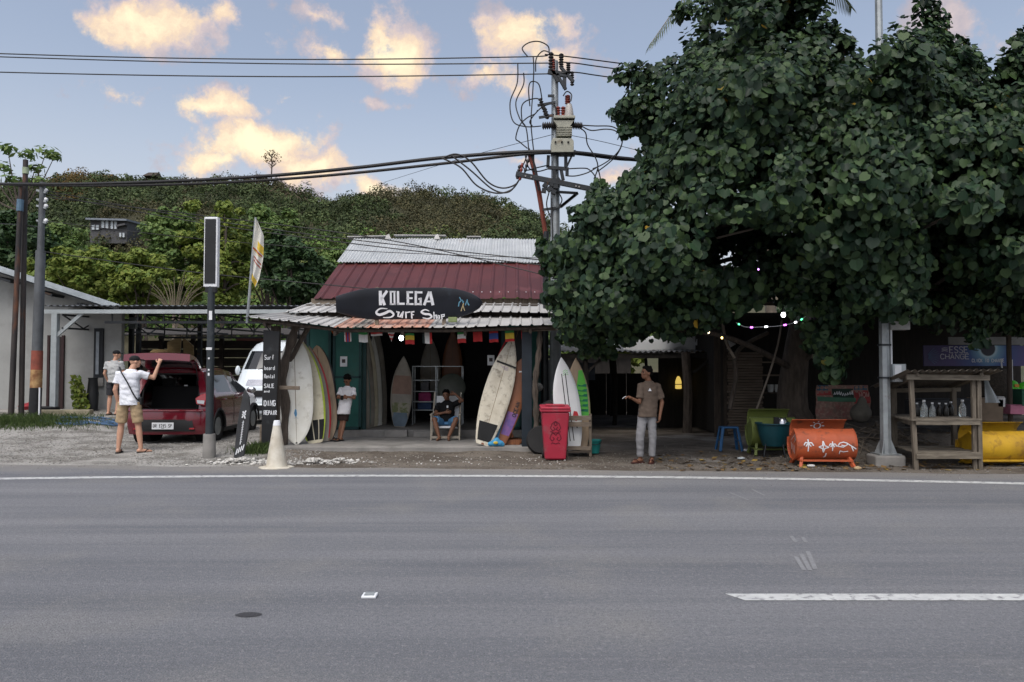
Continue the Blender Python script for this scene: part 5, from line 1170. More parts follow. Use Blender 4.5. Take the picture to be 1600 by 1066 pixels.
# black lettered board at the porch corner, small black fin-shaped board, cone
def build_boards():
    Y = 14.86; xa, xb = at(410, 600, Y).x, at(437, 600, Y).x; s = thing('lettered_board', 'tall black board painted with white lettering at the porch corner', 'sign', ((xa + xb) / 2, Y, .05))
    mb = MB(); mb.prism([(xa, .02), (xb - .08, .06), (xb, 2.33), (xa + .02, 2.36)], .04, frame((0, Y, 0), (1, 0, 0), (0, 0, 1), (0, -1, 0))); mb.build('board', MT['black'], s, bevel=.006)
    M = frame((0, Y - .041, 0), (1, 0, 0), (0, 0, 1), (0, -1, 0))
    for tx, py, h, w, gp, sw in (('Surf', 562, .085, .034, .015, .010), ('board', 578, .075, .03, .012, .010), ('Rental', 591, .075, .026, .010, .010), ('SALE', 606, .075, .036, .014, .013), ('and', 613, .04, .026, .012, .010), ('DING', 634, .10, .042, .016, .017), ('REPAIR', 648, .08, .03, .012, .014)):
        z = at(420, py, Y).z; mb = MB(); text(mb, tx, xa + .05, z, h, w, gp, sw, .003, M); mb.build('lettering', MT['whitepaint'], s)
    mb = MB(); mb.box((xa - .02, Y + .03, .28), (.05, .05, .5)); mb.build('stake', MT['woodx'], s)
    Y = 13.35; a = at(366, 712, Y); b = at(379, 609, Y); a.z = gz(a.x, Y)
    s = thing('fin_board', 'small black board shaped like a surfboard nose standing in rubble', 'sign', a)
    M = frame(a, (1, 0, 0), (b - a).normalized(), Vector((1, 0, 0)).cross((b - a).normalized())); L = (b - a).length
    mb = MB(); mb.prism([(.0, .0), (.17, .10), (.20, .5 * L), (.19, .72 * L), (.14, .9 * L), (.06, L), (.035, .97 * L), (.02, .85 * L), (-.01, .5 * L)], .05, M); mb.build('board', pmat('charcoal board', (.035, .037, .04), .6, var=.3, bump=.15), s, bevel=.012)
    M2 = M @ Matrix.Translation((0, 0, .0505)); mb = MB()
    for pts in ([(.07, .70 * L), (.12, .60 * L)], [(.12, .71 * L), (.065, .61 * L)], [(.06, .655 * L), (.125, .66 * L)]): mb.ribbon(pts, .022, .003, M2)
    mb.build('mark', MT['whitepaint'], s); mb = MB(); mb.ribbon([(.095, .57 * L), (.085, .24 * L)], .012, .003, M2)
    for k in range(9): mb.ribbon([(.075, (.27 + k * .034) * L), (.11, (.28 + k * .034) * L)], .008, .003, M2)
    mb.build('lettering', MT['whitepaint'], s); mb = MB()
    for k in range(4): mb.ribbon([(.03 + k * .035, (.10 + .02 * k) * L), (.05 + k * .035, (.18 + .02 * k) * L)], .016, .003, M2)
    mb.build('lettering', MT['whitepaint'], s)
    # cone
    Y = 12.62; p = at(432, 730, Y); z = gz(p.x, Y); cm = pmat('dirty pale cone plastic', (.60, .57, .49), .6, col2=(.47, .43, .35), scale=5, bump=.1, col3=(.34, .27, .18), thr3=(.6, .75), scale3=4)
    s = thing('traffic_cone', 'faded off-white traffic cone at the edge of the road', 'cone', (p.x, Y, z))
    mb = MB(); mb.lathe([(.175, .03), (.165, .06), (.14, .22), (.115, .38), (.085, .56), (.058, .72), (.045, .78), (.03, .785)], (p.x, Y, z), 22); mb.build('cone', cm, s, smooth=True)
    mb = MB(); vs = [(p.x + (.27 + .02 * math.sin(i * 2.1)) * math.cos(i * math.pi / 12), Y + (.25 + .02 * math.cos(i * 1.7)) * math.sin(i * math.pi / 12), z + q) for q in (-.01, .035) for i in range(24)]
    mb.add(vs, [tuple(range(24))[::-1], tuple(range(24, 48))] + [(i, (i + 1) % 24, 24 + (i + 1) % 24, 24 + i) for i in range(24)]); mb.build('base', cm, s, bevel=.01)
    mb = MB(); mb.lathe([(.064, .70), (.0635, .705), (.049, .775), (.04, .782)], (p.x, Y, z + .004), 20); mb.build('reflective_top', MT['whitepaint'], s, smooth=True)
build_boards()
# ---- trees between the shop and the hill
def leafy_tree(name, label, base, crowns, n, size, mat, trunk_r=.14, group=None, limbs=10, pale=None):
    t = thing(name, label, 'tree', base, group); base = Vector(base); C = []; Nn = []; rs = random.Random(sum(map(ord, label)) % 999)
    tot = sum(c[3] * c[4] * c[5] for c in crowns); clumps = []
    for (cx, cy, cz, rx, ry, rz) in crowns:
        k = max(4, int(70 * rx * ry * rz / tot))
        d_ = rand_dirs(k) * (np.random.uniform(.35, 1, (k, 1)) ** .6) * np.array([rx, ry, rz]) + np.array([cx, cy, cz])
        clumps += [(p, .28 * (rx + rz) / 2 * rs.uniform(.6, 1.3)) for p in d_]
    per = max(10, int(n * 2.4) // len(clumps))
    for p, r in clumps:
        d_ = rand_dirs(per); C.append(p + d_ * np.random.uniform(.3, 1.05, (per, 1)) * np.array([r, r, r * .75])); Nn.append(d_ * .6 + rand_dirs(per) * .6 + np.array([0, -.1, .5]))
    C = np.concatenate(C); V = leaf_quads(C, np.concatenate(Nn), np.random.uniform(.6, 1.2, len(C)) * size * .55, 1.7)
    o = quad_object('crown', V, mat, t); o['kind'] = 'stuff'
    top = Vector(max(crowns, key=lambda c: c[2] + c[5])[:3]); bm_ = MAT_BARKP if pale else MT['bark']
    mid = base.lerp(top, .5) + Vector((rs.uniform(-.3, .3), 0, 0))
    q = MB(); P = curve_pts([base - Vector((0, 0, .2)), base.lerp(mid, .5), mid, top], 5); q.tube(P, [trunk_r * (1 - .75 * i / (len(P) - 1)) for i in range(len(P))], 8); q.build('trunk', bm_, t, smooth=True)
    for i in range(limbs):
        p = Vector(clumps[rs.randrange(len(clumps))][0]); s_ = base.lerp(top, rs.uniform(.35, .85)); m_ = s_.lerp(p, .5) + Vector((0, 0, .2)); q = MB(); q.tube(curve_pts([s_, m_, p], 4), [trunk_r * .4 * (1 - .1 * j) for j in range(9)], 6); q.build('limb', bm_, t, smooth=True)
    return t
MAT_BARKP = pmat('pale bark', (.26, .22, .18), .9, col2=(.17, .14, .11), scale=4)
LF_Y = leafmat('yellow green foliage', [(.13, .20, .036), (.18, .235, .045), (.23, .265, .052), (.11, .17, .036)], .6, .3, spec=.25)
LF_M = leafmat('mid green foliage', [(.08, .145, .04), (.115, .18, .05), (.15, .205, .056)], .6, .25, spec=.25)
LF_D = leafmat('dark green foliage', [(.024, .055, .02), (.035, .072, .024), (.05, .09, .028)], .55, .2, spec=.3)
def mt(label, px, ytop, ybot, d, rpx, mat, n=5200, name='leafy_tree', size=.3, pale=False, lobes=3):
    top = at(px, ytop, d); bot = at(px, ybot, d); r = rpx / 1200 * d; h = (top.z - bot.z); rs = random.Random(px); cr = []
    cz = (top.z + bot.z) / 2
    cr.append((top.x, d, cz, r * .75, r * .75, h * .5))
    for k in range(lobes): cr.append((top.x + rs.uniform(-.6, .6) * r, d + rs.uniform(-.5, .5) * r, cz + rs.uniform(-.35, .3) * h, r * .55, r * .55, h * .3))
    leafy_tree(name, label, (top.x, d, hill_z(top.x, d) if d > 44 else .2), cr, n, size, mat, trunk_r=.1 + .03 * r, group='trees at the foot of the hill', pale=pale)
mt('dark green tree behind the two thin poles at far left', 30, 330, 470, 46, 95, LF_D, 6500, size=.34)
mt('mid green tree just right of the tapered utility pole', 98, 352, 450, 52, 48, LF_M, 5000, size=.34)
mt('low yellow green tree above the house roof', 140, 385, 475, 36, 85, LF_Y, 5600)
mt('bright yellow green tree below the hillside house', 222, 390, 478, 34, 55, LF_Y, 5600)
mt('tall pale-stemmed yellow green tree left of the blank sign', 280, 322, 478, 40, 72, LF_M, 8000, pale=True, lobes=5)
mt('yellow green tree directly behind the blank sign', 345, 330, 478, 38, 66, LF_Y, 6000, lobes=5)
mt('broad mid green tree behind the flag pole', 408, 325, 476, 42, 80, LF_M, 7500, lobes=5)
mt('dark green spreading tree beside the maroon roof', 455, 362, 480, 34, 72, LF_D, 7500, lobes=5)
mt('small mid green tree touching the zinc roof edge', 510, 385, 470, 40, 42, LF_M, 3500)
mt('light green tree seen past the utility pole', 890, 490, 570, 32, 45, LF_M, 3600)
mt('yellow green tree above the open shed roof', 985, 480, 570, 34, 60, LF_Y, 4200)
mt('mid green tree behind the far end of the shed', 1090, 490, 590, 33, 70, LF_M, 4200)
mt('dark green tree behind the roadside stall at right', 1480, 440, 600, 30, 120, LF_D, 6500)
mt('dark green tree far behind the fruit shack at right', 1640, 400, 600, 31, 120, LF_D, 5000)
mt('mid green tree filling the gap behind the big trunk', 1290, 440, 600, 31, 90, LF_D, 5200)
# fan of dry stems below the pale-stemmed tree
STEMM = pmat('dry stem', (.15, .125, .085), .9)
fs = thing('dry_stem_fan', 'fan of bare pale stems rising behind the carport roof', 'shrub', at(275, 480, 33))
for k in range(16):
    a = R(-52 + k * 7); L = random.uniform(.9, 1.7); b0_ = at(275 + (k - 8) * 2.0, 482, 33); q = MB(); e = b0_ + Vector((math.sin(a) * L, random.uniform(-.3, .3), math.cos(a) * L)); q.tube(curve_pts([b0_, b0_.lerp(e, .5) + Vector((-.1 * math.sin(a), 0, .1)), e], 4), [.035 - .003 * i for i in range(9)], 5); q.build('stem', STEMM, fs)
# spindly tree at the top-left corner
sp = [(at(12, 232, 31), .5), (at(4, 262, 31), .5), (at(40, 240, 31), .55), (at(72, 238, 31), .6), (at(55, 262, 31), .5), (at(20, 280, 31), .6), (at(60, 285, 31), .5), (at(-20, 250, 31), .6), (at(-30, 285, 31), .7), (at(85, 245, 31), .3)]
t = thing('spindly_tree', 'sparse spindly tree with tufted leaves above the left poles', 'tree', (at(30, 500, 31).x, 31, .3)); C = []; Nn = []
for p, r in sp:
    k = 42; d_ = rand_dirs(k); C.append(np.array(p) + d_ * np.random.uniform(.2, 1, (k, 1)) * np.array([r, r, r * .55])); Nn.append(d_ + np.array([0, 0, .6]))
o = quad_object('crown', leaf_quads(np.concatenate(C), np.concatenate(Nn), np.random.uniform(.09, .16, len(sp) * 42), 2.6), LF_M, t); o['kind'] = 'stuff'
b_ = Vector((at(30, 500, 31).x, 31, .2)); f_ = at(32, 330, 31); q = MB(); q.tube(curve_pts([b_, b_.lerp(f_, .5), f_], 5), .09, 7); q.build('trunk', MT['bark'], t, smooth=True)
for p, r in sp: q = MB(); q.tube(curve_pts([f_, f_.lerp(p, .5) + Vector((0, 0, -.25)), p], 5), [.05 - .004 * i for i in range(11)], 5); q.build('limb', MT['bark'], t)
# hillside house and two ridge shelters
def build_hill_house():
    d = 92; c = at(170, 355, d); k = d / 1200; h = thing('hillside_house', 'dark timber house with large pale windows among trees on the hillside', 'house', c)
    dk = pmat('dark timber cladding', (.09, .09, .095), .7); rf = pmat('grey blue roof', (.22, .25, .29), .5); gl = pmat('pale window glass', (.62, .68, .72), .3, bump=0)
    mb = MB(); mb.box(c + Vector((0, 2, -.55)), (58 * k, 4, 37 * k)); mb.build('wall', dk, h)
    mb = MB(); mb.box(c + Vector((0, 1.9, 12.5 * k)), (64 * k, 5.2, .22), (R(3), R(1.5), 0)); mb.build('roof', rf, h)
    mb = MB(); mb.box(c + Vector((22 * k, .4, 2 * k)), (14 * k, 2, .2), (0, R(-12), 0)); mb.build('lower_roof', dk, h)
    for x0, x1, y0, y1 in ((158, 171, 345, 357), (172.5, 184, 346, 358), (143, 156, 352, 359), (186, 196, 364, 371)):
        a, b = at(x0, y1, d - .1), at(x1, y0, d - .1); mb = MB(); mb.box(((a.x + b.x) / 2, d - .12, (a.z + b.z) / 2), (b.x - a.x, .12, b.z - a.z)); w = mb.build('window', gl, h)
        for q_ in (-.5, 0, .5):
            mb = MB(); mb.box(((a.x + b.x) / 2 + q_ * (b.x - a.x), d - .22, (a.z + b.z) / 2), (.09, .1, b.z - a.z)); mb.build('mullion', dk, w)
    for lab, px, py, wpx in (('small thatched shelter on the skyline at left', 240, 276, 20), ('small dark shelter on the skyline near the bare tree', 409, 279, 12)):
        c = at(px, py, 148); k = 148 / 1200; h = thing('ridge_shelter', lab, 'shelter', c)
        mb = MB(); mb.add([(c.x - wpx / 2 * k, 146, c.z - .3), (c.x + wpx / 2 * k, 146, c.z - .3), (c.x + wpx / 2 * k, 150, c.z - .3), (c.x - wpx / 2 * k, 150, c.z - .3), (c.x - 1, 148, c.z + .8), (c.x + 1, 148, c.z + .8)], [(0, 1, 5, 4), (1, 2, 5), (2, 3, 4, 5), (3, 0, 4), (3, 2, 1, 0)]); mb.build('roof', MT['darkwood'], h)
        for sx in (-1, 1): mb = MB(); mb.box((c.x + sx * wpx * .38 * k, 147, c.z - 1.2), (.25, .25, 2)); mb.build('post', MT['darkwood'], h)
build_hill_house()
bt = at(424, 272, 147); t = thing('bare_tree', 'bare twiggy tree standing alone on the skyline', 'tree', bt)
q = MB(); q.tube([bt - Vector((0, 0, 1)), bt + Vector((.1, 0, 2)), bt + Vector((0, 0, 4))], [.16, .12, .05], 6); q.build('trunk', MT['bark'], t); rs = random.Random(4)
for k in range(22):
    s_ = bt + Vector((.05, 0, rs.uniform(.8, 3.5))); a = rs.uniform(0, 6.28); L = rs.uniform(.8, 2.0); e = s_ + Vector((math.cos(a) * L * .8, math.sin(a) * L * .5, L * .8)); q = MB(); q.tube([s_, s_.lerp(e, .5) + Vector((.1, 0, 0)), e], [.06, .045, .02], 4); q.build('limb', MT['bark'], t)
d_ = rand_dirs(160); C = np.array(bt) + np.array([0, 0, 3.2]) + d_ * np.random.uniform(.5, 1, (160, 1)) * np.array([2.0, 1.5, 1.6]); o = quad_object('crown', leaf_quads(C, d_ + rand_dirs(160), np.random.uniform(.15, .3, 160), 1.5), leafmat('dry leaf', [(.12, .07, .03), (.16, .09, .04)], .8, .2), t); o['kind'] = 'stuff'
# ------------------------------------------------------------------ the utility pole with its switchgear, and the overhead lines
INSB = pmat('black insulator', (.025, .022, .022), .4, bump=0); INSR = pmat('red brown insulator', (.22, .045, .03), .35, bump=0); OLIVE = pmat('pale equipment paint', (.34, .34, .28), .5, var=.2, bump=.05, col3=(.2, .17, .12), thr3=(.62, .75), scale3=5)
GREYI = pmat('grey ceramic', (.42, .40, .38), .4, bump=0)
def sheds(mb, a, b, r, n):
    a = Vector(a); b = Vector(b); P = []; rr = []
    for i in range(n):
        for q, k in ((0, .55), (.35, 1), (.55, 1), (.9, .55)): P.append(a.lerp(b, (i + q) / n)); rr.append(r * k)
    mb.tube(P + [b], rr + [r * .5], 9)
D = 16.6
def build_main_pole():
    X = at(868, 690, D).x; p = thing('utility_pole', 'tall galvanised utility pole loaded with switchgear beside the shop', 'utility pole', (X, D, 0))
    top = at(866, 96, D); x_top = X
    pts = [Vector((X, D, -.1)), Vector((X, D, 3.0)), Vector((X, D, 5.6)), Vector((X, D, top.z))]
    for a, b, r0, r1 in ((pts[0], pts[1], .125, .12), (pts[1], pts[2], .105, .10), (pts[2], pts[3], .085, .075)):
        mb = MB(); mb.cyl(a, b, r0, r1, 16); mb.build('shaft', MT['galv'] if a.z > 2 else pmat('dull grey steel', (.16, .18, .19), .5, .4, var=.3), p, smooth=True)
    for z in (3.0, 5.6, 4.4):
        mb = MB(); mb.cyl((X, D, z - .05), (X, D, z + .05), .135 if z < 4 else .115, n=16); mb.build('collar', MT['galv'], p)
    mb = MB(); mb.tube([(X - .2, D + .1, 0), (X - .2, D + .1, 3.2), (X - .19, D + .1, 4.6)], .06, 10); mb.build('cable_duct', MT['dsteel'], p, smooth=True)
    B = lambda x, y, dd=0: at(x, y, D - .12 + dd)
    k = D / 1200
    # pole top: post insulators on brackets
    for (x, y0, y1, r, m) in ((861, 112, 82, .06, INSB), (864.5, 112, 92, .045, INSR), (877, 106, 84, .055, INSB), (888, 116, 98, .05, INSB), (894, 134, 112, .045, INSB)):
        mb = MB(); sheds(mb, B(x, y0), B(x, y1), r, 6); mb.build('post_insulator', m, p, smooth=True)
    for a, b, w in (((856, 112), (886, 118), .10), ((870, 116), (884, 140), .06), ((862, 108), (872, 128), .07), ((876, 105), (896, 128), .06), ((882, 120), (882, 138), .05)):
        mb = MB(); mb.beam(B(*a), B(*b), .08, w); mb.build('bracket', MT['dsteel'], p)
    # fuse cut-outs at left
    for (x, y) in ((846, 162), (850, 172), (853, 178)):
        mb = MB(); sheds(mb, B(x - 2, y - 8), B(x + 3, y + 8), .05, 4); mb.build('cutout', INSB, p, smooth=True)
    for a, b in (((840, 165), (868, 160)), ((842, 184), (866, 180)), ((856, 150), (866, 150))):
        mb = MB(); mb.beam(B(*a), B(*b), .04, .05); mb.build('bracket', MT['dsteel'], p)
    # arresters and bushings above the tank
    mb = MB(); sheds(mb, B(887, 163), B(887, 149), .065, 5); mb.build('arrester', INSR, p, smooth=True)
    mb = MB(); mb.lathe([(.10, 0), (.105, .08), (.085, .22), (.06, .32)], B(889, 186), 16); mb.build('bushing', GREYI, p, smooth=True)
    for x in (872, 880):
        mb = MB(); sheds(mb, B(x, 186), B(x, 167), .055, 5); mb.build('bushing', INSR, p, smooth=True)
    # switch tank: flared cap, ribbed body, cross bushings, control box
    mb = MB(); mb.box(B(881, 187), (.46, .40, .06)); mb.build('tank_lid', OLIVE, p, bevel=.01)
    mb = MB(); mb.prism([(-.22, 0), (.22, 0), (.13, -.13), (.13, -.20), (-.13, -.20), (-.13, -.13)], .32, frame(B(881, 188, -.16), (1, 0, 0), (0, 0, 1), (0, 1, 0))); mb.build('tank_cone', OLIVE, p)
    mb = MB(); mb.box(B(881, 208), (.28, .30, .19)); bd = mb.build('tank_body', OLIVE, p, bevel=.01)
    for i in range(6):
        mb = MB(); mb.box(B(881, 202 + i * 2.6), (.33, .35, .016)); mb.build('cooling_rib', OLIVE, bd)
    for sgn, x0, x1 in ((-1, 870, 847), (1, 893, 910)):
        mb = MB(); sheds(mb, B(x0, 196), B(x1, 197), .085, 7); mb.build('side_bushing', INSB, p, smooth=True)
    mb = MB(); mb.prism([(-.20, 0), (.20, 0), (.24, -.06), (.24, -.30), (-.24, -.30), (-.24, -.06)], .38, frame(B(879, 216, -.19), (1, 0, 0), (0, 0, 1), (0, 1, 0))); cb = mb.build('control_box', OLIVE, p, bevel=.008)
    for x in (868, 878, 888):
        mb = MB(); mb.cyl(B(x, 222, -.19), B(x, 222, -.22), .022, n=8); mb.build('terminal', INSB, cb)
    mb = MB(); mb.box(B(880, 240), (.52, .36, .05)); mb.build('tank_base', MT['dsteel'], p)
    for a, b, w in (((857, 243), (856, 262), .05), ((856, 262), (884, 264), .07), ((884, 264), (884, 243), .05), ((896, 238), (884, 264), .04), ((886, 262), (886, 275), .06), ((866, 262), (866, 286), .05), ((876, 262), (880, 282), .05)):
        mb = MB(); mb.beam(B(*a), B(*b), .07, w); mb.build('hanger_frame', MT['dsteel'], p)
    # angled cross-arm and cable terminations
    mb = MB(); mb.beam(B(806, 272, -.1), B(936, 298, -.1), .09, .10); ca = mb.build('cross_arm', MT['dsteel'], p)
    for x in (821, 830, 900, 905, 925):
        mb = MB(); mb.cyl(B(x, 272 + (x - 806) * .2, -.14), B(x, 272 + (x - 806) * .2, -.165), .02, n=8); mb.build('bolt', GREYI, ca)
    for (x, y) in ((852, 290), (858, 296), (862, 288), (868, 292), (872, 282), (856, 284), (865, 300), (850, 298)):
        mb = MB(); mb.box(B(x, y, -.08), (.10, .12, .09), (0, R(x * 13 % 60), 0)); mb.build('clamp', MT['dsteel'], p)
    for (x0, y0, x1, y1) in ((812, 282, 816, 255), (808, 280, 812, 258), (818, 276, 826, 248)):
        mb = MB(); sheds(mb, B(x0, y0, -.1), B(x1, y1, -.1), .035, 4); mb.build('cable_end', INSR if x0 == 812 else INSB, p, smooth=True)
    for a, b in (((870, 300), (903, 302)), ((903, 302), (876, 324)), ((899, 304), (872, 326)), ((870, 325), (848, 328))):
        mb = MB(); mb.beam(B(*a), B(*b), .05, .05); mb.build('stay_bracket', MT['dsteel'], p)
    # red-brown cable duct running down to the roof
    mb = MB(); mb.tube([B(826, 236, .05), B(834, 262, .05), B(842, 300, .1), B(850, 350, .2), B(856, 392, .3)], [.05, .055, .055, .05, .05], 8); mb.build('red_duct', pmat('red oxide duct', (.22, .055, .035), .6), p, smooth=True)
    # jumper wires
    J = [[(824, 88), (816, 76), (826, 67), (842, 65), (856, 72), (858, 82)], [(837, 112), (838, 92), (848, 80), (858, 82)], [(833, 88), (834, 110), (832, 150), (830, 180), (830, 200), (834, 238)], [(809, 100), (808, 130), (797, 160), (802, 190), (822, 198), (846, 197)], [(818, 114), (818, 132), (806, 160), (812, 185), (822, 200), (826, 232)],
         [(846, 158), (838, 154), (822, 158), (815, 168), (816, 190), (820, 196)], [(828, 166), (826, 140), (830, 128), (842, 132), (847, 156)], [(840, 172), (836, 178), (824, 184), (812, 196), (806, 216), (812, 222), (824, 232)], [(871, 186), (866, 164), (850, 166), (838, 176), (828, 190), (832, 197)],
         [(910, 196), (930, 197), (956, 198), (970, 208), (972, 224), (964, 242), (950, 256), (934, 268)], [(910, 198), (924, 204), (946, 202), (962, 205), (972, 218), (968, 234), (955, 248), (940, 258), (926, 264)], [(906, 200), (915, 208), (918, 226), (930, 246), (934, 262), (928, 280)], [(886, 264), (910, 263), (920, 265), (930, 276), (934, 290)], [(886, 275), (900, 275), (918, 270), (932, 262)],
         [(820, 240), (826, 262), (840, 268), (856, 264)], [(815, 256), (822, 266), (840, 262), (858, 258)], [(826, 234), (820, 252), (812, 268)], [(880, 150), (886, 143), (893, 148), (892, 158)], [(872, 300), (878, 312), (874, 322)], [(858, 300), (854, 320), (860, 340)], [(934, 262), (938, 280), (936, 296)], [(862, 310), (863, 350), (864, 400)]]
    for c in J:
        mb = MB(); mb.tube(curve_pts([B(x, y, -.06 + .03 * (i % 3)) for i, (x, y) in enumerate(c)], 6), .014, 5); mb.build('jumper_wire', MT['cable'], p)
    for x0, y0 in ((834, 238), (826, 232), (830, 236)):
        mb = MB(); mb.tube(curve_pts([B(x0, y0), B(834, 255), B(842, 298)], 5), .022, 5); mb.build('down_cable', MT['cable'], p)
build_main_pole()
def line(label, pts, r, name='overhead_wire', n=10, group=None):
    mb = MB(); mb.tube(curve_pts(pts, n), r, 5); return tag(mb.build(name, MT['cable'], smooth=True), label, 'wire', group)
P_ = lambda x, y, d: at(x, y, d)
line('uppermost bare wire crossing the sky to the pole top', [P_(-700, 55, 18), P_(0, 84, 17.3), P_(450, 93, 16.9), P_(820, 89, 16.55), P_(861, 86, 16.5), P_(1000, 103, 17.2), P_(1300, 140, 19), P_(1700, 190, 23)], .014)
line('second bare wire crossing the sky just under the uppermost', [P_(-700, 62, 18.4), P_(0, 89, 17.7), P_(450, 100, 17.2), P_(835, 99, 16.7), P_(888, 98, 16.6), P_(980, 110, 17.4), P_(1300, 150, 19.4), P_(1700, 200, 23)], .014)
line('third bare wire crossing the sky below the upper pair', [P_(-700, 92, 18), P_(0, 113, 17.2), P_(450, 120, 16.8), P_(836, 116, 16.5), P_(894, 113, 16.45), P_(980, 124, 17), P_(1300, 160, 19), P_(1700, 210, 22)], .014)
for lab, off, r in (('thick twisted black cable bundle slung from the left pole to the main pole', 0, .042), ('lower strand of the thick cable bundle slung across the hillside', 5, .034)):
    line(lab, [P_(-500, 250, 24), P_(-100, 282, 21.5), P_(64, 288 + off * .3, 19.9), P_(250, 284 + off, 18.8), P_(420, 275 + off * 1.3, 18.0), P_(560, 262 + off * 1.6, 17.4), P_(700, 246 + off * 1.8, 16.9), P_(855, 237 + off * .4, 16.4), P_(960, 246 + off * .4, 17), P_(1060, 262, 18), P_(1400, 330, 22)], r, 'cable_bundle')
for i, c in enumerate(([(690, 247), (720, 262), (745, 290), (775, 302), (800, 296), (814, 276)], [(705, 243), (735, 266), (770, 296), (795, 300), (812, 280)], [(690, 248), (712, 241), (735, 252), (762, 284), (785, 294), (806, 288), (814, 274)])):
    line(['longest black cable loop hanging left of the cross-arm', 'middle black cable loop hanging left of the cross-arm', 'highest black cable loop hanging left of the cross-arm'][i], [P_(x, y, 16.6) for x, y in c], .018, 'cable_loop', 8)
low = [((70, 298, 20), (300, 340, 18.8), (545, 374, 17.6), (860, 408, 16.5), 'service wire descending from the tapered pole across the zinc roof'), ((70, 303, 20), (300, 346, 18.8), (545, 380, 17.6), (860, 416, 16.5), 'second service wire just below the first across the zinc roof'), ((70, 308, 20), (300, 335, 18.9), (600, 374, 17.4), (860, 432, 16.5), 'third service wire crossing the two others over the roof'), ((68, 345, 20), (300, 372, 18.8), (560, 392, 17.4), (860, 404, 16.5), 'thin service wire along the upper zinc roof'), ((66, 393, 20), (300, 425, 18.5), (520, 446, 17.2), (640, 458, 16.6), 'low black wire running just above the maroon eave'), ((68, 358, 20), (40, 352, 20.5), (-60, 345, 22), (-300, 320, 24), 'wire leaving the tapered pole to the left edge')]
for a, b, c, d_, lab in low: line(lab, [P_(*a), P_(*b), P_(*c), P_(*d_)], .012 if 'thin' not in lab else .008, 'service_wire')
line('fine wire rising from the hill skyline to the pole', [P_(600, 285, 30), P_(720, 248, 22), P_(865, 210, 16.5)], .007)
line('fine wire from the pole to the big tree', [P_(893, 212, 16.6), P_(960, 226, 17.5), P_(1100, 262, 20)], .007)
# ------------------------------------------------------------------ big round-leaved tree
SIL = [(1085,-70),(1068,0),(1064,55),(1075,78),(1048,84),(1040,102),(1000,96),(970,104),(966,128),(985,146),(962,160),(959,196),(984,212),(1006,206),(998,238),(1004,262),(976,262),(965,292),(940,300),(908,322),(898,338),(910,352),(874,372),(845,384),(850,412),(866,440),(852,470),(872,500),(884,528),(906,548),(944,552),(966,536),(1010,530),(1070,528),(1110,512),(1160,482),(1200,466),(1230,482),(1262,530),(1286,590),(1312,592),(1326,548),(1352,506),(1384,494),(1430,500),(1470,516),(1520,512),(1560,518),(1600,524),(1700,540),(1780,480),(1790,200),(1740,60),(1650,36),(1602,52),(1584,78),(1560,98),(1536,110),(1524,84),(1502,76),(1482,62),(1470,14),(1442,4),(1418,18),(1400,34),(1378,62),(1366,112),(1346,122),(1340,88),(1330,60),(1308,52),(1290,18),(1282,-70)]
def inside(x, y):
    c = False; n = len(SIL)
    for i in range(n):
        x0, y0 = SIL[i]; x1, y1 = SIL[i - 1]
        if (y0 > y) != (y1 > y) and x < (x1 - x0) * (y - y0) / (y1 - y0) + x0: c = not c
    return c
def edist(x, y):
    m = 1e9
    for i in range(len(SIL)):
        ax, ay = SIL[i]; bx, by = SIL[i - 1]; dx, dy = bx - ax, by - ay; t = max(0, min(1, ((x - ax) * dx + (y - ay) * dy) / (dx * dx + dy * dy))); m = min(m, math.hypot(x - ax - t * dx, y - ay - t * dy))
    return m
HEART = np.array([(0, .06), (-.27, -.04), (-.52, .24), (-.42, .66), (0, .98), (.42, .66), (.52, .24), (.27, -.04)])
HLIFT = np.array([0, .10, .16, .10, -.06, .10, .16, .10])
def heart_leaves(C, Nrm, S_):
    n = len(C); Nrm = Nrm / np.linalg.norm(Nrm, axis=1, keepdims=True)
    dn = np.array([0, 0, -1.0]) + np.random.normal(size=(n, 3)) * .55; t = dn - Nrm * np.sum(dn * Nrm, axis=1, keepdims=True); t /= np.maximum(1e-6, np.linalg.norm(t, axis=1, keepdims=True)); s = np.cross(t, Nrm)
    w = np.random.uniform(.75, 1.1, n)
    V = C[:, None, :] + s[:, None, :] * (HEART[None, :, 0:1] * (S_ * w)[:, None, None]) + t[:, None, :] * ((HEART[None, :, 1:2] - .4) * S_[:, None, None]) + Nrm[:, None, :] * ((HLIFT[None, :, None] * np.random.uniform(-1.4, 2.6, n)[:, None, None]) * S_[:, None, None])
    return V, s, t, Nrm
LEAF = leafmat('big round leaf', [(.009, .022, .012), (.014, .033, .017), (.024, .050, .024), (.044, .076, .030), (.015, .037, .019)], .5, .2, spec=.22)
for n_ in LEAF.node_tree.nodes:
    if n_.type == 'VALTORGB':
        e = n_.color_ramp.elements; a = e.new(.9962); a.color = (.05, .09, .03, 1); e[len(e) - 1].color = (.42, .26, .03, 1); b = e.new(.998); b.color = (.30, .22, .03, 1)
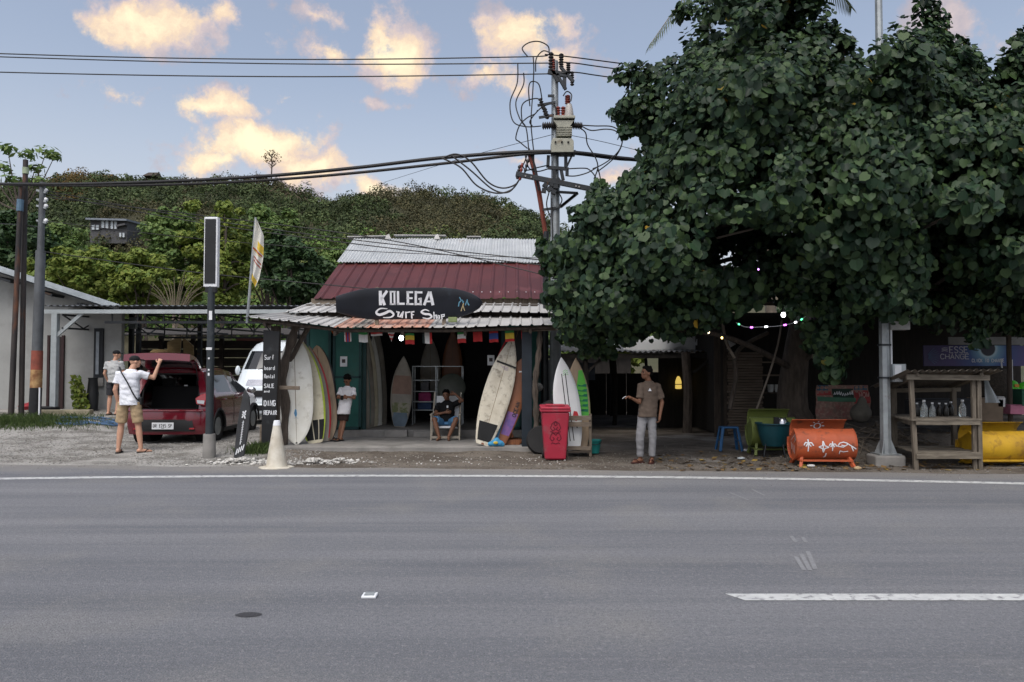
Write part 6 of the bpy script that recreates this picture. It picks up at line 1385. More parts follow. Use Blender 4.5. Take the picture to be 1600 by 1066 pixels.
def build_big_tree():
    rs = random.Random(21); base = Vector((5.95, 16.2, gz(5.95, 16.2) - .1)); t = thing('round_leaf_tree', 'huge dense tree with big round dark leaves over the roadside', 'tree', base)
    cl = []; tries = 0
    while len(cl) < 800 and tries < 30000:
        tries += 1; x = rs.uniform(840, 1780); y = rs.uniform(-70, 595)
        if not inside(x, y): continue
        e = edist(x, y); r = rs.uniform(.26, .72)
        if e < r * 62: 
            r = max(.17, e / 62)
            if e < 8: continue
        half = min(3.4, .5 + e / 55); lowf = sst(380, 560, y)
        u = rs.random(); u = u ** 1.5 if rs.random() < .65 else rs.random()     # more towards the road side
        d = 14.5 - half + 2 * half * u
        if ((x - 1135) / 85) ** 2 + ((y - 365) / 46) ** 2 < 1 or ((x - 1450) / 60) ** 2 + ((y - 440) / 40) ** 2 < 1:
            d = max(d, 15.2 + rs.random())     # dark hollows between the boughs
        p = at(x, y, d); cl.append((p, r, (p - Vector((6.2, 16.0, 4.6))).normalized()))
    for i in range(150):      # boughs that hang in front of the lamp post and close the notch above it
        if i < 85: x, y, d = 1384 + rs.uniform(-48, 48), rs.uniform(75, 480), rs.uniform(11.9, 12.6)
        else: x, y, d = rs.uniform(1310, 1425), rs.uniform(125, 300), rs.uniform(13.2, 16)
        if inside(x, y) and edist(x, y) > 10: p = at(x, y, d); cl.append((p, rs.uniform(.26, .42), (p - Vector((6.2, 16.0, 4.6))).normalized()))
    # loose sprays that break the outline
    for (x, y, d, r) in ((1068, 22, 14.5, .22), (1058, 98, 14.6, .2), (972, 118, 14.4, .25), (1000, 122, 14.4, .32), (1025, 130, 14.4, .35), (1005, 150, 14.3, .32), (985, 180, 14.3, .3), (1040, 115, 14.5, .3), (1018, 172, 14.4, .35), (966, 180, 14.2, .22), (975, 205, 14, .15), (936, 292, 14, .16), (930, 305, 14, .2), (905, 335, 13.8, .25), (852, 395, 14.5, .22), (860, 420, 14.4, .2), (848, 385, 14.6, .15), (1450, 12, 15, .3), (1465, 30, 15, .18), (1500, 70, 15, .18), (1600, 60, 14.5, .25), (1525, 98, 15, .2), (1298, 560, 13.2, .25), (1300, 585, 13.2, .2), (1290, 535, 13.2, .25), (1525, 530, 13, .2), (1320, 500, 13, .3), (920, 545, 14.2, .25), (890, 520, 14.4, .25), (950, 550, 14.3, .2)):
        p = at(x, y, d); cl.append((p, r, (p - Vector((6.2, 16.0, 4.6))).normalized()))
    C = []; Nn = []; Sz = []
    for p, r, o in cl:
        k = int(30 + 112 * (r / .5) ** 1.8); d_ = rand_dirs(k); rad = np.random.uniform(.45, 1.05, (k, 1))
        C.append(np.array(p) + d_ * rad * np.array([r, r, r * .85])); Nn.append(d_ * .55 + np.array(o) * .45 + np.array([0, -.28, .42]) + rand_dirs(k) * .62); Sz.append(np.random.uniform(.085, .18, k) * np.random.uniform(.8, 1.12))
    C = np.concatenate(C); Nn = np.concatenate(Nn); Sz = np.concatenate(Sz); V, s, tt, nn = heart_leaves(C, Nn, Sz); n = len(C)
    # the 300 leaves that show largest: nearest ones that lie on the road-facing skin, inside the frame
    px = 800 + C[:, 0] / C[:, 1] * 1200; cand = np.where((px > 840) & (px < 1590))[0]; score = (C[cand, 1] + np.random.uniform(0, .8, len(cand))) / (Sz[cand] * 6) - 2.0 * np.abs(nn[cand, 1]); pick = set(cand[np.argsort(score)[:300]].tolist())
    keep = np.array([i for i in range(n) if i not in pick]); Vk = V[keep].reshape(-1, 3); m = len(keep)
    me = bpy.data.meshes.new('crown'); me.vertices.add(8 * m); me.vertices.foreach_set('co', Vk.astype(np.float32).ravel())
    idx = (np.arange(m)[:, None] * 8 + np.array([0, 1, 2, 3, 4, 0, 4, 5, 6, 7])[None]).astype(np.int32).ravel(); me.loops.add(10 * m); me.loops.foreach_set('vertex_index', idx)
    me.polygons.add(2 * m); me.polygons.foreach_set('loop_start', np.arange(0, 10 * m, 5, dtype=np.int32)); me.polygons.foreach_set('loop_total', np.full(2 * m, 5, dtype=np.int32)); me.update(); me.validate(); me.materials.append(LEAF)
    o = bpy.data.objects.new('crown', me); COL.objects.link(o); par(o, t); o['kind'] = 'stuff'
    lm = []
    for q in range(4):
        b = MB(); ws = .95 + .05 * q; b.add([Vector((HEART[i, 0] * ws, HEART[i, 1] - .4, HLIFT[i] * (1.5 - q * .6))) for i in range(8)], [(0, 1, 2, 3, 4), (0, 4, 5, 6, 7)]); x = b.mesh('leaf'); x.materials.append(LEAVES[q]); lm.append(x)
    for j, i in enumerate(sorted(pick)):
        l = bpy.data.objects.new('leaf', lm[j % 4]); COL.objects.link(l); S_ = Sz[i] * 1.08; l.parent = t
        l.matrix_parent_inverse = wm(t).inverted(); l.matrix_basis = frame(C[i], s[i] * S_, tt[i] * S_, nn[i] * S_)
    # trunk and limbs
    mb = MB(); P = curve_pts([base, base + Vector((-.05, 0, .8)), base + Vector((.05, -.1, 1.9)), base + Vector((.25, -.2, 3.2)), base + Vector((.3, -.2, 5.0)), base + Vector((.3, 0, 6.6))], 6)
    mb.tube(P, [.42 - .008 * i if i < 4 else .36 - .0095 * i for i in range(len(P))], 16); mb.build('trunk', MT['bark'], t, smooth=True)
    for i in range(46):
        p, r, _ = cl[rs.randrange(len(cl))]; s0 = P[rs.randrange(9, 26)]; m_ = s0.lerp(p, .5) + Vector((rs.uniform(-.3, .3), rs.uniform(-.3, .3), rs.uniform(-.3, .5)))
        mb = MB(); q = curve_pts([s0, m_, p], 6); mb.tube(q, [.075 - .0052 * j for j in range(len(q))], 7); mb.build('limb', MT['bark'], t, smooth=True)
    for c, r in (([(1045, 362), (1058, 380), (1066, 400), (1078, 412)], .02), ([(1132, 415), (1134, 435), (1138, 455), (1141, 472)], .025), ([(1120, 372), (1160, 362), (1200, 353), (1240, 352)], .02), ([(1270, 560), (1276, 530), (1281, 480)], .025), ([(1318, 560), (1322, 530), (1326, 505)], .035), ([(1140, 640), (1150, 590), (1148, 560), (1162, 540), (1200, 520)], .045), ([(1148, 560), (1135, 535), (1128, 500)], .03), ([(1182, 640), (1200, 590), (1215, 540), (1222, 500)], .02)):
        d0 = 13.4 if c[0][1] < 560 else 15.4; mb = MB(); mb.tube(curve_pts([at(x, y, d0 + .1 * i) for i, (x, y) in enumerate(c)], 5), r, 6); mb.build('limb', MT['bark'] if r > .03 else MAT_BARKP, t, smooth=True)
LEAVES = [leafmat('near leaf %d' % i, [c, tuple(q * 1.1 for q in c)], .5, .2, spec=.22) for i, c in enumerate(((.016, .038, .019), (.024, .052, .024), (.011, .028, .015), (.042, .074, .029)))]
build_big_tree()
# coconut palm behind the tree
def build_palm():
    c = at(1185, -60, 21); t = thing('coconut_palm', 'coconut palm with feathery fronds rising behind the big tree', 'palm tree', (c.x + .5, 21, .2)); pm = leafmat('palm leaflet', [(.06, .085, .04), (.085, .11, .05), (.11, .13, .06)], .5, .25)
    mb = MB(); mb.tube(curve_pts([(c.x + .5, 21, .1), (c.x + .2, 21, 4), c], 8), [.17 - .003 * i for i in range(17)], 10); mb.build('trunk', MAT_BARKP, t, smooth=True)
    for k, (ex, ey) in enumerate(((1015, 70), (1030, -60), (1330, 12), (1360, -60), (1100, -220), (1230, -240), (1290, 70), (1090, 90), (1180, -260), (1050, -150), (1310, -160))):
        e = at(ex, ey, 21 + (k % 3 - 1) * 1.2); m_ = c.lerp(e, .5) + Vector((0, 0, .75)); P = curve_pts([c, m_, e], 14); mb = MB(); mb.tube(P, [.03 - .0009 * i for i in range(len(P))], 5); fr = mb.build('frond_rib', MAT_BARKP, t)
        C = []; q = MB()
        for i in range(3, len(P)):
            d_ = (P[i] - P[i - 1]).normalized(); sd_ = d_.cross(Vector((0, 0, 1))).normalized()
            for s_ in (-1, 1):
                for o_ in (0, .5):
                    b = P[i].lerp(P[i - 1], o_); L = .75 * math.sin(math.pi * min(.93, .12 + .85 * i / len(P))) + .12; tip = b + (sd_ * s_ * .62 + d_ * .5 + Vector((0, 0, -.62 - .2 * random.random()))).normalized() * L; w = d_ * .022
                    q.add([b - w, b + w, b.lerp(tip, .6) + w * .9 + Vector((0, 0, .03)), tip, b.lerp(tip, .6) - w * .9 + Vector((0, 0, .03))], [(0, 1, 2, 3, 4)])
        q.build('frond', pm, t, fix=False)
build_palm()
# ------------------------------------------------------------------ open shed between shop and tree
DARKW = pmat('blackish timber', (.030, .026, .023), .9, var=.4, scale=3, stretch=(4, 4, .6), bump=.3)  # very dark timber tone shared by shed and stall
def build_shed():
    s = thing('open_shed', 'low dark open-fronted shed with sagging roof between shop and tree', 'shed', (4, 21, .05)); Y0, Y1 = 18.6, 25.5
    zf = at(1000, 549, Y0).z; zr = 2.35; x0, x1 = at(868, 550, Y0).x, at(1152, 550, Y0).x; n = 7; w = (x1 - x0) / n
    rm = pmat('dark stained roof sheet', (.10, .10, .10), .6, .2, col2=(.06, .058, .055), scale=2, col3=(.17, .17, .165), thr3=(.6, .75), scale3=1.5)
    for i in range(n):
        a = x0 + i * w; b = a + w + .03; mb = MB(); dz = random.uniform(-.02, .02); corr(mb, (a, Y0, zf + dz), (b, Y0, zf + dz), (a, Y1, zr + dz), (b, Y1, zr + dz), 5, .04); mb.build('roof_sheet', rm, s, smooth=True, fix=False)
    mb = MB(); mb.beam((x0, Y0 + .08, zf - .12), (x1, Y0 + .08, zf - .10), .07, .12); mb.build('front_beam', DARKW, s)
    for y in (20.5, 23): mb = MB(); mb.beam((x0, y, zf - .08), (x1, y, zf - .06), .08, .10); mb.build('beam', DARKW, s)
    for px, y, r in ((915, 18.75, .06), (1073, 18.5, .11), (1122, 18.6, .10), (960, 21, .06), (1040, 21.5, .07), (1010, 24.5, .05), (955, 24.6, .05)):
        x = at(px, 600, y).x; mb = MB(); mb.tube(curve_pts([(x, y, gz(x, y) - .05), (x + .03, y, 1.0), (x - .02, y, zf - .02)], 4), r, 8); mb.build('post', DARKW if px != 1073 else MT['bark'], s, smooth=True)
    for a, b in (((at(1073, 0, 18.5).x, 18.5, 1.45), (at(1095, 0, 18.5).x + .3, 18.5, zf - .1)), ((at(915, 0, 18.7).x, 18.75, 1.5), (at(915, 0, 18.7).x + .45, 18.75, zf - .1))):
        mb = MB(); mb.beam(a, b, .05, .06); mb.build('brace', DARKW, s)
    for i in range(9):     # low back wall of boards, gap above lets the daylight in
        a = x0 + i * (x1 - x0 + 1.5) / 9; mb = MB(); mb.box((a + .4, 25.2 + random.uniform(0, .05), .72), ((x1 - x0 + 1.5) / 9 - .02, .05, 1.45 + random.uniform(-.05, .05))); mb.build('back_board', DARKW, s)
    for i in range(6):  # side walls added to keep the shed interior dark
        mb = MB(); mb.box((x0 + .15, 19.4 + i * 1.0, 1.0), (.05, .97, 1.75)); mb.build('shading_board', DARKW, s)
        mb = MB(); mb.box((x1 + .35, 19.4 + i * 1.0, 1.0), (.05, .97, 1.95)); mb.build('shading_board', DARKW, s)
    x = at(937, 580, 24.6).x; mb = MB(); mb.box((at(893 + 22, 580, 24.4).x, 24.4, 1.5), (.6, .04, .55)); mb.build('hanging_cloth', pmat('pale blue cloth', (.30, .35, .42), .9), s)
    # things in it
    for k, px in enumerate((1043, 1090)):      # slatted pale screens
        x = at(px, 600, 22).x
        for j in range(9): mb = MB(); mb.box((x + random.uniform(-.08, .08), 22 + j * .05, .35 + j * .17), (.28, .03, .05), (0, R(random.uniform(-40, 40)), 0)); mb.build('screen_slat', MT['woodx'], s)
        mb = MB(); mb.box((x, 22.3, .95), (.06, .06, 1.8)); mb.build('screen_post', MT['woodx'], s)
    l = thing('yellow_lantern', 'glowing yellow lantern hanging in the dark open shed', 'lantern', at(1060, 597, 20)); c = at(1060, 597, 20)
    mb = MB(); mb.lathe([(.05, -.18), (.085, -.17), (.08, .02), (.045, .12), (.02, .15)], c, 14); mb.build('shade', emit('lantern glow', (.9, .62, .14), .6), l, smooth=True); mb = MB(); mb.cyl(c + Vector((0, 0, .2)), c + Vector((0, 0, .4)), .012); mb.build('cord', MT['cable'], l); mb = MB(); mb.cyl(c + Vector((0, 0, -.05)), c + Vector((0, 0, -.07)), .086); mb.build('band', MT['black'], l)
    # surfboards lying on the roof, fins up
    for lab, px, d, L in (('white surfboard lying fins up on the shed roof', 1020, 19.6, 1.5), ('second white board lying on the shed roof by the tree', 1098, 19.8, 1.7)):
        c = at(px, 545, d); o = surfboard(lab, (c.x - L / 2, d, c.z + .06), L, .48, 'short', 0, 88, 0, BOARD['clean'], stringer=False, rocker=.04)
        for dx in (.3, .55, .62):
            mb = MB(); mb.prism([(0, 0), (.08, 0), (.10, .16), (.06, .16)], .012, frame((c.x - L / 2 + 1.6 * dx + .1, d - .24, c.z + .08), (1, 0, 0), (0, 0, 1), (0, -1, 0))); mb.build('fin', BOARD['clean'], o)
    # gabled zinc roof further back
    h = thing('rear_gable_house', 'weathered zinc gable roof showing behind the open shed', 'house', (2.5, 28, .1)); gm = pmat('mossy grey zinc', (.24, .26, .24), .6, .2, col2=(.16, .18, .16), scale=1.5)
    A, B_, T0, T1 = at(872, 548, 27), at(992, 546, 27), at(918, 515, 30), at(960, 515, 30)
    for k in range(6):
        f0, f1 = k / 6, (k + 1) / 6; mb = MB(); corr(mb, A.lerp(B_, f0), A.lerp(B_, f1), T0.lerp(T1, f0), T0.lerp(T1, f1), 4, .04); mb.build('roof_sheet', gm, h, smooth=True, fix=False)
    mb = MB(); mb.box(((A.x + B_.x) / 2, 28.5, 1.1), (B_.x - A.x - .2, 2.4, 2.0)); mb.build('wall', DARKW, h)
build_shed()
# ------------------------------------------------------------------ bamboo stall and shop front at right
def build_stall():
    Y = 17.4; s = thing('bamboo_stall', 'dark stall with a bamboo slat wall behind the big trunk', 'stall', (6.5, Y, .3)); bm_ = pmat('split bamboo', (.17, .135, .105), .8, col2=(.10, .078, .06), scale=3, stretch=(.6, 5, 5), bump=.2)
    xa, xb = at(1137, 600, Y).x, at(1192, 600, Y).x
    for i in range(30):
        z = .15 + i * .062; mb = MB(); mb.box(((xa + xb) / 2 + .01 * math.sin(i * 5), Y + .006 * (i % 3), z), (xb - xa + .03 * math.sin(i * 3), .02, .052), (0, R(random.uniform(-.5, .5)), 0)); mb.build('bamboo_slat', bm_, s, bevel=.005)
    for k in range(5):
        x = at(1118, 600, Y).x + k * .06; mb = MB(); mb.box((x, Y + .02, 1.2), (.055, .03, 2.3)); mb.build('plank', MT['darkwood'], s)
    mb = MB(); mb.box((8.6, 20.2, 1.5), (9.5, .08, 2.9)); mb.build('back_wall', DARKW, s)
    mb = MB(); mb.box((4.75, 18.8, 1.4), (.06, 2.8, 2.6)); mb.build('side_wall', DARKW, s)
    mb = MB(); mb.box((8.6, 18.8, 2.75), (9.6, 3.2, .05), (R(-3), 0, 0)); mb.build('roof', pmat('dark tarpaulin roof', (.03, .032, .03), .9), s)
    for z in (1.05, 1.45, 1.75): mb = MB(); mb.box((at(1212, 600, Y).x, Y + .3, z), (.95, .35, .03)); mb.build('shelf', MT['woodx'] if z > 1.3 else MT['darkwood'], s)
    for k, dx in enumerate((0, .16, .32, .52)):
        c = (at(1212, 600, Y).x - .05 + dx, Y + .2, 1.07); mb = MB(); mb.lathe([(.055, 0), (.065, .05), (.07, .17), (.066, .17), (.06, .03)], c, 14); tag(mb.build('white_cup', pmat('white plastic %d' % k, (.55, .57, .56), .5), smooth=True), ['leftmost', 'second', 'third', 'rightmost'][k] + ' white plastic cup on the stall shelf behind the trunk', 'cup')
    # printed tarpaulin
    Yt = 16.0; P = [at(x, y, Yt) for x, y in ((1276, 602), (1357, 602), (1360, 652), (1276, 662))]; t = thing('printed_tarpaulin', 'crumpled pink and green printed tarpaulin hung beside the trunk', 'banner', (P[0].lerp(P[1], .5).x, Yt, .4))
    def f(u, v): p = P[0].lerp(P[1], u).lerp(P[3].lerp(P[2], u), v); return p + Vector((0, .05 * math.sin(u * 9 + v * 3) + .03 * math.sin(v * 11), 0))
    def pt(nm, u0, u1, v0, v1, m, off, sl=0): mb = MB(); mb.grid(lambda u, v: f(u0 + (u1 - u0) * u, v0 + (v1 - v0) * v + sl * u) + Vector((0, -off, 0)), 12, 8); return mb.build(nm, m, t, smooth=True, fix=False)
    pt('cloth', 0, 1, 0, 1, pmat('faded pink print', (.26, .11, .10), .8, col2=(.20, .15, .12), scale=8, col3=(.30, .20, .16), thr3=(.5, .6), scale3=14), 0)
    pt('blue_panel', .02, .24, .0, .15, pmat('blue print panel', (.03, .10, .16), .7), .006); pt('blue_panel', .74, .98, .02, .15, bpy.data.materials['blue print panel'], .006); pt('dark_panel', .30, .72, .1, .38, pmat('dark green print', (.012, .035, .025), .7), .006)
    pt('green_band', .02, .75, .30, .42, pmat('green print', (.06, .16, .10), .7), .010, .08); pt('red_panel', .73, .99, .17, .55, pmat('red print', (.32, .05, .05), .7), .008); pt('red_panel', .02, .28, .17, .27, bpy.data.materials['red print'], .008)
    mb = MB(); M = frame(f(.30, .27) + Vector((0, -.06, 0)), (1, 0, 0), (0, 0, 1), (0, -1, 0))
    for k in range(9): mb.ribbon([(k * .045, .02 * math.sin(k)), (k * .045 + .02, .06 + .02 * math.sin(k)), (k * .045 + .035, .01)], .012, .003, M)
    mb.build('print_marks', MT['whitepaint'], t); mb = MB(); text(mb, 'WOW', 0, 0, .10, .055, .02, .013, .003, frame(f(.79, .36) + Vector((0, -.07, 0)), (1, 0, 0), (0, 0, 1), (0, -1, 0))); mb.build('print_marks', pmat('pale red print', (.5, .30, .27), .7), t)
    # small sack
    c = at(1345, 655, 15.4); q = MB(); q.ell(c + Vector((0, 0, .12)), (.22, .16, .2)); q.ell(c + Vector((.03, 0, .32)), (.1, .08, .14)); tag(remesh(q, 'sack', pmat('old sack', (.13, .12, .10), .9, var=.4), .03), 'dusty grey sack slumped by the tarpaulin', 'sack')
    # banner
    Yb = 16.8; a, b = at(1443, 572, Yb), at(1602, 540, Yb); W_, H_ = b.x - a.x, b.z - a.z; bn = thing('cigarette_banner', 'blue and purple advertising banner reading ESSE CHANGE CLICK TO CHANGE', 'banner', ((a.x + b.x) / 2, Yb, a.z))
    m = bpy.data.materials.new('printed banner'); m.use_nodes = True; nt = m.node_tree; N = nt.nodes; L = nt.links; pb = N['Principled BSDF']; pb.inputs['Roughness'].default_value = .5
    g = N.new('ShaderNodeNewGeometry'); sb = N.new('ShaderNodeVectorMath'); sb.operation = 'SUBTRACT'; cx = at(1543, 545, Yb); sb.inputs[1].default_value = (cx.x, Yb, cx.z); L.new(g.outputs['Position'], sb.inputs[0]); ln = N.new('ShaderNodeVectorMath'); ln.operation = 'LENGTH'; L.new(sb.outputs[0], ln.inputs[0])
    r = N.new('ShaderNodeValToRGB'); mp = N.new('ShaderNodeMapRange'); mp.inputs['From Max'].default_value = 1.5; L.new(ln.outputs['Value'], mp.inputs['Value']); L.new(mp.outputs[0], r.inputs[0]); e = r.color_ramp.elements
    e[0].color = (.012, .014, .03, 1); e[1].color = (.06, .05, .13, 1)
    for po, c_ in ((.10, (.012, .014, .03)), (.115, (.45, .62, .70)), (.16, (.16, .34, .50)), (.28, (.03, .08, .26)), (.55, (.07, .05, .18))): x = e.new(po); x.color = (*c_, 1)
    L.new(r.outputs[0], pb.inputs['Base Color'])
    mb = MB(); mb.box(((a.x + b.x) / 2, Yb, (a.z + b.z) / 2), (W_, .03, H_)); mb.build('panel', m, bn)
    mb = MB(); mb.box(((a.x + b.x) / 2 + .3, Yb - .01, b.z + .10), (W_ - .5, .03, .17)); mb.build('header_strip', pmat('grey header', (.30, .30, .29), .7), bn)
    k = Yb / 1200; M = lambda x, y: frame(at(x, y, Yb) + Vector((0, -.018, 0)), (1, 0, 0), (0, 0, 1), (0, -1, 0)); sil = pmat('silver print', (.60, .60, .66), .5)
    q = MB(); text(q, 'ESSE', 0, 0, 9.5 * k, 5.6 * k, 2.0 * k, .017, .003, M(1483, 551.5)); q.build('lettering', sil, bn); q = MB(); text(q, 'CHANGE', 0, 0, 7.5 * k, 5.8 * k, 1.9 * k, .015, .003, M(1469, 561)); q.build('lettering', sil, bn)
    q = MB(); text(q, 'CLICK TO CHANGE', 0, 0, 5 * k, 2.35 * k, 1.05 * k, .012, .003, M(1518, 566)); q.build('lettering', MT['whitepaint'], bn)
    q = MB()
    for j in range(3): q.ribbon([(-.06, .03 * j), (0, .015 + .03 * j), (.07, .035 * j)], .012, .003, M(1475, 549))
    q.build('emblem', sil, bn)
    q = MB()
    for j in range(9): aa = R(-50 + j * 13); q.ribbon([(.05 * math.cos(aa), .05 * math.sin(aa)), (.28 * math.cos(aa), .22 * math.sin(aa))], .012, .003, M(1447, 557))
    q.build('rays', pmat('blue ray print', (.10, .16, .30), .6), bn)
    # hanging brooms / dustpans, boxes and jars in the shop front
    for j, (x, y) in enumerate(((1568, 604), (1582, 604), (1601, 606))):
        c = at(x, y, 15.6); o = thing('green_dustpan', ['left', 'middle', 'right'][j] + ' bright green dustpan hanging by its white stick under the banner', 'dustpan', c); q = MB(); q.ell(c, (.13, .09, .13)); q.box(c + Vector((0, -.02, -.09)), (.24, .12, .1)); remesh(q, 'pan', pmat('green plastic %d' % j, (.05, .50, .04), .4, col2=(.10, .55, .02), scale=6), .02, o)
        q = MB(); q.cyl(c + Vector((0, 0, .1)), at(x - 4 + j * 3, 562, 15.6), .014); q.build('stick', MT['white'], o); q = MB(); q.box(c + Vector((.02, -.10, .02)), (.09, .02, .06)); q.build('sticker', pmat('orange sticker %d' % j, (.55, .22, .03), .6), o)
    for lab, nm, cat, px, py, w, h, col in (('brown cardboard box stacked behind the yellow drum', 'cardboard_box', 'box', 1538, 640, .5, .42, (.17, .125, .085)), ('white paper packet on the cardboard box', 'paper_packet', 'packet', 1556, 628, .14, .18, (.5, .5, .5)), ('pink plastic basket beside the shop post', 'pink_basket', 'basket', 1582, 640, .3, .16, (.45, .16, .24)), ('dark green crate at the right edge', 'green_crate', 'crate', 1600, 622, .3, .3, (.02, .10, .06)), ('large dark bottle crate under the shop counter', 'bottle_crate', 'crate', 1470, 645, 1.2, .5, (.02, .022, .025))):
        d_ = 14.6; c = at(px, py, d_); q = MB(); q.box(c, (w, .35, h), (0, R(random.uniform(-3, 3)), 0)); q.box(c + Vector((0, 0, h / 2 + .01)), (w * .96, .33, .015)); o = q.build(nm, pmat(nm + ' skin', col, .75, var=.3), bevel=.008); tag(o, lab, cat)
    q = MB(); c = at(1548, 598, 15.2); q.lathe([(.12, -.3), (.3, -.25), (.34, 0), (.28, .26), (.12, .32)], c, 18); tag(q.build('wicker_basket', pmat('wicker', (.055, .045, .035), .9, scale=25, var=.5, bump=.8, bscale=40), smooth=True), 'round dark wicker basket hanging under the banner', 'basket')
    q = MB(); c = at(1598, 590, 14.6); q.cyl(c + Vector((-.25, 0, -1.3)), c + Vector((-.25, 0, .8)), .045); tag(q.build('shop_post', MT['darkwood'], smooth=True), 'thin dark post at the right edge of the shop front', 'post')
    q = MB(); c0 = at(1537, 607, 13.9)
    q.grid(lambda u, v: (c0.x + (.02 + .30 * v * u) , 13.9 + .04 * math.sin(v * 8), c0.z - .52 * (u - .5)), 10, 8); tag(q.build('plastic_sheet', pmat('grey plastic sheet', (.30, .33, .34), .4), smooth=True, fix=False), 'grey plastic sheet hanging off the stall corner', 'sheet')
build_stall()
# wooden roadside kiosk with bottles
def build_kiosk():
    k = thing('wooden_kiosk', 'weathered wooden table kiosk with corrugated roof at the roadside', 'kiosk', (7.1, 12.9, .0)); yf, yb = 12.35, 13.45
    fl, fr = at(1430, 660, yf).x, at(1530, 660, yf).x; bl, br = at(1396, 640, yb).x, at(1490, 640, yb).x
    wd = pmat('sun-bleached timber', (.17, .145, .112), .9, col2=(.085, .07, .054), scale=4, stretch=(5, 5, .8), bump=.4, bscale=14); wx = pmat('sun-bleached plank', (.205, .178, .138), .9, col2=(.10, .085, .066), scale=4, stretch=(.8, 5, 5), bump=.4, bscale=14)
    zt = at(1480, 590, yf).z; zb = at(1440, 607, yb).z
    for x, y, z, w in ((fl - .06, yf, zt, .07), (fr, yf, zt, .065), (fr - .075, yf + .02, zt - .02, .06), (bl, yb, zb, .09), (br, yb, zb, .08)):
        mb = MB(); mb.beam((x + (.06 if x == fl - .06 else 0), y, gz(x, y) - .04), (x, y, z), w, w * .9); mb.build('post', wd, k, bevel=.006)
    mb = MB(); mb.beam((fl - .16, yf - .06, zt + .01), (fr + .14, yf - .06, zt - .005), .05, .085); mb.build('roof_beam', wx, k, bevel=.004)
    mb = MB(); mb.beam((bl - .1, yb, zb - .04), (br + .12, yb, zb - .02), .05, .07); mb.build('roof_beam', wx, k, bevel=.004)
    for x0, x1 in ((fl, bl), (fr, br)): mb = MB(); mb.beam((x0, yf - .1, zt + .05), (x1, yb + .1, zb + .02), .05, .06); mb.build('rafter', wd, k)
    rm = pmat('old fibre cement roof', (.165, .145, .12), .9, col2=(.10, .088, .072), scale=3, bump=.3)
    zh = at(1480, 579, yf - .15).z
    for i in range(2):
        f0, f1 = i / 2, (i + 1) / 2 + .03; A, B_ = Vector((fl - .25, yf - .22, zh)), Vector((fr + .26, yf - .22, zh + .005)); C_, D_ = Vector((bl - .28, yb + .25, zb + .02)), Vector((br + .25, yb + .25, zb + .03)); mb = MB(); corr(mb, A.lerp(B_, f0) + Vector((0, 0, .006 * i)), A.lerp(B_, min(1, f1)) + Vector((0, 0, .006 * i)), C_.lerp(D_, f0), C_.lerp(D_, min(1, f1)), 7, .04); mb.build('roof_sheet', rm, k, smooth=True, fix=False)
    z1 = at(1480, 656, yf).z
    for i in range(5): t = i / 4; mb = MB(); mb.beam((fl - .10 + (bl - fl) * t, yf + .02 + (yb - yf) * t, z1 + .0), (fr + .0 + (br - fr) * t, yf + .02 + (yb - yf) * t, z1 + .005), .2, .03); mb.build('shelf_plank', wx, k, bevel=.004)
    mb = MB(); mb.beam((fl - .02, yf - .055, z1 - .03), (fr - .02, yf - .055, z1 - .03), .03, .10); mb.build('apron', wx, k, bevel=.004)
    mb = MB(); mb.beam((fl - .02, yf - .05, .22), (fr, yf - .05, .22), .03, .08); mb.build('lower_rail', wx, k, bevel=.004)
    for i in range(4): t = i / 3; mb = MB(); mb.beam((fl + (bl - fl) * t * .8, yf + .05 + .9 * t, .27), (fr + (br - fr) * t * .8, yf + .05 + .9 * t, .27), .17, .025); mb.build('lower_plank', wx, k, bevel=.003)
    mb = MB(); mb.beam((fl, yf + .05, z1 - .06), (bl, yb, z1 - .02), .04, .09); mb.build('side_rail', wd, k)
    gl = bpy.data.materials.new('clear bottle'); gl.use_nodes = True; pb = gl.node_tree.nodes['Principled BSDF']; pb.inputs['Transmission Weight'].default_value = .85; pb.inputs['Roughness'].default_value = .08; pb.inputs['Base Color'].default_value = (.85, .92, .92, 1)
    dk = pmat('dark drink', (.02, .018, .015), .25)
    B = [('bottle', 1444, 12.75, 1, 'large clear bottle with white cap at the front of the kiosk shelf'), ('bottle', 1504, 12.85, 1, 'clear bottle standing by the right post of the kiosk'), ('bottle', 1457, 12.8, .85, 'clear jar second along the kiosk shelf'), ('bottle', 1468, 12.95, .8, 'dark filled bottle third along the kiosk shelf'), ('bottle', 1478, 12.9, .8, 'dark filled bottle next to the back post of the kiosk'), ('bottle', 1433, 12.95, .8, 'small dark bottle by the left kiosk post'), ('bottle', 1486, 13.1, .85, 'dark bottle at the back of the kiosk shelf')]
    for i, (nm, px, y, s_, lab) in enumerate(B):
        x = at(px, 650, y).x; o = thing(nm, lab, 'bottle', (x, y, z1 + .02)); q = MB(); q.lathe([(.05 * s_, 0), (.055 * s_, .02), (.055 * s_, .14 * s_), (.045 * s_, .18 * s_), (.02 * s_, .225 * s_), (.02 * s_, .25 * s_)], (x, y, z1 + .02), 14); q.build('glass', gl if i in (0, 1, 2) else dk, o, smooth=True); q = MB(); q.cyl((x, y, z1 + .02 + .25 * s_), (x, y, z1 + .02 + .28 * s_), .024 * s_, n=10); q.build('cap', MT['white'], o)
build_kiosk()
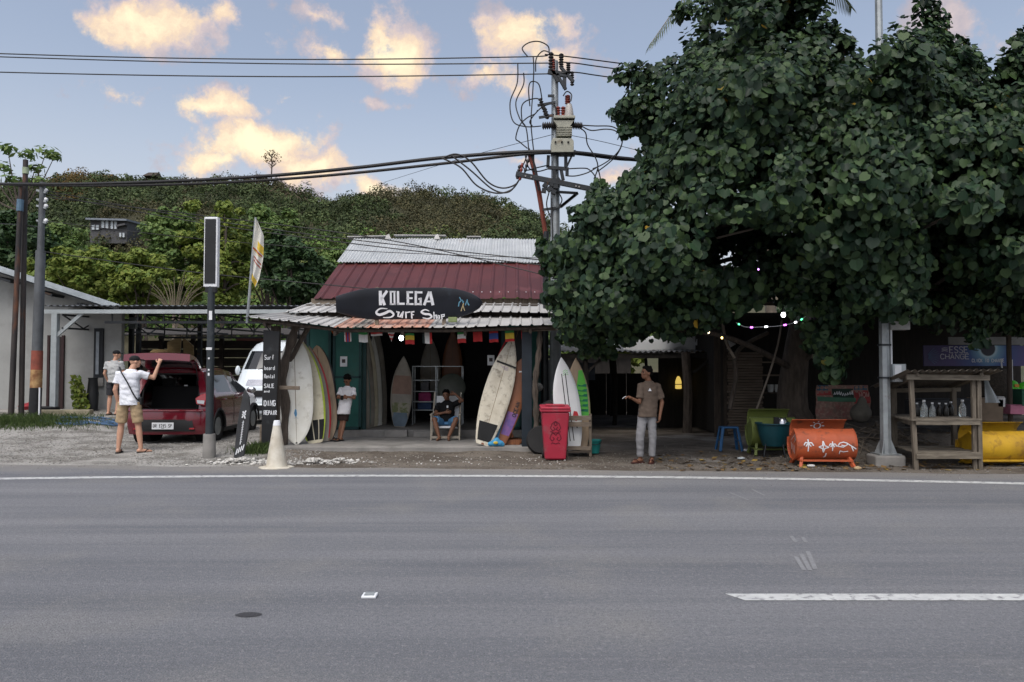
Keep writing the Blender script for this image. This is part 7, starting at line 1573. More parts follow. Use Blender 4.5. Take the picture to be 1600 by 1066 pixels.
# ------------------------------------------------------------------ oil-drum barbecues
def drum(label, x0, x1, Y, zc, r, mat, yaw=0, lid=55, paint=None, group='oil drum barbecues'):
    c = Vector(((x0 + x1) / 2, Y, zc)); L = x1 - x0; o = thing('oil_drum_grill', label, 'grill', (c.x, Y, gz(c.x, Y)), group); Rz = Matrix.Rotation(R(yaw), 4, 'Z'); M = Matrix.Translation(c) @ Rz
    # body: 270 degrees of the drum, open at the top rear; lid swung up
    a0, a1 = R(75), R(-200)
    def f(u, v): a = a0 + (a1 - a0) * v; rr = r * (1 + .012 * (abs((u - .34) * L) < .02 or abs((u - .66) * L) < .02)); return M @ Vector(((u - .5) * L, -rr * math.cos(a), rr * math.sin(a)))
    mb = MB(); mb.grid(f, 40, 30); sd_ = mb.build('drum_body', mat, o, smooth=True, fix=False); sm = sd_.modifiers.new('t', 'SOLIDIFY'); sm.thickness = .006
    for s_ in (-1, 1):
        mb = MB(); pts = [Vector((s_ * L * .5 - s_ * .02, -r * .985 * math.cos(a), r * .985 * math.sin(a))) for a in [a0 + (a1 - a0) * i / 30 for i in range(31)]]; mb.M = M; mb.add(pts, [tuple(range(31))]); e = mb.build('end_plate', mat, o)
        mb = MB(); mb.M = M; mb.tube([Vector((s_ * L * .5, -r * math.cos(a), r * math.sin(a))) for a in [a0 + (a1 - a0) * i / 30 for i in range(31)]], .012, 6); mb.build('rim', mat, o, smooth=True)
    b0, b1 = R(160 - 0), R(78)
    pv = Vector((0, -r * math.cos(R(160)), r * math.sin(R(160))))
    Rl = Matrix.Rotation(R(-lid), 4, 'X')
    def g(u, v):
        a = b0 + (b1 - b0) * v; p = Vector(((u - .5) * L * .94, -r * math.cos(a), r * math.sin(a))); q = Rl @ (p - pv) + pv; return M @ q
    mb = MB(); mb.grid(g, 20, 10); ld = mb.build('lid', mat, o, smooth=True, fix=False); sm = ld.modifiers.new('t', 'SOLIDIFY'); sm.thickness = .006
    zg = gz(c.x, Y)
    for sx in (-1, 1):
        for sy in (-1, 1):
            a = M @ Vector((sx * (L * .5 - .1), sy * .16, -r * .8)); b = M @ Vector((sx * (L * .5 - .05), sy * .27, 0)); b.z = zg - .02; mb = MB(); mb.beam(a, b, .05, .06); mb.build('leg', mat, o, bevel=.004)
    for sy in (-1, 1): a = M @ Vector((-L * .5 + .06, sy * .24, 0)); b = M @ Vector((L * .5 - .06, sy * .24, 0)); a.z = b.z = zg + .10; mb = MB(); mb.beam(a, b, .03, .03); mb.build('stretcher', mat, o)
    a = M @ Vector((-L * .5 + .06, -.24, 0)); b = M @ Vector((-L * .5 + .06, .24, 0)); a.z = b.z = zg + .10; mb = MB(); mb.beam(a, b, .03, .03); mb.build('stretcher', mat, o)
    mb = MB(); mb.M = M
    for k in range(14): mb.tube([(-L * .46 + k * L * .92 / 13, -r * .6, r * .55), (-L * .46 + k * L * .92 / 13, r * .8, r * .42)], .006, 4)
    gr = mb.build('grill_bars', MT['dsteel'], o); gr['kind'] = 'stuff'
    if paint: paint(M, f, g, L, r, o)
    return o
ORNG = pmat('orange enamel', (.50, .10, .032), .55, col2=(.38, .085, .035), scale=2.5, bump=.12, col3=(.17, .055, .03), thr3=(.55, .68), scale3=6)
def art(M, f, g, L, r, o):
    def on(fn, strokes, w, nm, off=.010):
        mb = MB()
        for st in strokes:
            P = []
            for i in range(len(st) - 1):
                for k in range(4): P.append((st[i][0] + (st[i + 1][0] - st[i][0]) * k / 4, st[i][1] + (st[i + 1][1] - st[i][1]) * k / 4))
            P.append(st[-1]); Q = [fn(*p) for p in P]
            c = fn(.5, .5); A = []; 
            for i, q in enumerate(Q):
                u, v = P[i]; nrm = (fn(u + .01, v) - fn(u, v)).cross(fn(u, v + .01) - fn(u, v)).normalized()
                if nrm.y > 0: nrm = -nrm
                t = (Q[min(i + 1, len(Q) - 1)] - Q[max(i - 1, 0)]).normalized(); s_ = t.cross(nrm) * w / 2; A += [q + nrm * off + s_, q + nrm * off - s_]
            mb.add(A, [(2 * i, 2 * i + 1, 2 * i + 3, 2 * i + 2) for i in range(len(Q) - 1)])
        mb.build(nm, MT['whitepaint'], o, fix=False)
    # body v: 0 top front .. ; picture the front band between v=.12 and v=.42
    F = lambda x, y: ((x - 415) / (1255 - 415), .16 + (y - 340) / 430 * .42)
    pal = lambda x, y, s: [[F(x, y + 110 * s), F(x + 3, y)], [F(x - 62 * s, y + 30 * s), F(x - 40 * s, y - 6), F(x, y), F(x + 45 * s, y - 4), F(x + 75 * s, y + 35 * s)], [F(x - 35 * s, y + 45 * s), F(x, y), F(x + 40 * s, y + 45 * s)], [F(x, y), F(x, y - 45 * s)]]
    on(f, pal(567, 425, 1), .019, 'painted_palm'); on(f, pal(908, 440, .8), .018, 'painted_palm')
    on(f, [[F(775, 400), F(800, 460), F(858, 478), F(800, 495), F(783, 550), F(765, 495), F(710, 475), F(765, 458), F(775, 400)], [F(775, 430), F(780, 520)]], .017, 'painted_star')
    on(f, [[F(825, 560), F(820, 620), F(795, 628)]], .022, 'painted_hook')
    on(f, [[F(975, 465), F(1010, 425), F(1060, 412), F(1110, 425), F(1170, 460), F(1240, 500)], [F(975, 465), F(1060, 475), F(1120, 440)], [F(1170, 460), F(1205, 530)], [F(1010, 570), F(1015, 525), F(1060, 540), F(1130, 530)], [F(1030, 450), F(1080, 460)]], .016, 'painted_dolphin')
    cu, cv = .5, .55; on(g, [[(cu + .06 * math.cos(a), cv + .16 * math.sin(a)) for a in [i * math.pi / 6 for i in range(13)]]] + [[(cu + .085 * math.cos(a), cv + .24 * math.sin(a)), (cu + .13 * math.cos(a), cv + .36 * math.sin(a))] for a in [i * math.pi / 4 for i in range(8)]], .02, 'painted_sun', .010)
    mb = MB(); E = lambda y, z: M @ Vector((-L * .5 + .012, -y, z))
    for st in ([(.12, .17), (.02, .12), (-.12, .05)], [(.14, .08), (.04, .02)], [(-.02, .0), (0, -.14)], [(.06, -.02), (.06, -.16)], [(-.1, .02), (-.08, -.1)], [(.1, .14), (.12, .06)]):
        mb.add([E(st[i][0] + q, st[i][1] + q) for i in range(len(st)) for q in (-.008, .008)], [(2 * i, 2 * i + 1, 2 * i + 3, 2 * i + 2) for i in range(len(st) - 1)])
    mb.build('painted_strokes', MT['whitepaint'], o, fix=False)
drum('orange oil drum grill painted with white palms and a sun', 4.70, 5.66, 12.9, .36, .265, ORNG, yaw=-3, lid=32, paint=art)
drum('lime green oil drum grill behind the orange one', 4.42, 5.22, 14.35, .45, .27, pmat('lime enamel', (.15, .19, .045), .6, col2=(.11, .14, .035), scale=3, bump=.06, col3=(.09, .10, .04), thr3=(.6, .75), scale3=4), yaw=-3, lid=32)
drum('bright yellow oil drum grill beside the kiosk', 7.55, 8.62, 12.85, .32, .27, pmat('yellow enamel', (.56, .33, .014), .55, col2=(.42, .24, .014), scale=2.5, bump=.12, col3=(.20, .10, .02), thr3=(.56, .7), scale3=4), yaw=2, lid=30)
# teal basin stand between the drums, kettle on it
c = at(1205, 690, 13.9); t = thing('teal_basin_stand', 'dark teal basin on thin legs in front of the green drum', 'basin', (c.x, 13.9, .05)); tm = pmat('dark teal plastic', (.008, .055, .07), .4)
mb = MB(); mb.lathe([(.20, -.22), (.26, -.05), (.30, .16), (.33, .17), (.33, .19), (.28, .18), (.24, -.02), (.18, -.19)], (c.x + .05, 13.9, .45), 22); mb.build('basin', tm, t, smooth=True)
for k in range(4): a = k * math.pi / 2 + .5; mb = MB(); mb.cyl((c.x + .05 + .2 * math.cos(a), 13.9 + .2 * math.sin(a), .28), (c.x + .05 + .26 * math.cos(a), 13.9 + .26 * math.sin(a), .02), .012, n=6); mb.build('leg', MT['dsteel'], t)
c = at(1222, 662, 14.0); t = thing('steel_kettle', 'shiny kettle with dark handle on the green drum', 'kettle', c)
mb = MB(); mb.lathe([(.05, -.10), (.075, -.08), (.07, .06), (.04, .1)], c, 16); mb.build('pot', CHROME, t, smooth=True); mb = MB(); mb.tube([c + Vector((.06, 0, -.06)), c + Vector((.13, 0, 0)), c + Vector((.05, 0, .1))], .014, 6); mb.build('handle', MT['black'], t, smooth=True)
c = at(1213, 661, 13.98); mb = MB(); mb.box(c, (.09, .05, .21)); q = mb.build('dark_box', MT['black'], bevel=.006); tag(q, 'upright black box beside the kettle on the green drum', 'box')
# blue stool
c = at(1139, 704, 14.9); t = thing('plastic_stool', 'blue plastic stool standing on the dirt before the shed', 'stool', (c.x, 14.9, gz(c.x, 14.9))); bm_ = pmat('blue stool plastic', (.02, .10, .24), .45, var=.2, bump=.05); zs = gz(c.x, 14.9)
mb = MB(); mb.prism([(-.15, -.13), (.15, -.13), (.17, -.1), (.17, .1), (.15, .13), (-.15, .13), (-.17, .1), (-.17, -.1)], .03, Matrix.Translation((c.x, 14.9, zs + .43))); mb.build('seat', bm_, t, bevel=.01)
for sx in (-1, 1):
    for sy in (-1, 1): mb = MB(); mb.beam((c.x + sx * .14, 14.9 + sy * .11, zs + .44), (c.x + sx * .21, 14.9 + sy * .17, zs), .055, .03, up=(sx, sy, 0)); mb.build('leg', bm_, t, bevel=.005)
    mb = MB(); mb.beam((c.x + sx * .165, 14.9 - .13, zs + .2), (c.x + sx * .165, 14.9 + .13, zs + .2), .02, .03); mb.build('stretcher', bm_, t)
# lamp post
def build_lamp_post():
    Y = 12.95; x = at(1384, 700, Y).x; p = thing('lamp_post', 'tall galvanised octagonal lamp post on a concrete block', 'lamp post', (x, Y, 0))
    mb = MB(); mb.prism([(-.26, -.2), (.22, -.22), (.27, -.1), (.26, .2), (-.22, .22), (-.28, .1)], .24, Matrix.Translation((x, Y, gz(x, Y) - .06))); mb.build('concrete_block', MT['concrete'], p, bevel=.03)
    mb = MB(); mb.tube([(x, Y, .17), (x, Y, 4), (x, Y, 9.4)], [.092, .078, .055], 8); mb.build('shaft', MT['galv'], p)
    mb = MB(); mb.box((x, Y, .19), (.36, .34, .02)); mb.build('base_plate', MT['galv'], p)
    for a in range(4):
        an = a * math.pi / 2 + .78; mb = MB(); mb.prism([(0, 0), (.09, 0), (0, .22)], .012, frame((x + .09 * math.cos(an), Y + .09 * math.sin(an), .2), (math.cos(an), math.sin(an), 0), (0, 0, 1), (-math.sin(an), math.cos(an), 0))); mb.build('gusset', MT['galv'], p)
    xp = x + .11; mb = MB(); mb.tube([(xp, Y - .02, 1.42), (xp, Y - .02, 2.55)], .018, 8); mb.build('conduit', MT['white'], p, smooth=True)
    for z in (1.45, 2.0): mb = MB(); mb.cyl((x, Y, z), (x, Y, z + .03), .115, n=8); mb.build('strap', MT['dsteel'], p)
    mb = MB(); c = at(1398, 583, Y - .05); mb.box((c.x + .06, Y - .02, c.z), (.22, .16, .30)); bx = mb.build('meter_box', pmat('grey meter box', (.42, .46, .48), .5), p, bevel=.01); mb = MB(); mb.box((c.x + .03, Y - .105, c.z), (.11, .012, .26)); mb.build('door', MT['white'], bx)
    c = at(1405, 498, Y - .05); mb = MB(); mb.box((c.x, Y, c.z), (.32, .2, .38)); bx = mb.build('control_box', pmat('pale control box', (.40, .40, .38), .6), p, bevel=.01)
    for k in range(4): mb = MB(); mb.box((c.x + .02, Y - .103, c.z - .06 + k * .022), (.10, .008, .008)); mb.build('vent', MT['black'], bx)
    mb = MB(); mb.tube(curve_pts([(x, Y, 8.0), (x + .12, Y - .3, 8.4), (x + .5, Y - 1.6, 9.3), (x + .5, Y - 2.2, 9.4)], 5), .035, 8); mb.build('lamp_arm', MT['galv'], p, smooth=True); mb = MB(); mb.ell((x + .5, Y - 2.5, 9.42), (.15, .36, .07)); mb.build('lamp_head', MT['galv'], p, smooth=True)
build_lamp_post()
# string lights and bulbs in the tree
sl = thing('string_lights', 'curved string of small white, purple and green lights under the tree', 'string lights', at(1215, 508, 13.6)); SP = [at(x, y, 13.5) for x, y in ((1150, 504), (1165, 511), (1190, 511), (1220, 509), (1245, 503), (1262, 492), (1280, 474))]
mb = MB(); Q = curve_pts(SP, 6); mb.tube(Q, .005, 5); mb.build('wire', MT['white'], sl)
EM = {'w': emit('white led', (.95, .97, 1), 5), 'p': emit('purple led', (.75, .15, 1), 4), 'g': emit('green led', (.1, .9, .35), 3)}
for i, c in ((2, 'g'), (8, 'p'), (13, 'w'), (19, 'p'), (23, 'w'), (26, 'g'), (30, 'p'), (32, 'w'), (35, 'g')): mb = MB(); j = min(i, len(Q) - 2); mb.cyl(Q[j], Q[j].lerp(Q[j + 1], .9), .014, n=8); mb.build('led_tube', EM[c], sl)
for lab, x, y, r, col, st in (('bright white lamp hanging above the string lights', 1224, 492, .04, (.95, .98, 1), 8), ('warm bulb glowing high in the tree at right', 1432, 428, .022, (1, .8, .45), 5), ('warm bulb glowing among leaves above the trunk', 1253, 436, .018, (1, .85, .6), 4), ('small yellow bulb at the left under the tree', 1128, 528, .02, (1, .75, .25), 3), ('small warm bulb near the shed roof end', 1107, 519, .022, (1, .85, .55), 4), ('warm bulb in the leaves left of the string lights', 1096, 481, .02, (1, .85, .5), 4), ('tiny purple bulb among the leaves', 1185, 421, .014, (.7, .3, 1), 4)):
    c = at(x, y, 12.9 if y < 470 else 13.6); t = thing('hanging_bulb', lab, 'light bulb', c); mb = MB(); mb.ell(c, (r, r, r * 1.2), n=10, m=7); mb.build('bulb', emit('glow ' + lab[:12], col, st), t, smooth=True); mb = MB(); mb.cyl(c + Vector((0, 0, r)), c + Vector((0, 0, r + .06)), r * .5, n=8); mb.build('socket', MT['black'], t); mb = MB(); mb.tube([c + Vector((0, 0, r + .05)), c + Vector((.03, .2, r + .5))], .006, 5); mb.build('cord', MT['cable'], t)
# ------------------------------------------------------------------ bin, bucket, clutter
def build_bin():
    Y = 13.75; c = at(867, 716, Y); z = gz(c.x, Y); b = thing('wheelie_bin', 'crimson plastic wheelie bin with dark ornament beside the porch', 'bin', (c.x, Y, z)); m = pmat('crimson bin plastic', (.37, .02, .045), .55, col2=(.29, .018, .038), scale=2.2, bump=.08, col3=(.24, .07, .08), thr3=(.55, .7), scale3=4)
    mb = MB(); mb.add([Vector((c.x + sx * w, Y + sy * d_, z + h)) for h, w, d_ in ((.02, .185, .19), (.86, .245, .26)) for sx, sy in ((-1, -1), (1, -1), (1, 1), (-1, 1))], [(0, 1, 5, 4), (1, 2, 6, 5), (2, 3, 7, 6), (3, 0, 4, 7), (3, 2, 1, 0), (4, 5, 6, 7)]); mb.build('body', m, b, bevel=.03)
    mb = MB(); mb.prism([(-.27, -.28), (.27, -.28), (.27, .28), (-.27, .28)], .05, Matrix.Translation((c.x, Y, z + .86))); mb.build('rim', m, b, bevel=.015)
    mb = MB(); mb.prism([(-.265, -.29), (.265, -.29), (.265, .27), (-.265, .27)], .05, Matrix.Translation((c.x, Y, z + .912)) @ Matrix.Rotation(R(2), 4, 'X')); ld = mb.build('lid', m, b, bevel=.02); mb = MB(); mb.prism([(-.17, -.2), (.17, -.2), (.17, .15), (-.17, .15)], .02, Matrix.Translation((c.x, Y, z + .965))); mb.build('lid_panel', m, ld, bevel=.012)
    mb = MB(); mb.cyl((c.x - .2, Y + .29, z + .9), (c.x + .2, Y + .29, z + .9), .018); mb.build('handle', m, b)
    for s_ in (-1, 1): mb = MB(); mb.lathe([(.09, -.02), (.095, 0), (.09, .02)], (c.x + s_ * .2, Y + .22, z + .095), 16, Matrix.Rotation(R(90), 3, 'Y')); mb.build('wheel', MT['rubber'], b)
    M = frame((c.x, Y - .232, z + .50), (1, 0, 0), (0, -.085, 1), (0, -1, -.085)); mb = MB()
    for sx in (-1, 1):
        for st in ([(0, .2), (.06, .16), (.09, .08), (.05, .03), (.01, .06), (.04, .10)], [(0, 0), (.07, -.02), (.10, -.10), (.06, -.15), (.02, -.11), (.05, -.08)], [(0, -.2), (.05, -.18), (.08, -.2)], [(.0, .12), (.03, .15), (.0, .19)], [(0, -.05), (.04, .0), (.09, .02)]): mb.ribbon([(q[0] * sx, q[1]) for q in st], .014, .003, M)
    mb.build('ornament', pmat('dark red print', (.13, .006, .02), .5), b)
build_bin()
c = at(928, 700, 14.5); t = thing('teal_bucket', 'small teal bucket on the ground beside the crate stand', 'bucket', (c.x, 14.5, 0)); mb = MB(); mb.lathe([(.10, .02), (.135, .24), (.145, .25), (.145, .27), (.125, .26), (.09, .04)], (c.x, 14.5, gz(c.x, 14.5)), 18); mb.build('pail', pmat('teal plastic', (.02, .24, .22), .45), t, smooth=True); z = gz(c.x, 14.5); mb = MB(); mb.tube([(c.x + .14 * math.cos(a), 14.5 - .05 - .1 * math.sin(a), z + .25 - .06 * math.sin(a)) for a in [i * math.pi / 10 for i in range(11)]], .006, 5); mb.build('handle', MT['dsteel'], t)
t = at(845, 700, 14.6); mb = MB(); mb.lathe([(.16, -.07), (.25, -.08), (.28, 0), (.25, .08), (.16, .07)], (0, 0, 0), 22, Matrix.Rotation(R(75), 3, 'X') ); mb.v = [(v[0] + t.x, v[1] + 14.55, v[2] + .26) for v in mb.v]; tag(mb.build('old_tyre', MT['rubber'], smooth=True), 'old tyre leaning between the driftwood post and the red bin', 'tyre')
rs = random.Random(8)
for i in range(9):
    x, y = t.x + rs.uniform(-.15, .4), 14.9 + rs.uniform(-.1, .5); z = .2 + .13 * i; mb = MB(); s_ = rs.uniform(.1, .22)
    mb.box((x, y, z), (s_ * 1.5, s_, s_ * .8), (rs.uniform(-.6, .6), rs.uniform(-.6, .6), rs.uniform(0, 3))); mb.ell((x + .05, y, z), (s_ * .7, s_ * .6, s_ * .5), n=8, m=6)
    lab = ['lowest', 'second', 'third', 'fourth', 'fifth', 'sixth', 'seventh', 'eighth', 'topmost'][i] + ' lump of the junk heaped behind the red bin'
    tag(remesh(mb, 'junk_lump', pmat('junk %d' % i, [(.05, .05, .05), (.12, .11, .10), (.04, .07, .04), (.25, .25, .24), (.09, .06, .05)][i % 5], .9, var=.4), .02), lab, 'junk', 'junk heap behind the bin')
# ------------------------------------------------------------------ people
def finger_hand(mb, W_, d, n, s, curl=.5, k=1.0):
    """palm plus five unequal bent fingers; d along the hand, n palm normal (curl side), s towards the thumb"""
    W_ = Vector(W_); d = Vector(d).normalized(); n = Vector(n); n = (n - d * n.dot(d)).normalized(); s = n.cross(d) if Vector(s).dot(n.cross(d)) > 0 else -n.cross(d)
    mb.capsule(W_, W_ + d * .05 * k, .026 * k, .03 * k); 
    for a in (-.026, -.009, .009, .026): mb.capsule(W_ + d * .02 * k + s * a * k * .7, W_ + d * .085 * k + s * a * k, .014 * k, .0115 * k, 8)
    for a, L in ((.030, .066), (.010, .075), (-.010, .070), (-.029, .054)):
        b = W_ + d * .085 * k + s * a * k; m = b + (d * math.cos(curl) + n * math.sin(curl)).normalized() * L * .5 * k; e = m + (d * math.cos(curl * 2.2) + n * math.sin(curl * 2.2)).normalized() * L * .5 * k
        mb.capsule(b, m, .0098 * k, .0092 * k, 8); mb.capsule(m, e, .0092 * k, .008 * k, 8)
    b = W_ + d * .025 * k + s * .028 * k; m = b + (d * .6 + s * .75 + n * .25).normalized() * .04 * k; e = m + (d * .9 + s * .2 + n * .35).normalized() * .034 * k
    mb.capsule(b, m, .013 * k, .0115 * k, 8); mb.capsule(m, e, .0115 * k, .009 * k, 8)
def person(label, loc, J, face, skin, shirt, legs, hair=True, cap=None, k=1.0, shoe=None, sleeve=.62, long=False, hem=0, loose=1.0, tilt=0, extra=None):
    """J: joints (relative to loc): pel, che, nek, hed, and pairs sh, el, wr, hi, kn, an (image-left first); k scales girths"""
    o = thing('person', label, 'person', loc); T = Matrix.Translation(loc); V_ = {a: ([Vector(q) for q in b] if isinstance(b[0], (tuple, list)) else Vector(b)) for a, b in J.items() if a not in ('hd', 'ft')}
    f = Vector(face).normalized(); up = (V_['hed'] - V_['nek']).normalized(); sd_ = f.cross(up).normalized(); up = sd_.cross(f)
    H = frame(V_['hed'], sd_, f, up)
    b = MB(); b.M = T
    b.capsule(V_['nek'], V_['hed'] - up * .03 * k, .058 * k, .052 * k)
    tx = (V_['sh'][1] - V_['sh'][0]).normalized()
    def tor(mb, g):
        sx = (V_['sh'][1] - V_['sh'][0]).length / 2
        for p, w, dp in ((V_['che'], .135, .105), (V_['che'].lerp(V_['pel'], .35), .130, .102), (V_['che'].lerp(V_['pel'], .7), .128, .100), (V_['pel'], .135, .108)):
            for q in (-1, -.4, .4, 1): mb.ell(p + tx * q * w * .42 * k, ((w * .62 + g) * k, (dp + g) * k, (.13 + g) * k))
        mb.capsule(V_['sh'][0], V_['sh'][1], (.062 + g) * k, (.062 + g) * k); mb.capsule(V_['nek'] - up * .02, V_['sh'][0], (.05 + g * .6) * k, (.058 + g) * k); mb.capsule(V_['nek'] - up * .02, V_['sh'][1], (.05 + g * .6) * k, (.058 + g) * k)
    tor(b, -.024)
    for i in (0, 1):
        b.capsule(V_['sh'][i], V_['el'][i], .047 * k, .038 * k); b.capsule(V_['el'][i], V_['wr'][i], .040 * k, .025 * k)
        hd = J.get('hd', [None, None])[i]; d = Vector(hd[0]) if hd else (V_['wr'][i] - V_['el'][i]); n = Vector(hd[1]) if hd else Vector((-1 if i else 1, 0, 0)); s_ = Vector(hd[2]) if hd else Vector(f); finger_hand(b, V_['wr'][i], d, n, s_, hd[3] if hd and len(hd) > 3 else .45, k)
        b.capsule(V_['hi'][i], V_['kn'][i], .082 * k, .055 * k); b.capsule(V_['kn'][i], V_['kn'][i].lerp(V_['an'][i], .35), .052 * k, .055 * k); b.capsule(V_['kn'][i].lerp(V_['an'][i], .35), V_['an'][i], .055 * k, .034 * k)
        ft = Vector(J['ft'][i]).normalized(); a = V_['an'][i]; b.capsule(a - ft * .035 * k + Vector((0, 0, -.035 * k)), a + ft * .10 * k + Vector((0, 0, -.045 * k)), .034 * k, .028 * k); b.capsule(a + ft * .09 * k + Vector((0, 0, -.048 * k)), a + ft * .165 * k + Vector((0, 0, -.055 * k)), .032 * k, .020 * k)
    bh = MB(); bh.M = T @ H
    kh = .96 if k > .9 else .93
    hs = lambda *q: tuple(c * kh for c in q)
    b2 = [((0, -.008, .02), (.074, .094, .095)), ((0, .03, -.052), (.055, .062, .062)), ((0, .052, -.078), (.036, .034, .030)), ((0, .06, .03), (.055, .032, .05)), ((-.074, -.008, -.008), (.012, .02, .03)), ((.074, -.008, -.008), (.012, .02, .03)), ((0, .098, -.018), (.013, .016, .022)), ((0, .092, .002), (.010, .012, .026)), ((0, .088, -.058), (.024, .010, .010)), ((-.035, .075, -.012), (.024, .018, .024)), ((.035, .075, -.012), (.024, .018, .024))]
    for c, r in b2:
        m = MB(); m.M = T @ H; m.ell(hs(*c), hs(*r)); b.v += m.v and [] or []; off = len(b.v); b.v += m.v; b.f += [tuple(i + off for i in q) for q in m.f]
    body = remesh(b, 'body', skin, .0085, o, 2)
    for sx in (-1, 1):
        m = MB(); m.M = T @ H; m.ell(hs(sx * .031, .0895, .006), (.0125, .006, .007), n=8, m=6); m.build('eye', MT['black'], body, smooth=True)
        m = MB(); m.M = T @ H; m.box(hs(sx * .032, .094, .026), (.034, .008, .008), (0, sx * .12, 0)); m.build('brow', MT['hair'], body)
    m = MB(); m.M = T @ H; m.ell(hs(0, .097, -.058), (.021, .006, .006), n=10, m=6); m.build('mouth', LIP, body, smooth=True)
    if hair:
        m = MB(); m.M = T @ H
        for c, r in (((0, -.022, .045), (.083, .094, .080)), ((0, -.055, .0), (.076, .062, .075)), ((0, .03, .095), (.064, .062, .032))): m.ell(hs(*c), hs(*r))
        rs = random.Random(len(label))
        for q in range(26):
            a = rs.uniform(0, 6.28); e = rs.uniform(.1, 1.2); m.ell(hs(.078 * math.cos(a) * math.cos(e), -.025 + .088 * math.sin(a) * math.cos(e) * (.75 if math.sin(a) > 0 else 1), .05 + .078 * math.sin(e)), (.017, .017, .017), n=8, m=6)
        remesh(m, 'hair', MT['hair'], .009, o, 1)
    if cap:
        m = MB(); m.M = T @ H; m.ell(hs(0, -.012, .052), hs(.086, .102, .075)); m.ell((0, .105, .045), (.06, .06, .010)); remesh(m, 'cap', cap, .009, o, 2)
    # clothing: lofted with flat open-looking hems, then creased
    fw = tx.cross((V_['nek'] - V_['pel']).normalized()).normalized(); dn = (V_['pel'] - V_['che']).normalized()
    def loft(mb, secs, n=22):
        vs = [p + tx * w * math.copysign(abs(math.cos(t)) ** .85, math.cos(t)) + fw * dpt * math.copysign(abs(math.sin(t)) ** .85, math.sin(t)) for p, w, dpt in secs for t in [2 * math.pi * i / n for i in range(n)]]; m_ = len(secs)
        mb.add(vs, [(i * n + j, i * n + (j + 1) % n, (i + 1) * n + (j + 1) % n, (i + 1) * n + j) for i in range(m_ - 1) for j in range(n)] + [tuple(range(n)), tuple((m_ - 1) * n + j for j in range(n))])
    def crease(ob, amp):
        me = ob.data; n = len(me.vertices); P = np.empty(n * 3, np.float32); Q = np.empty(n * 3, np.float32); me.vertices.foreach_get('co', P); me.vertex_normals.foreach_get('vector', Q); P = P.reshape(-1, 3); Q = Q.reshape(-1, 3)
        h = np.array([noise.noise((x * 9, y * 9, z * 16)) + .6 * noise.noise((x * 22 + z * 14, y * 20, z * 18)) for x, y, z in P.tolist()], np.float32)
        me.vertices.foreach_set('co', (P + Q * (amp * h)[:, None]).ravel()); me.update()
    c = MB(); c.M = T; sm_ = (V_['sh'][0] + V_['sh'][1]) / 2; hw = (V_['sh'][1] - V_['sh'][0]).length / 2; g = k * loose
    hm_ = V_['pel'] + dn * max(hem, .03)
    loft(c, [(V_['nek'] + up * .008, .070 * k, .068 * k), (sm_.lerp(V_['nek'], .5), hw * .70, .088 * k), (sm_ + up * .022, hw * 1.04, .098 * k), (sm_.lerp(V_['che'], .6), hw * 1.0, .118 * k), (V_['che'], .170 * g, .124 * k), (V_['che'].lerp(V_['pel'], .6), .164 * g, .124 * k), (V_['pel'], .168 * g, .130 * k), (hm_, .174 * g, .134 * k)])
    for i in (0, 1): e = V_['sh'][i].lerp(V_['el'][i], sleeve); c.tube([V_['sh'][i].lerp(sm_, .18), V_['sh'][i], V_['sh'][i].lerp(e, .5), e], [.06 * k, .068 * k, .066 * g, .070 * g], 14)
    sh = remesh(c, 'shirt', shirt, .010, o, 2); crease(sh, .010 * k)
    c = MB(); c.M = T
    loft(c, [(V_['pel'].lerp(V_['che'], .15), .135 * k, .105 * k), (V_['pel'], .150 * k, .118 * k), (V_['pel'] + dn * .09 * k, .155 * k, .118 * k)])
    for i in (0, 1):
        h0, kn, an = V_['hi'][i], V_['kn'][i], V_['an'][i]
        if long: c.tube(curve_pts([h0 + Vector((0, 0, .03)), h0.lerp(kn, .5), kn, kn.lerp(an, .5), kn.lerp(an, .92)], 4), [.094 * k - (.094 - .062) * k * j / 16 for j in range(17)], 14)
        else: e = h0.lerp(kn, .88); c.tube([h0, h0.lerp(e, .5), e], [.094 * k, .095 * k, .092 * k], 14)
    tr = remesh(c, 'trousers' if long else 'shorts', legs, .010, o, 2); crease(tr, .009 * k)
    if shoe:
        for i in (0, 1):
            ft = Vector(J['ft'][i]); ft.z = 0; ft.normalize(); a = V_['an'][i]; s_ = Vector((-ft.y, ft.x, 0)); M_ = T @ frame((a.x, a.y, 0.004), s_, ft, (0, 0, 1)); m = MB()
            m.prism([(-.035, -.07), (.035, -.07), (.042, .06), (.048, .14), (.02, .195), (-.02, .195), (-.048, .14), (-.042, .06)], .02, M_); sn = m.build('sandal', shoe, o, bevel=.005)
            m = MB(); m.M = M_; m.tube([(-.04, .06, .02), (-.02, .11, .07), (0, .145, .035)], .009, 6); m.tube([(.04, .06, .02), (.02, .11, .07), (0, .145, .035)], .009, 6); m.build('strap', shoe, sn, smooth=True)
    if extra: extra(o, T, V_, H, sh)
    return o
LIP = pmat('lips', (.20, .07, .05), .5, bump=0)
def cloth(name, col, c2=None, sc=5): return pmat(name, col, .88, col2=c2 or tuple(q * .82 for q in col), scale=sc, bump=.5, bscale=9, spec=.15)
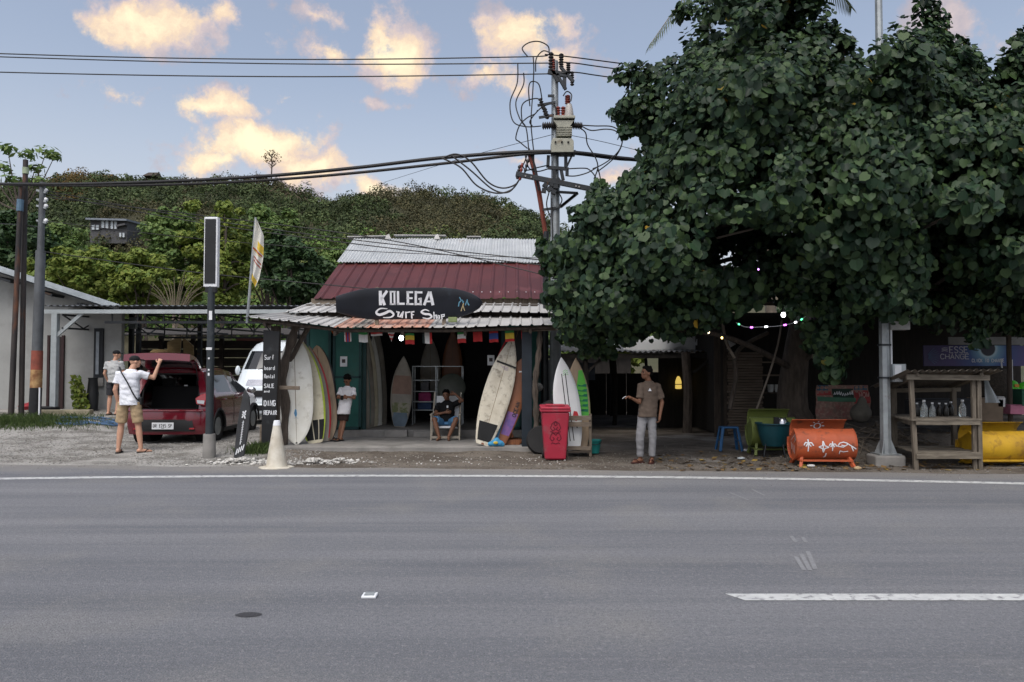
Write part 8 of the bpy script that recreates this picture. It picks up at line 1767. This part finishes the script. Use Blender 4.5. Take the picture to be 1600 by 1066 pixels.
# man at the tailgate, back to us
x, y = at(200, 700, 14.35).x, 14.35
def strap(o, T, V, H, sh):
    m = MB(); m.M = T; m.tube(curve_pts([(-.13, -.10, 1.60), (-.06, -.165, 1.50), (.05, -.165, 1.32), (.14, -.155, 1.14), (.19, -.10, 1.02), (.20, 0, .97)], 6), .014, 6); s = m.build('strap', MT['black'], o, smooth=True)
    m = MB(); m.M = T; m.box((.20, .05, .97), (.07, .16, .14), (0, 0, .2)); m.build('pouch', MT['black'], o, bevel=.02)
person('man in white t-shirt and khaki shorts with black cap reaching for the car tailgate', (x, y, gz(x, y)),
       dict(pel=(.02, 0, .99), che=(.0, .02, 1.36), nek=(.03, .03, 1.55), hed=(.07, .08, 1.70), sh=[(-.19, .02, 1.48), (.20, .02, 1.48)], el=[(-.25, -.02, 1.18), (.40, .12, 1.40)], wr=[(-.22, .04, .93), (.45, .22, 1.66)], hi=[(-.10, 0, .95), (.12, 0, .95)], kn=[(-.15, .03, .52), (.17, .03, .52)], an=[(-.17, -.02, .09), (.24, .0, .09)], ft=[(-.15, .9, 0), (.75, .5, 0)], hd=[None, ((.1, .35, .9), (-.3, .9, 0), (-1, 0, 0), .9)]),
       (.75, .65, -.05), MT['skin_l'], cloth('white t-shirt', (.74, .76, .80), (.62, .64, .70)), cloth('khaki cotton', (.42, .31, .19)), hair=False, cap=cloth('black cap', (.02, .02, .022)), k=1.06, shoe=MT['rubber'], hem=.10, extra=strap)
x, y = at(176, 700, 20.4).x, 20.4
person('man in grey t-shirt and black cap by the house wall, half hidden', (x, y, gz(x, y)),
       dict(pel=(.03, 0, .92), che=(.0, 0, 1.26), nek=(.02, 0, 1.44), hed=(.06, .02, 1.60), sh=[(-.18, .02, 1.38), (.18, .02, 1.38)], el=[(-.24, -.02, 1.1), (.22, .08, 1.1)], wr=[(-.20, .08, .9), (.2, .25, 1.05)], hi=[(-.09, 0, .88), (.1, 0, .88)], kn=[(-.11, .03, .48), (.1, .1, .5)], an=[(-.12, -.02, .08), (.08, 0, .08)], ft=[(0, 1, 0), (.2, 1, 0)]),
       (.8, .5, -.05), MT['skin_l'], cloth('light grey t-shirt', (.45, .46, .46)), cloth('dark shorts', (.04, .04, .045)), hair=False, cap=cloth('black cap two', (.015, .015, .017)), shoe=MT['rubber'], hem=.06)
# child leaning on the teal door
x, y = at(536, 692, 16.15).x, 16.15
def phone(o, T, V, H, sh):
    m = MB(); m.M = T; m.box((.005, -.17, .90), (.06, .02, .10), (.5, 0, .2)); m.build('phone', MT['black'], o, bevel=.004)
person('child in oversized white t-shirt looking down at folded hands by the teal door', (x, y, PORCH_Z + .004),
       dict(pel=(.03, .02, .74), che=(.06, .06, .99), nek=(.07, .07, 1.13), hed=(.075, .035, 1.265), sh=[(-.06, .05, 1.075), (.20, .05, 1.075)], el=[(-.10, -.06, .90), (.24, -.05, .89)], wr=[(.01, -.14, .90), (.11, -.14, .92)], hi=[(-.03, .02, .70), (.09, .02, .70)], kn=[(-.03, .0, .38), (.02, -.02, .38)], an=[(-.08, -.05, .07), (-.02, -.12, .07)], ft=[(-.7, -.6, 0), (-.5, -.8, 0)], hd=[((1, -.15, .05), (0, .8, -.4), (0, 0, 1), .7), ((-1, -.15, .0), (0, .8, -.4), (0, 0, 1), .7)]),
       (-.25, -.75, -.62), MT['skin_d'], cloth('child white t-shirt', (.74, .73, .74), (.64, .63, .65)), cloth('dark brown shorts', (.035, .022, .02)), k=.80, shoe=MT['rubber'], hem=.20, sleeve=.75, extra=phone)
# seated man
x, y = at(696, 690, 16.3).x, 16.35
def hold(o, T, V, H, sh):
    m = MB(); m.M = T; m.box((.04, -.02, .70), (.04, .03, .05)); m.build('cup', MT['white'], o, bevel=.006)
person('young man in black t-shirt and blue shorts lounging on a low chair', (x, y, PORCH_Z),
       dict(pel=(0, .22, .36), che=(.0, .34, .64), nek=(.0, .38, .80), hed=(-.02, .33, .93), sh=[(-.18, .35, .72), (.17, .36, .74)], el=[(-.24, .20, .52), (.33, .30, .82)], wr=[(-.02, .12, .57), (.17, .36, .96)], hi=[(-.10, .18, .34), (.10, .18, .34)], kn=[(-.23, -.12, .44), (.23, -.12, .44)], an=[(-.12, -.20, .08), (.08, -.18, .08)], ft=[(-.2, -1, 0), (.1, -1, 0)], hd=[((1, -.1, .1), (0, .9, 0), (0, 0, 1), .6), ((-1, .15, -.1), (0, -.7, 0), (0, 0, 1), .4)]),
       (-.12, -.98, -.10), MT['skin_d'], cloth('black t-shirt', (.012, .012, .013)), cloth('blue board shorts', (.06, .15, .30), (.10, .24, .40)), k=.98, extra=hold)
def build_chair():
    c = thing('low_chair', 'low pale wooden chair under the lounging man', 'chair', (x, y + .2, PORCH_Z)); z0 = PORCH_Z; pw = pmat('pale chair wood', (.38, .34, .28), .7, col2=(.28, .25, .2), scale=5)
    for sx in (-1, 1):
        mb = MB(); mb.beam((x + sx * .29, y - .06, z0), (x + sx * .285, y + .55, z0 + .98), .03, .04); mb.build('back_post', pw, c)
        mb = MB(); mb.beam((x + sx * .30, y - .1, z0), (x + sx * .30, y - .06, z0 + .55), .03, .035); mb.build('leg', pw, c); mb = MB(); mb.beam((x + sx * .26, y + .6, z0), (x + sx * .26, y + .1, z0 + .32), .03, .035); mb.build('leg', pw, c)
        mb = MB(); mb.beam((x + sx * .30, y - .1, z0 + .53), (x + sx * .28, y + .4, z0 + .56), .05, .025); mb.build('arm_rest', pw, c)
    mb = MB(); mb.box((x, y - .09, z0 + .06), (.60, .03, .05)); mb.build('stretcher', pw, c); mb = MB(); mb.box((x, y + .0, z0 + .27), (.34, .04, .04)); mb.build('front_rail', MT['white'], c)
    mb = MB(); mb.box((x, y + .16, z0 + .235), (.50, .40, .03), (R(-8), 0, 0)); mb.build('seat', MT['white'], c, bevel=.008); mb = MB(); mb.box((x, y + .475, z0 + .62), (.50, .03, .62), (R(-24), 0, 0)); mb.build('backrest', MT['white'], c, bevel=.008)
build_chair()
# standing man with a cigarette
x, y = at(1007, 724, 13.15).x, 13.15
def cig(o, T, V, H, sh):
    m = MB(); m.M = T; m.cyl((-.34, -.19, 1.145), (-.40, -.21, 1.105), .0055, n=8); m.build('cigarette', MT['white'], o)
    m = MB(); m.M = T; m.prism([(-.028, -.02), (.028, -.02), (0, .03)], .004, frame((.075, -.137, 1.25), (1, 0, 0), (0, 0, 1), (0, -1, 0))); m.build('chest_mark', MT['whitepaint'], sh)
person('standing man in brown t-shirt and grey trousers holding a cigarette', (x, y, gz(x, y)),
       dict(pel=(.06, 0, .88), che=(.09, .01, 1.20), nek=(.08, .02, 1.39), hed=(.045, -.01, 1.535), sh=[(-.055, -.03, 1.325), (.235, .03, 1.32)], el=[(-.10, -.10, 1.04), (.31, .02, 1.03)], wr=[(-.24, -.16, 1.11), (.26, -.04, .80)], hi=[(-.02, 0, .84), (.12, 0, .84)], kn=[(-.08, -.04, .46), (.14, .0, .46)], an=[(-.07, .0, .085), (.13, .0, .085)], ft=[(-.85, -.5, 0), (-.35, -.95, 0)], hd=[((-.85, -.3, .35), (0, 0, -.9), (0, -1, .3), .7), ((-.15, -.1, -1), (-1, 0, 0), (0, -1, 0), .6)]),
       (-.93, -.36, .02), MT['skin_d'], cloth('taupe t-shirt', (.125, .095, .075)), cloth('grey trousers', (.24, .24, .25)), k=.92, shoe=pmat('brown sandal', (.07, .02, .015), .7), long=True, loose=1.05, hem=.10, sleeve=.78, extra=cig)
# ------------------------------------------------------------------ loose ground detail
def stones(name, label, pts, mat, cat):
    V = []; F = []; ico = [Vector(p).normalized() for p in ((0, 0, 1), (.9, 0, .3), (.28, .85, .3), (-.72, .53, .3), (-.72, -.53, .3), (.28, -.85, .3), (0, 0, -.6))]
    FA = [(0, 1, 2), (0, 2, 3), (0, 3, 4), (0, 4, 5), (0, 5, 1), (1, 6, 2), (2, 6, 3), (3, 6, 4), (4, 6, 5), (5, 6, 1)]; rs = random.Random(len(pts))
    for (x, y, z, s) in pts:
        b = len(V); R3 = Euler((rs.uniform(0, 6), rs.uniform(0, 6), rs.uniform(0, 6))).to_matrix(); sc = (rs.uniform(.6, 1.3), rs.uniform(.6, 1.2), rs.uniform(.4, .8))
        for p in ico:
            q = R3 @ p; V.append((x + q.x * s * sc[0], y + q.y * s * sc[1], z + q.z * s * sc[2]))
        F += [tuple(i + b for i in f) for f in FA]
    me = bpy.data.meshes.new(name); me.from_pydata(V, [], F); me.materials.append(mat); o = bpy.data.objects.new(name, me); COL.objects.link(o); tag(o, label, cat, kind='stuff'); return o
def isl(name, cols, rough=.9): return leafmat(name, cols, rough, 0.0, spec=.2)
rs = random.Random(12)
def onslab(x, y): return -5.0 < x < .9 and 14.9 < y < 17.2
P = []
while len(P) < 9000:
    x = rs.uniform(-14, -3.6); y = 12.55 - .07 * x + abs(rs.gauss(0, 2.6)); s = rs.uniform(.006, .022)
    if y < 22 and not onslab(x, y) and noise.noise((x * .9, y * .9, 4)) > -.25: P.append((x, y, gz(x, y) + s * .2, s))
stones('yard_gravel', 'crushed pale stone scattered over the left yard', P, isl('gravel stones', [(.13, .125, .115), (.24, .235, .22), (.37, .36, .34), (.18, .17, .155)]), 'gravel')
P = []
while len(P) < 4200:
    x = rs.uniform(-4.2, 9.5); y = 12.5 - .07 * x + abs(rs.gauss(0, 1.5)); s = rs.uniform(.005, .02)
    if not onslab(x, y) and y < 19: P.append((x, y, gz(x, y) + s * .2, s))
stones('dirt_stones', 'small dark stones and crumbs in the roadside dirt', P, isl('dirt stones', [(.07, .06, .05), (.14, .125, .11), (.22, .21, .19), (.10, .085, .07)]), 'stones')
P = []
for i in range(420):
    a, r = rs.uniform(0, 6.28), abs(rs.gauss(0, 1)); cx, cy = rs.choice(((-4.75, 13.15), (-4.6, 13.25), (-3.35, 13.15), (-2.95, 13.25)))
    x, y = cx + r * .32 * math.cos(a), cy + r * .17 * math.sin(a); s = rs.uniform(.012, .05); P.append((x, y, gz(x, y) + s * .4 + .06 * max(0, 1 - r), s))
for i in range(110): x = rs.uniform(-3.2, 1.0); y = rs.uniform(12.9, 14.2); s = rs.uniform(.008, .022); P.append((x, y, gz(x, y) + s * .3, s))
stones('coral_rubble', 'pale coral rubble heaped round the cone and board', P, isl('coral rubble', [(.40, .39, .36), (.58, .57, .54), (.30, .29, .27)]), 'rubble')
P = []
for i in range(900): x = rs.uniform(-12, 10); y = 12.45 - .07 * x - abs(rs.gauss(0, .5)); s = rs.uniform(.003, .010); P.append((x, y, .004, s))
stones('road_grit', 'grit washed from the verge onto the asphalt edge', P, isl('road grit', [(.10, .095, .09), (.25, .24, .22), (.4, .39, .37)]), 'grit')
# fallen leaves and litter
C = np.array([(lambda x, y: (x, y, max(gz(x, y), 0) + .012))(rs.uniform(2.5, 9), 12.2 + abs(rs.gauss(0, 1.2))) for i in range(420)]); V = leaf_quads(C, np.array([[0, 0, 1.0]]) + rand_dirs(420) * .35, np.random.uniform(.04, .10, 420), 1.4)
o = quad_object('fallen_leaves', V, leafmat('dead leaves', [(.10, .06, .03), (.20, .12, .04), (.06, .04, .025), (.32, .22, .05)], .8, .05), None); tag(o, 'dry fallen leaves scattered under the big tree', 'leaf litter', kind='stuff')
for lab, px, py, w, h, col, nm in (('crumpled white wrapper on the dirt beside the orange drum', 1268, 729, .13, .05, (.6, .6, .58), 'wrapper'), ('yellow leaf packet lying under the orange drum', 1265, 727, .12, .03, (.45, .42, .05), 'packet'), ('tan crumpled paper near the lamp post', 1340, 733, .12, .06, (.5, .36, .2), 'paper_scrap'), ('clear crushed bottle on the dirt near the stool', 1158, 718, .14, .05, (.45, .5, .52), 'crushed_bottle'), ('white plastic tube beside the green drum', 1168, 706, .2, .05, (.6, .6, .6), 'plastic_tube')):
    q = at(px, py, 1) - cam_o.location; d_ = (CAM_H - .02) / -q.z; x, y = q.x * d_, d_
    if lab.startswith('yellow'): x -= .12
    m = MB(); m.ell((x, y, gz(x, y) + h / 2), (w / 2, w / 3, h / 2), n=9, m=6); m.v = [(a + .012 * noise.noise((a * 30, b * 30, c * 30)), b, c + .01 * noise.noise((a * 25, b * 25, 5))) for a, b, c in m.v]; tag(m.build(nm, pmat(nm + ' skin', col, .5)), lab, 'litter')
# grass patch and weeds at far left
def blades(name, label, spots, n, h, mat):
    A = np.array([spots[rs.randrange(len(spots))] for i in range(n)]); C = A[:, :2] + np.random.normal(size=(n, 2)) * A[:, 2:4]; z = np.array([gz(a, b) for a, b in C]); hh = np.random.uniform(.4, 1, n) * h; an = np.random.uniform(0, 6.28, n); w = .006; dx, dy = np.cos(an) * w, np.sin(an) * w; lx, ly = np.random.normal(size=n) * hh * .4, np.random.normal(size=n) * hh * .4
    V = np.stack([np.stack([C[:, 0] - dx, C[:, 1] - dy, z - .01], 1), np.stack([C[:, 0] + dx, C[:, 1] + dy, z - .01], 1), np.stack([C[:, 0] + lx * .5 + dx * .7, C[:, 1] + ly * .5 + dy * .7, z + hh * .6], 1), np.stack([C[:, 0] + lx, C[:, 1] + ly, z + hh], 1)], axis=1).reshape(-1, 3)
    tag(quad_object(name, V, mat), label, 'grass', kind='stuff')
GR = leafmat('grass blade', [(.035, .06, .018), (.055, .09, .024), (.08, .11, .035)], .7, .2, spec=.2)
blades('grass_patch', 'rough green grass at the foot of the left poles', [(at(20, 665, 18.3).x, 18.6, .9, .5), (at(60, 668, 18.3).x, 18.4, .7, .4), (at(-20, 660, 18.3).x, 18.8, .9, .6)], 5200, .16, GR)
blades('weed_tuft', 'green weeds growing behind the small black board', [(at(395, 700, 14.3).x, 14.3, .16, .12), (at(402, 695, 14.6).x, 14.7, .12, .12)], 700, .2, GR)
# blue hose, potted shrub by the house, tyre and basin, kerb
q = at(100, 655, 19); z = lambda x, y: gz(x, y) + .02
HP = []
for i in range(90):
    a = i * .21; r = .55 + .15 * math.sin(i * .9) + .1 * math.sin(i * .37); x = -10.6 + r * 1.3 * math.cos(a) + .004 * i; y = 18.6 + r * .7 * math.sin(a) + .003 * i; HP.append((x, y, z(x, y) + .02 * abs(math.sin(i * .5))))
mb = MB(); mb.tube(HP, .016, 6); tag(mb.build('garden_hose', pmat('blue hose', (.06, .12, .22), .5), smooth=True), 'tangled blue garden hose on the gravel by the left poles', 'hose')
c = at(122, 640, 21.9); t = thing('leaning_shrub', 'small leafy shrub leaning against the house wall', 'shrub', (c.x, 21.9, gz(c.x, 21.9))); k = 420
u = np.random.uniform(0, 1, (k, 1)); C = np.array([c.x + .1, 21.9, .45]) + u * np.array([-.25, .1, .85]) + rand_dirs(k) * .2 * (1.1 - .5 * u); o = quad_object('foliage', leaf_quads(C, rand_dirs(k) + np.array([0, -.5, .4]), np.random.uniform(.05, .11, k), 1.6), LF_Y, t); o['kind'] = 'stuff'
mb = MB(); mb.tube([(c.x + .1, 21.9, .2), (c.x, 21.9, .7), (c.x - .12, 21.95, 1.2)], .025, 6); mb.build('stem', MT['bark'], t)
c = at(72, 637, 21.3); mb = MB(); mb.lathe([(.2, 0), (.33, .02), (.34, .16), (.2, .18)], (c.x, 21.3, gz(c.x, 21.3)), 22); tag(mb.build('old_tyre', MT['rubber'], smooth=True), 'old tyre lying flat beside the house door', 'tyre')
c = at(46, 630, 21.4); mb = MB(); mb.lathe([(.22, 0), (.28, .1), (.25, .13), (.02, .2)], (c.x, 21.4, gz(c.x, 21.4) + .1), 18); tag(mb.build('red_basin', pmat('red plastic basin', (.30, .02, .03), .4), smooth=True), 'upturned red plastic basin behind the tapered pole', 'basin')
mb = MB(); mb.box((at(95, 655, 20.6).x, 20.6, gz(-11.6, 20.6) + .06), (1.6, .25, .16), (0, 0, .05)); tag(mb.build('concrete_kerb', pmat('yellowed concrete', (.30, .27, .19), .9, var=.3), bevel=.02), 'short yellowed concrete kerb by the tapered pole', 'kerb')
c = at(148, 600, 22.2); mb = MB(); mb.lathe([(.14, 0), (.16, .5), (.15, .55), (.12, .9), (.14, .95)], (c.x - .05, 22.2, gz(c.x, 22.2)), 16); tag(mb.build('dark_barrel', MT['black'], smooth=True), 'narrow dark barrel standing below the house window', 'barrel')
# roots and branch pile on the mound under the tree
m = MB()
for i in range(60):
    x = rs.uniform(5.2, 7.6); y = rs.uniform(13.7, 15.3); a = rs.uniform(0, 3.1); L = rs.uniform(.3, .9); dx, dy = math.cos(a) * L / 2, math.sin(a) * L / 3
    m.tube([(x - dx, y - dy, gz(x - dx, y - dy) + .02), (x, y, gz(x, y) + rs.uniform(.04, .14)), (x + dx, y + dy, gz(x + dx, y + dy) + .02)], [.010, .014, .008], 5)
tag(m.build('brushwood', MT['wood'], smooth=True), 'tangle of dry brushwood on the dirt mound under the big tree', 'brushwood', kind='stuff')
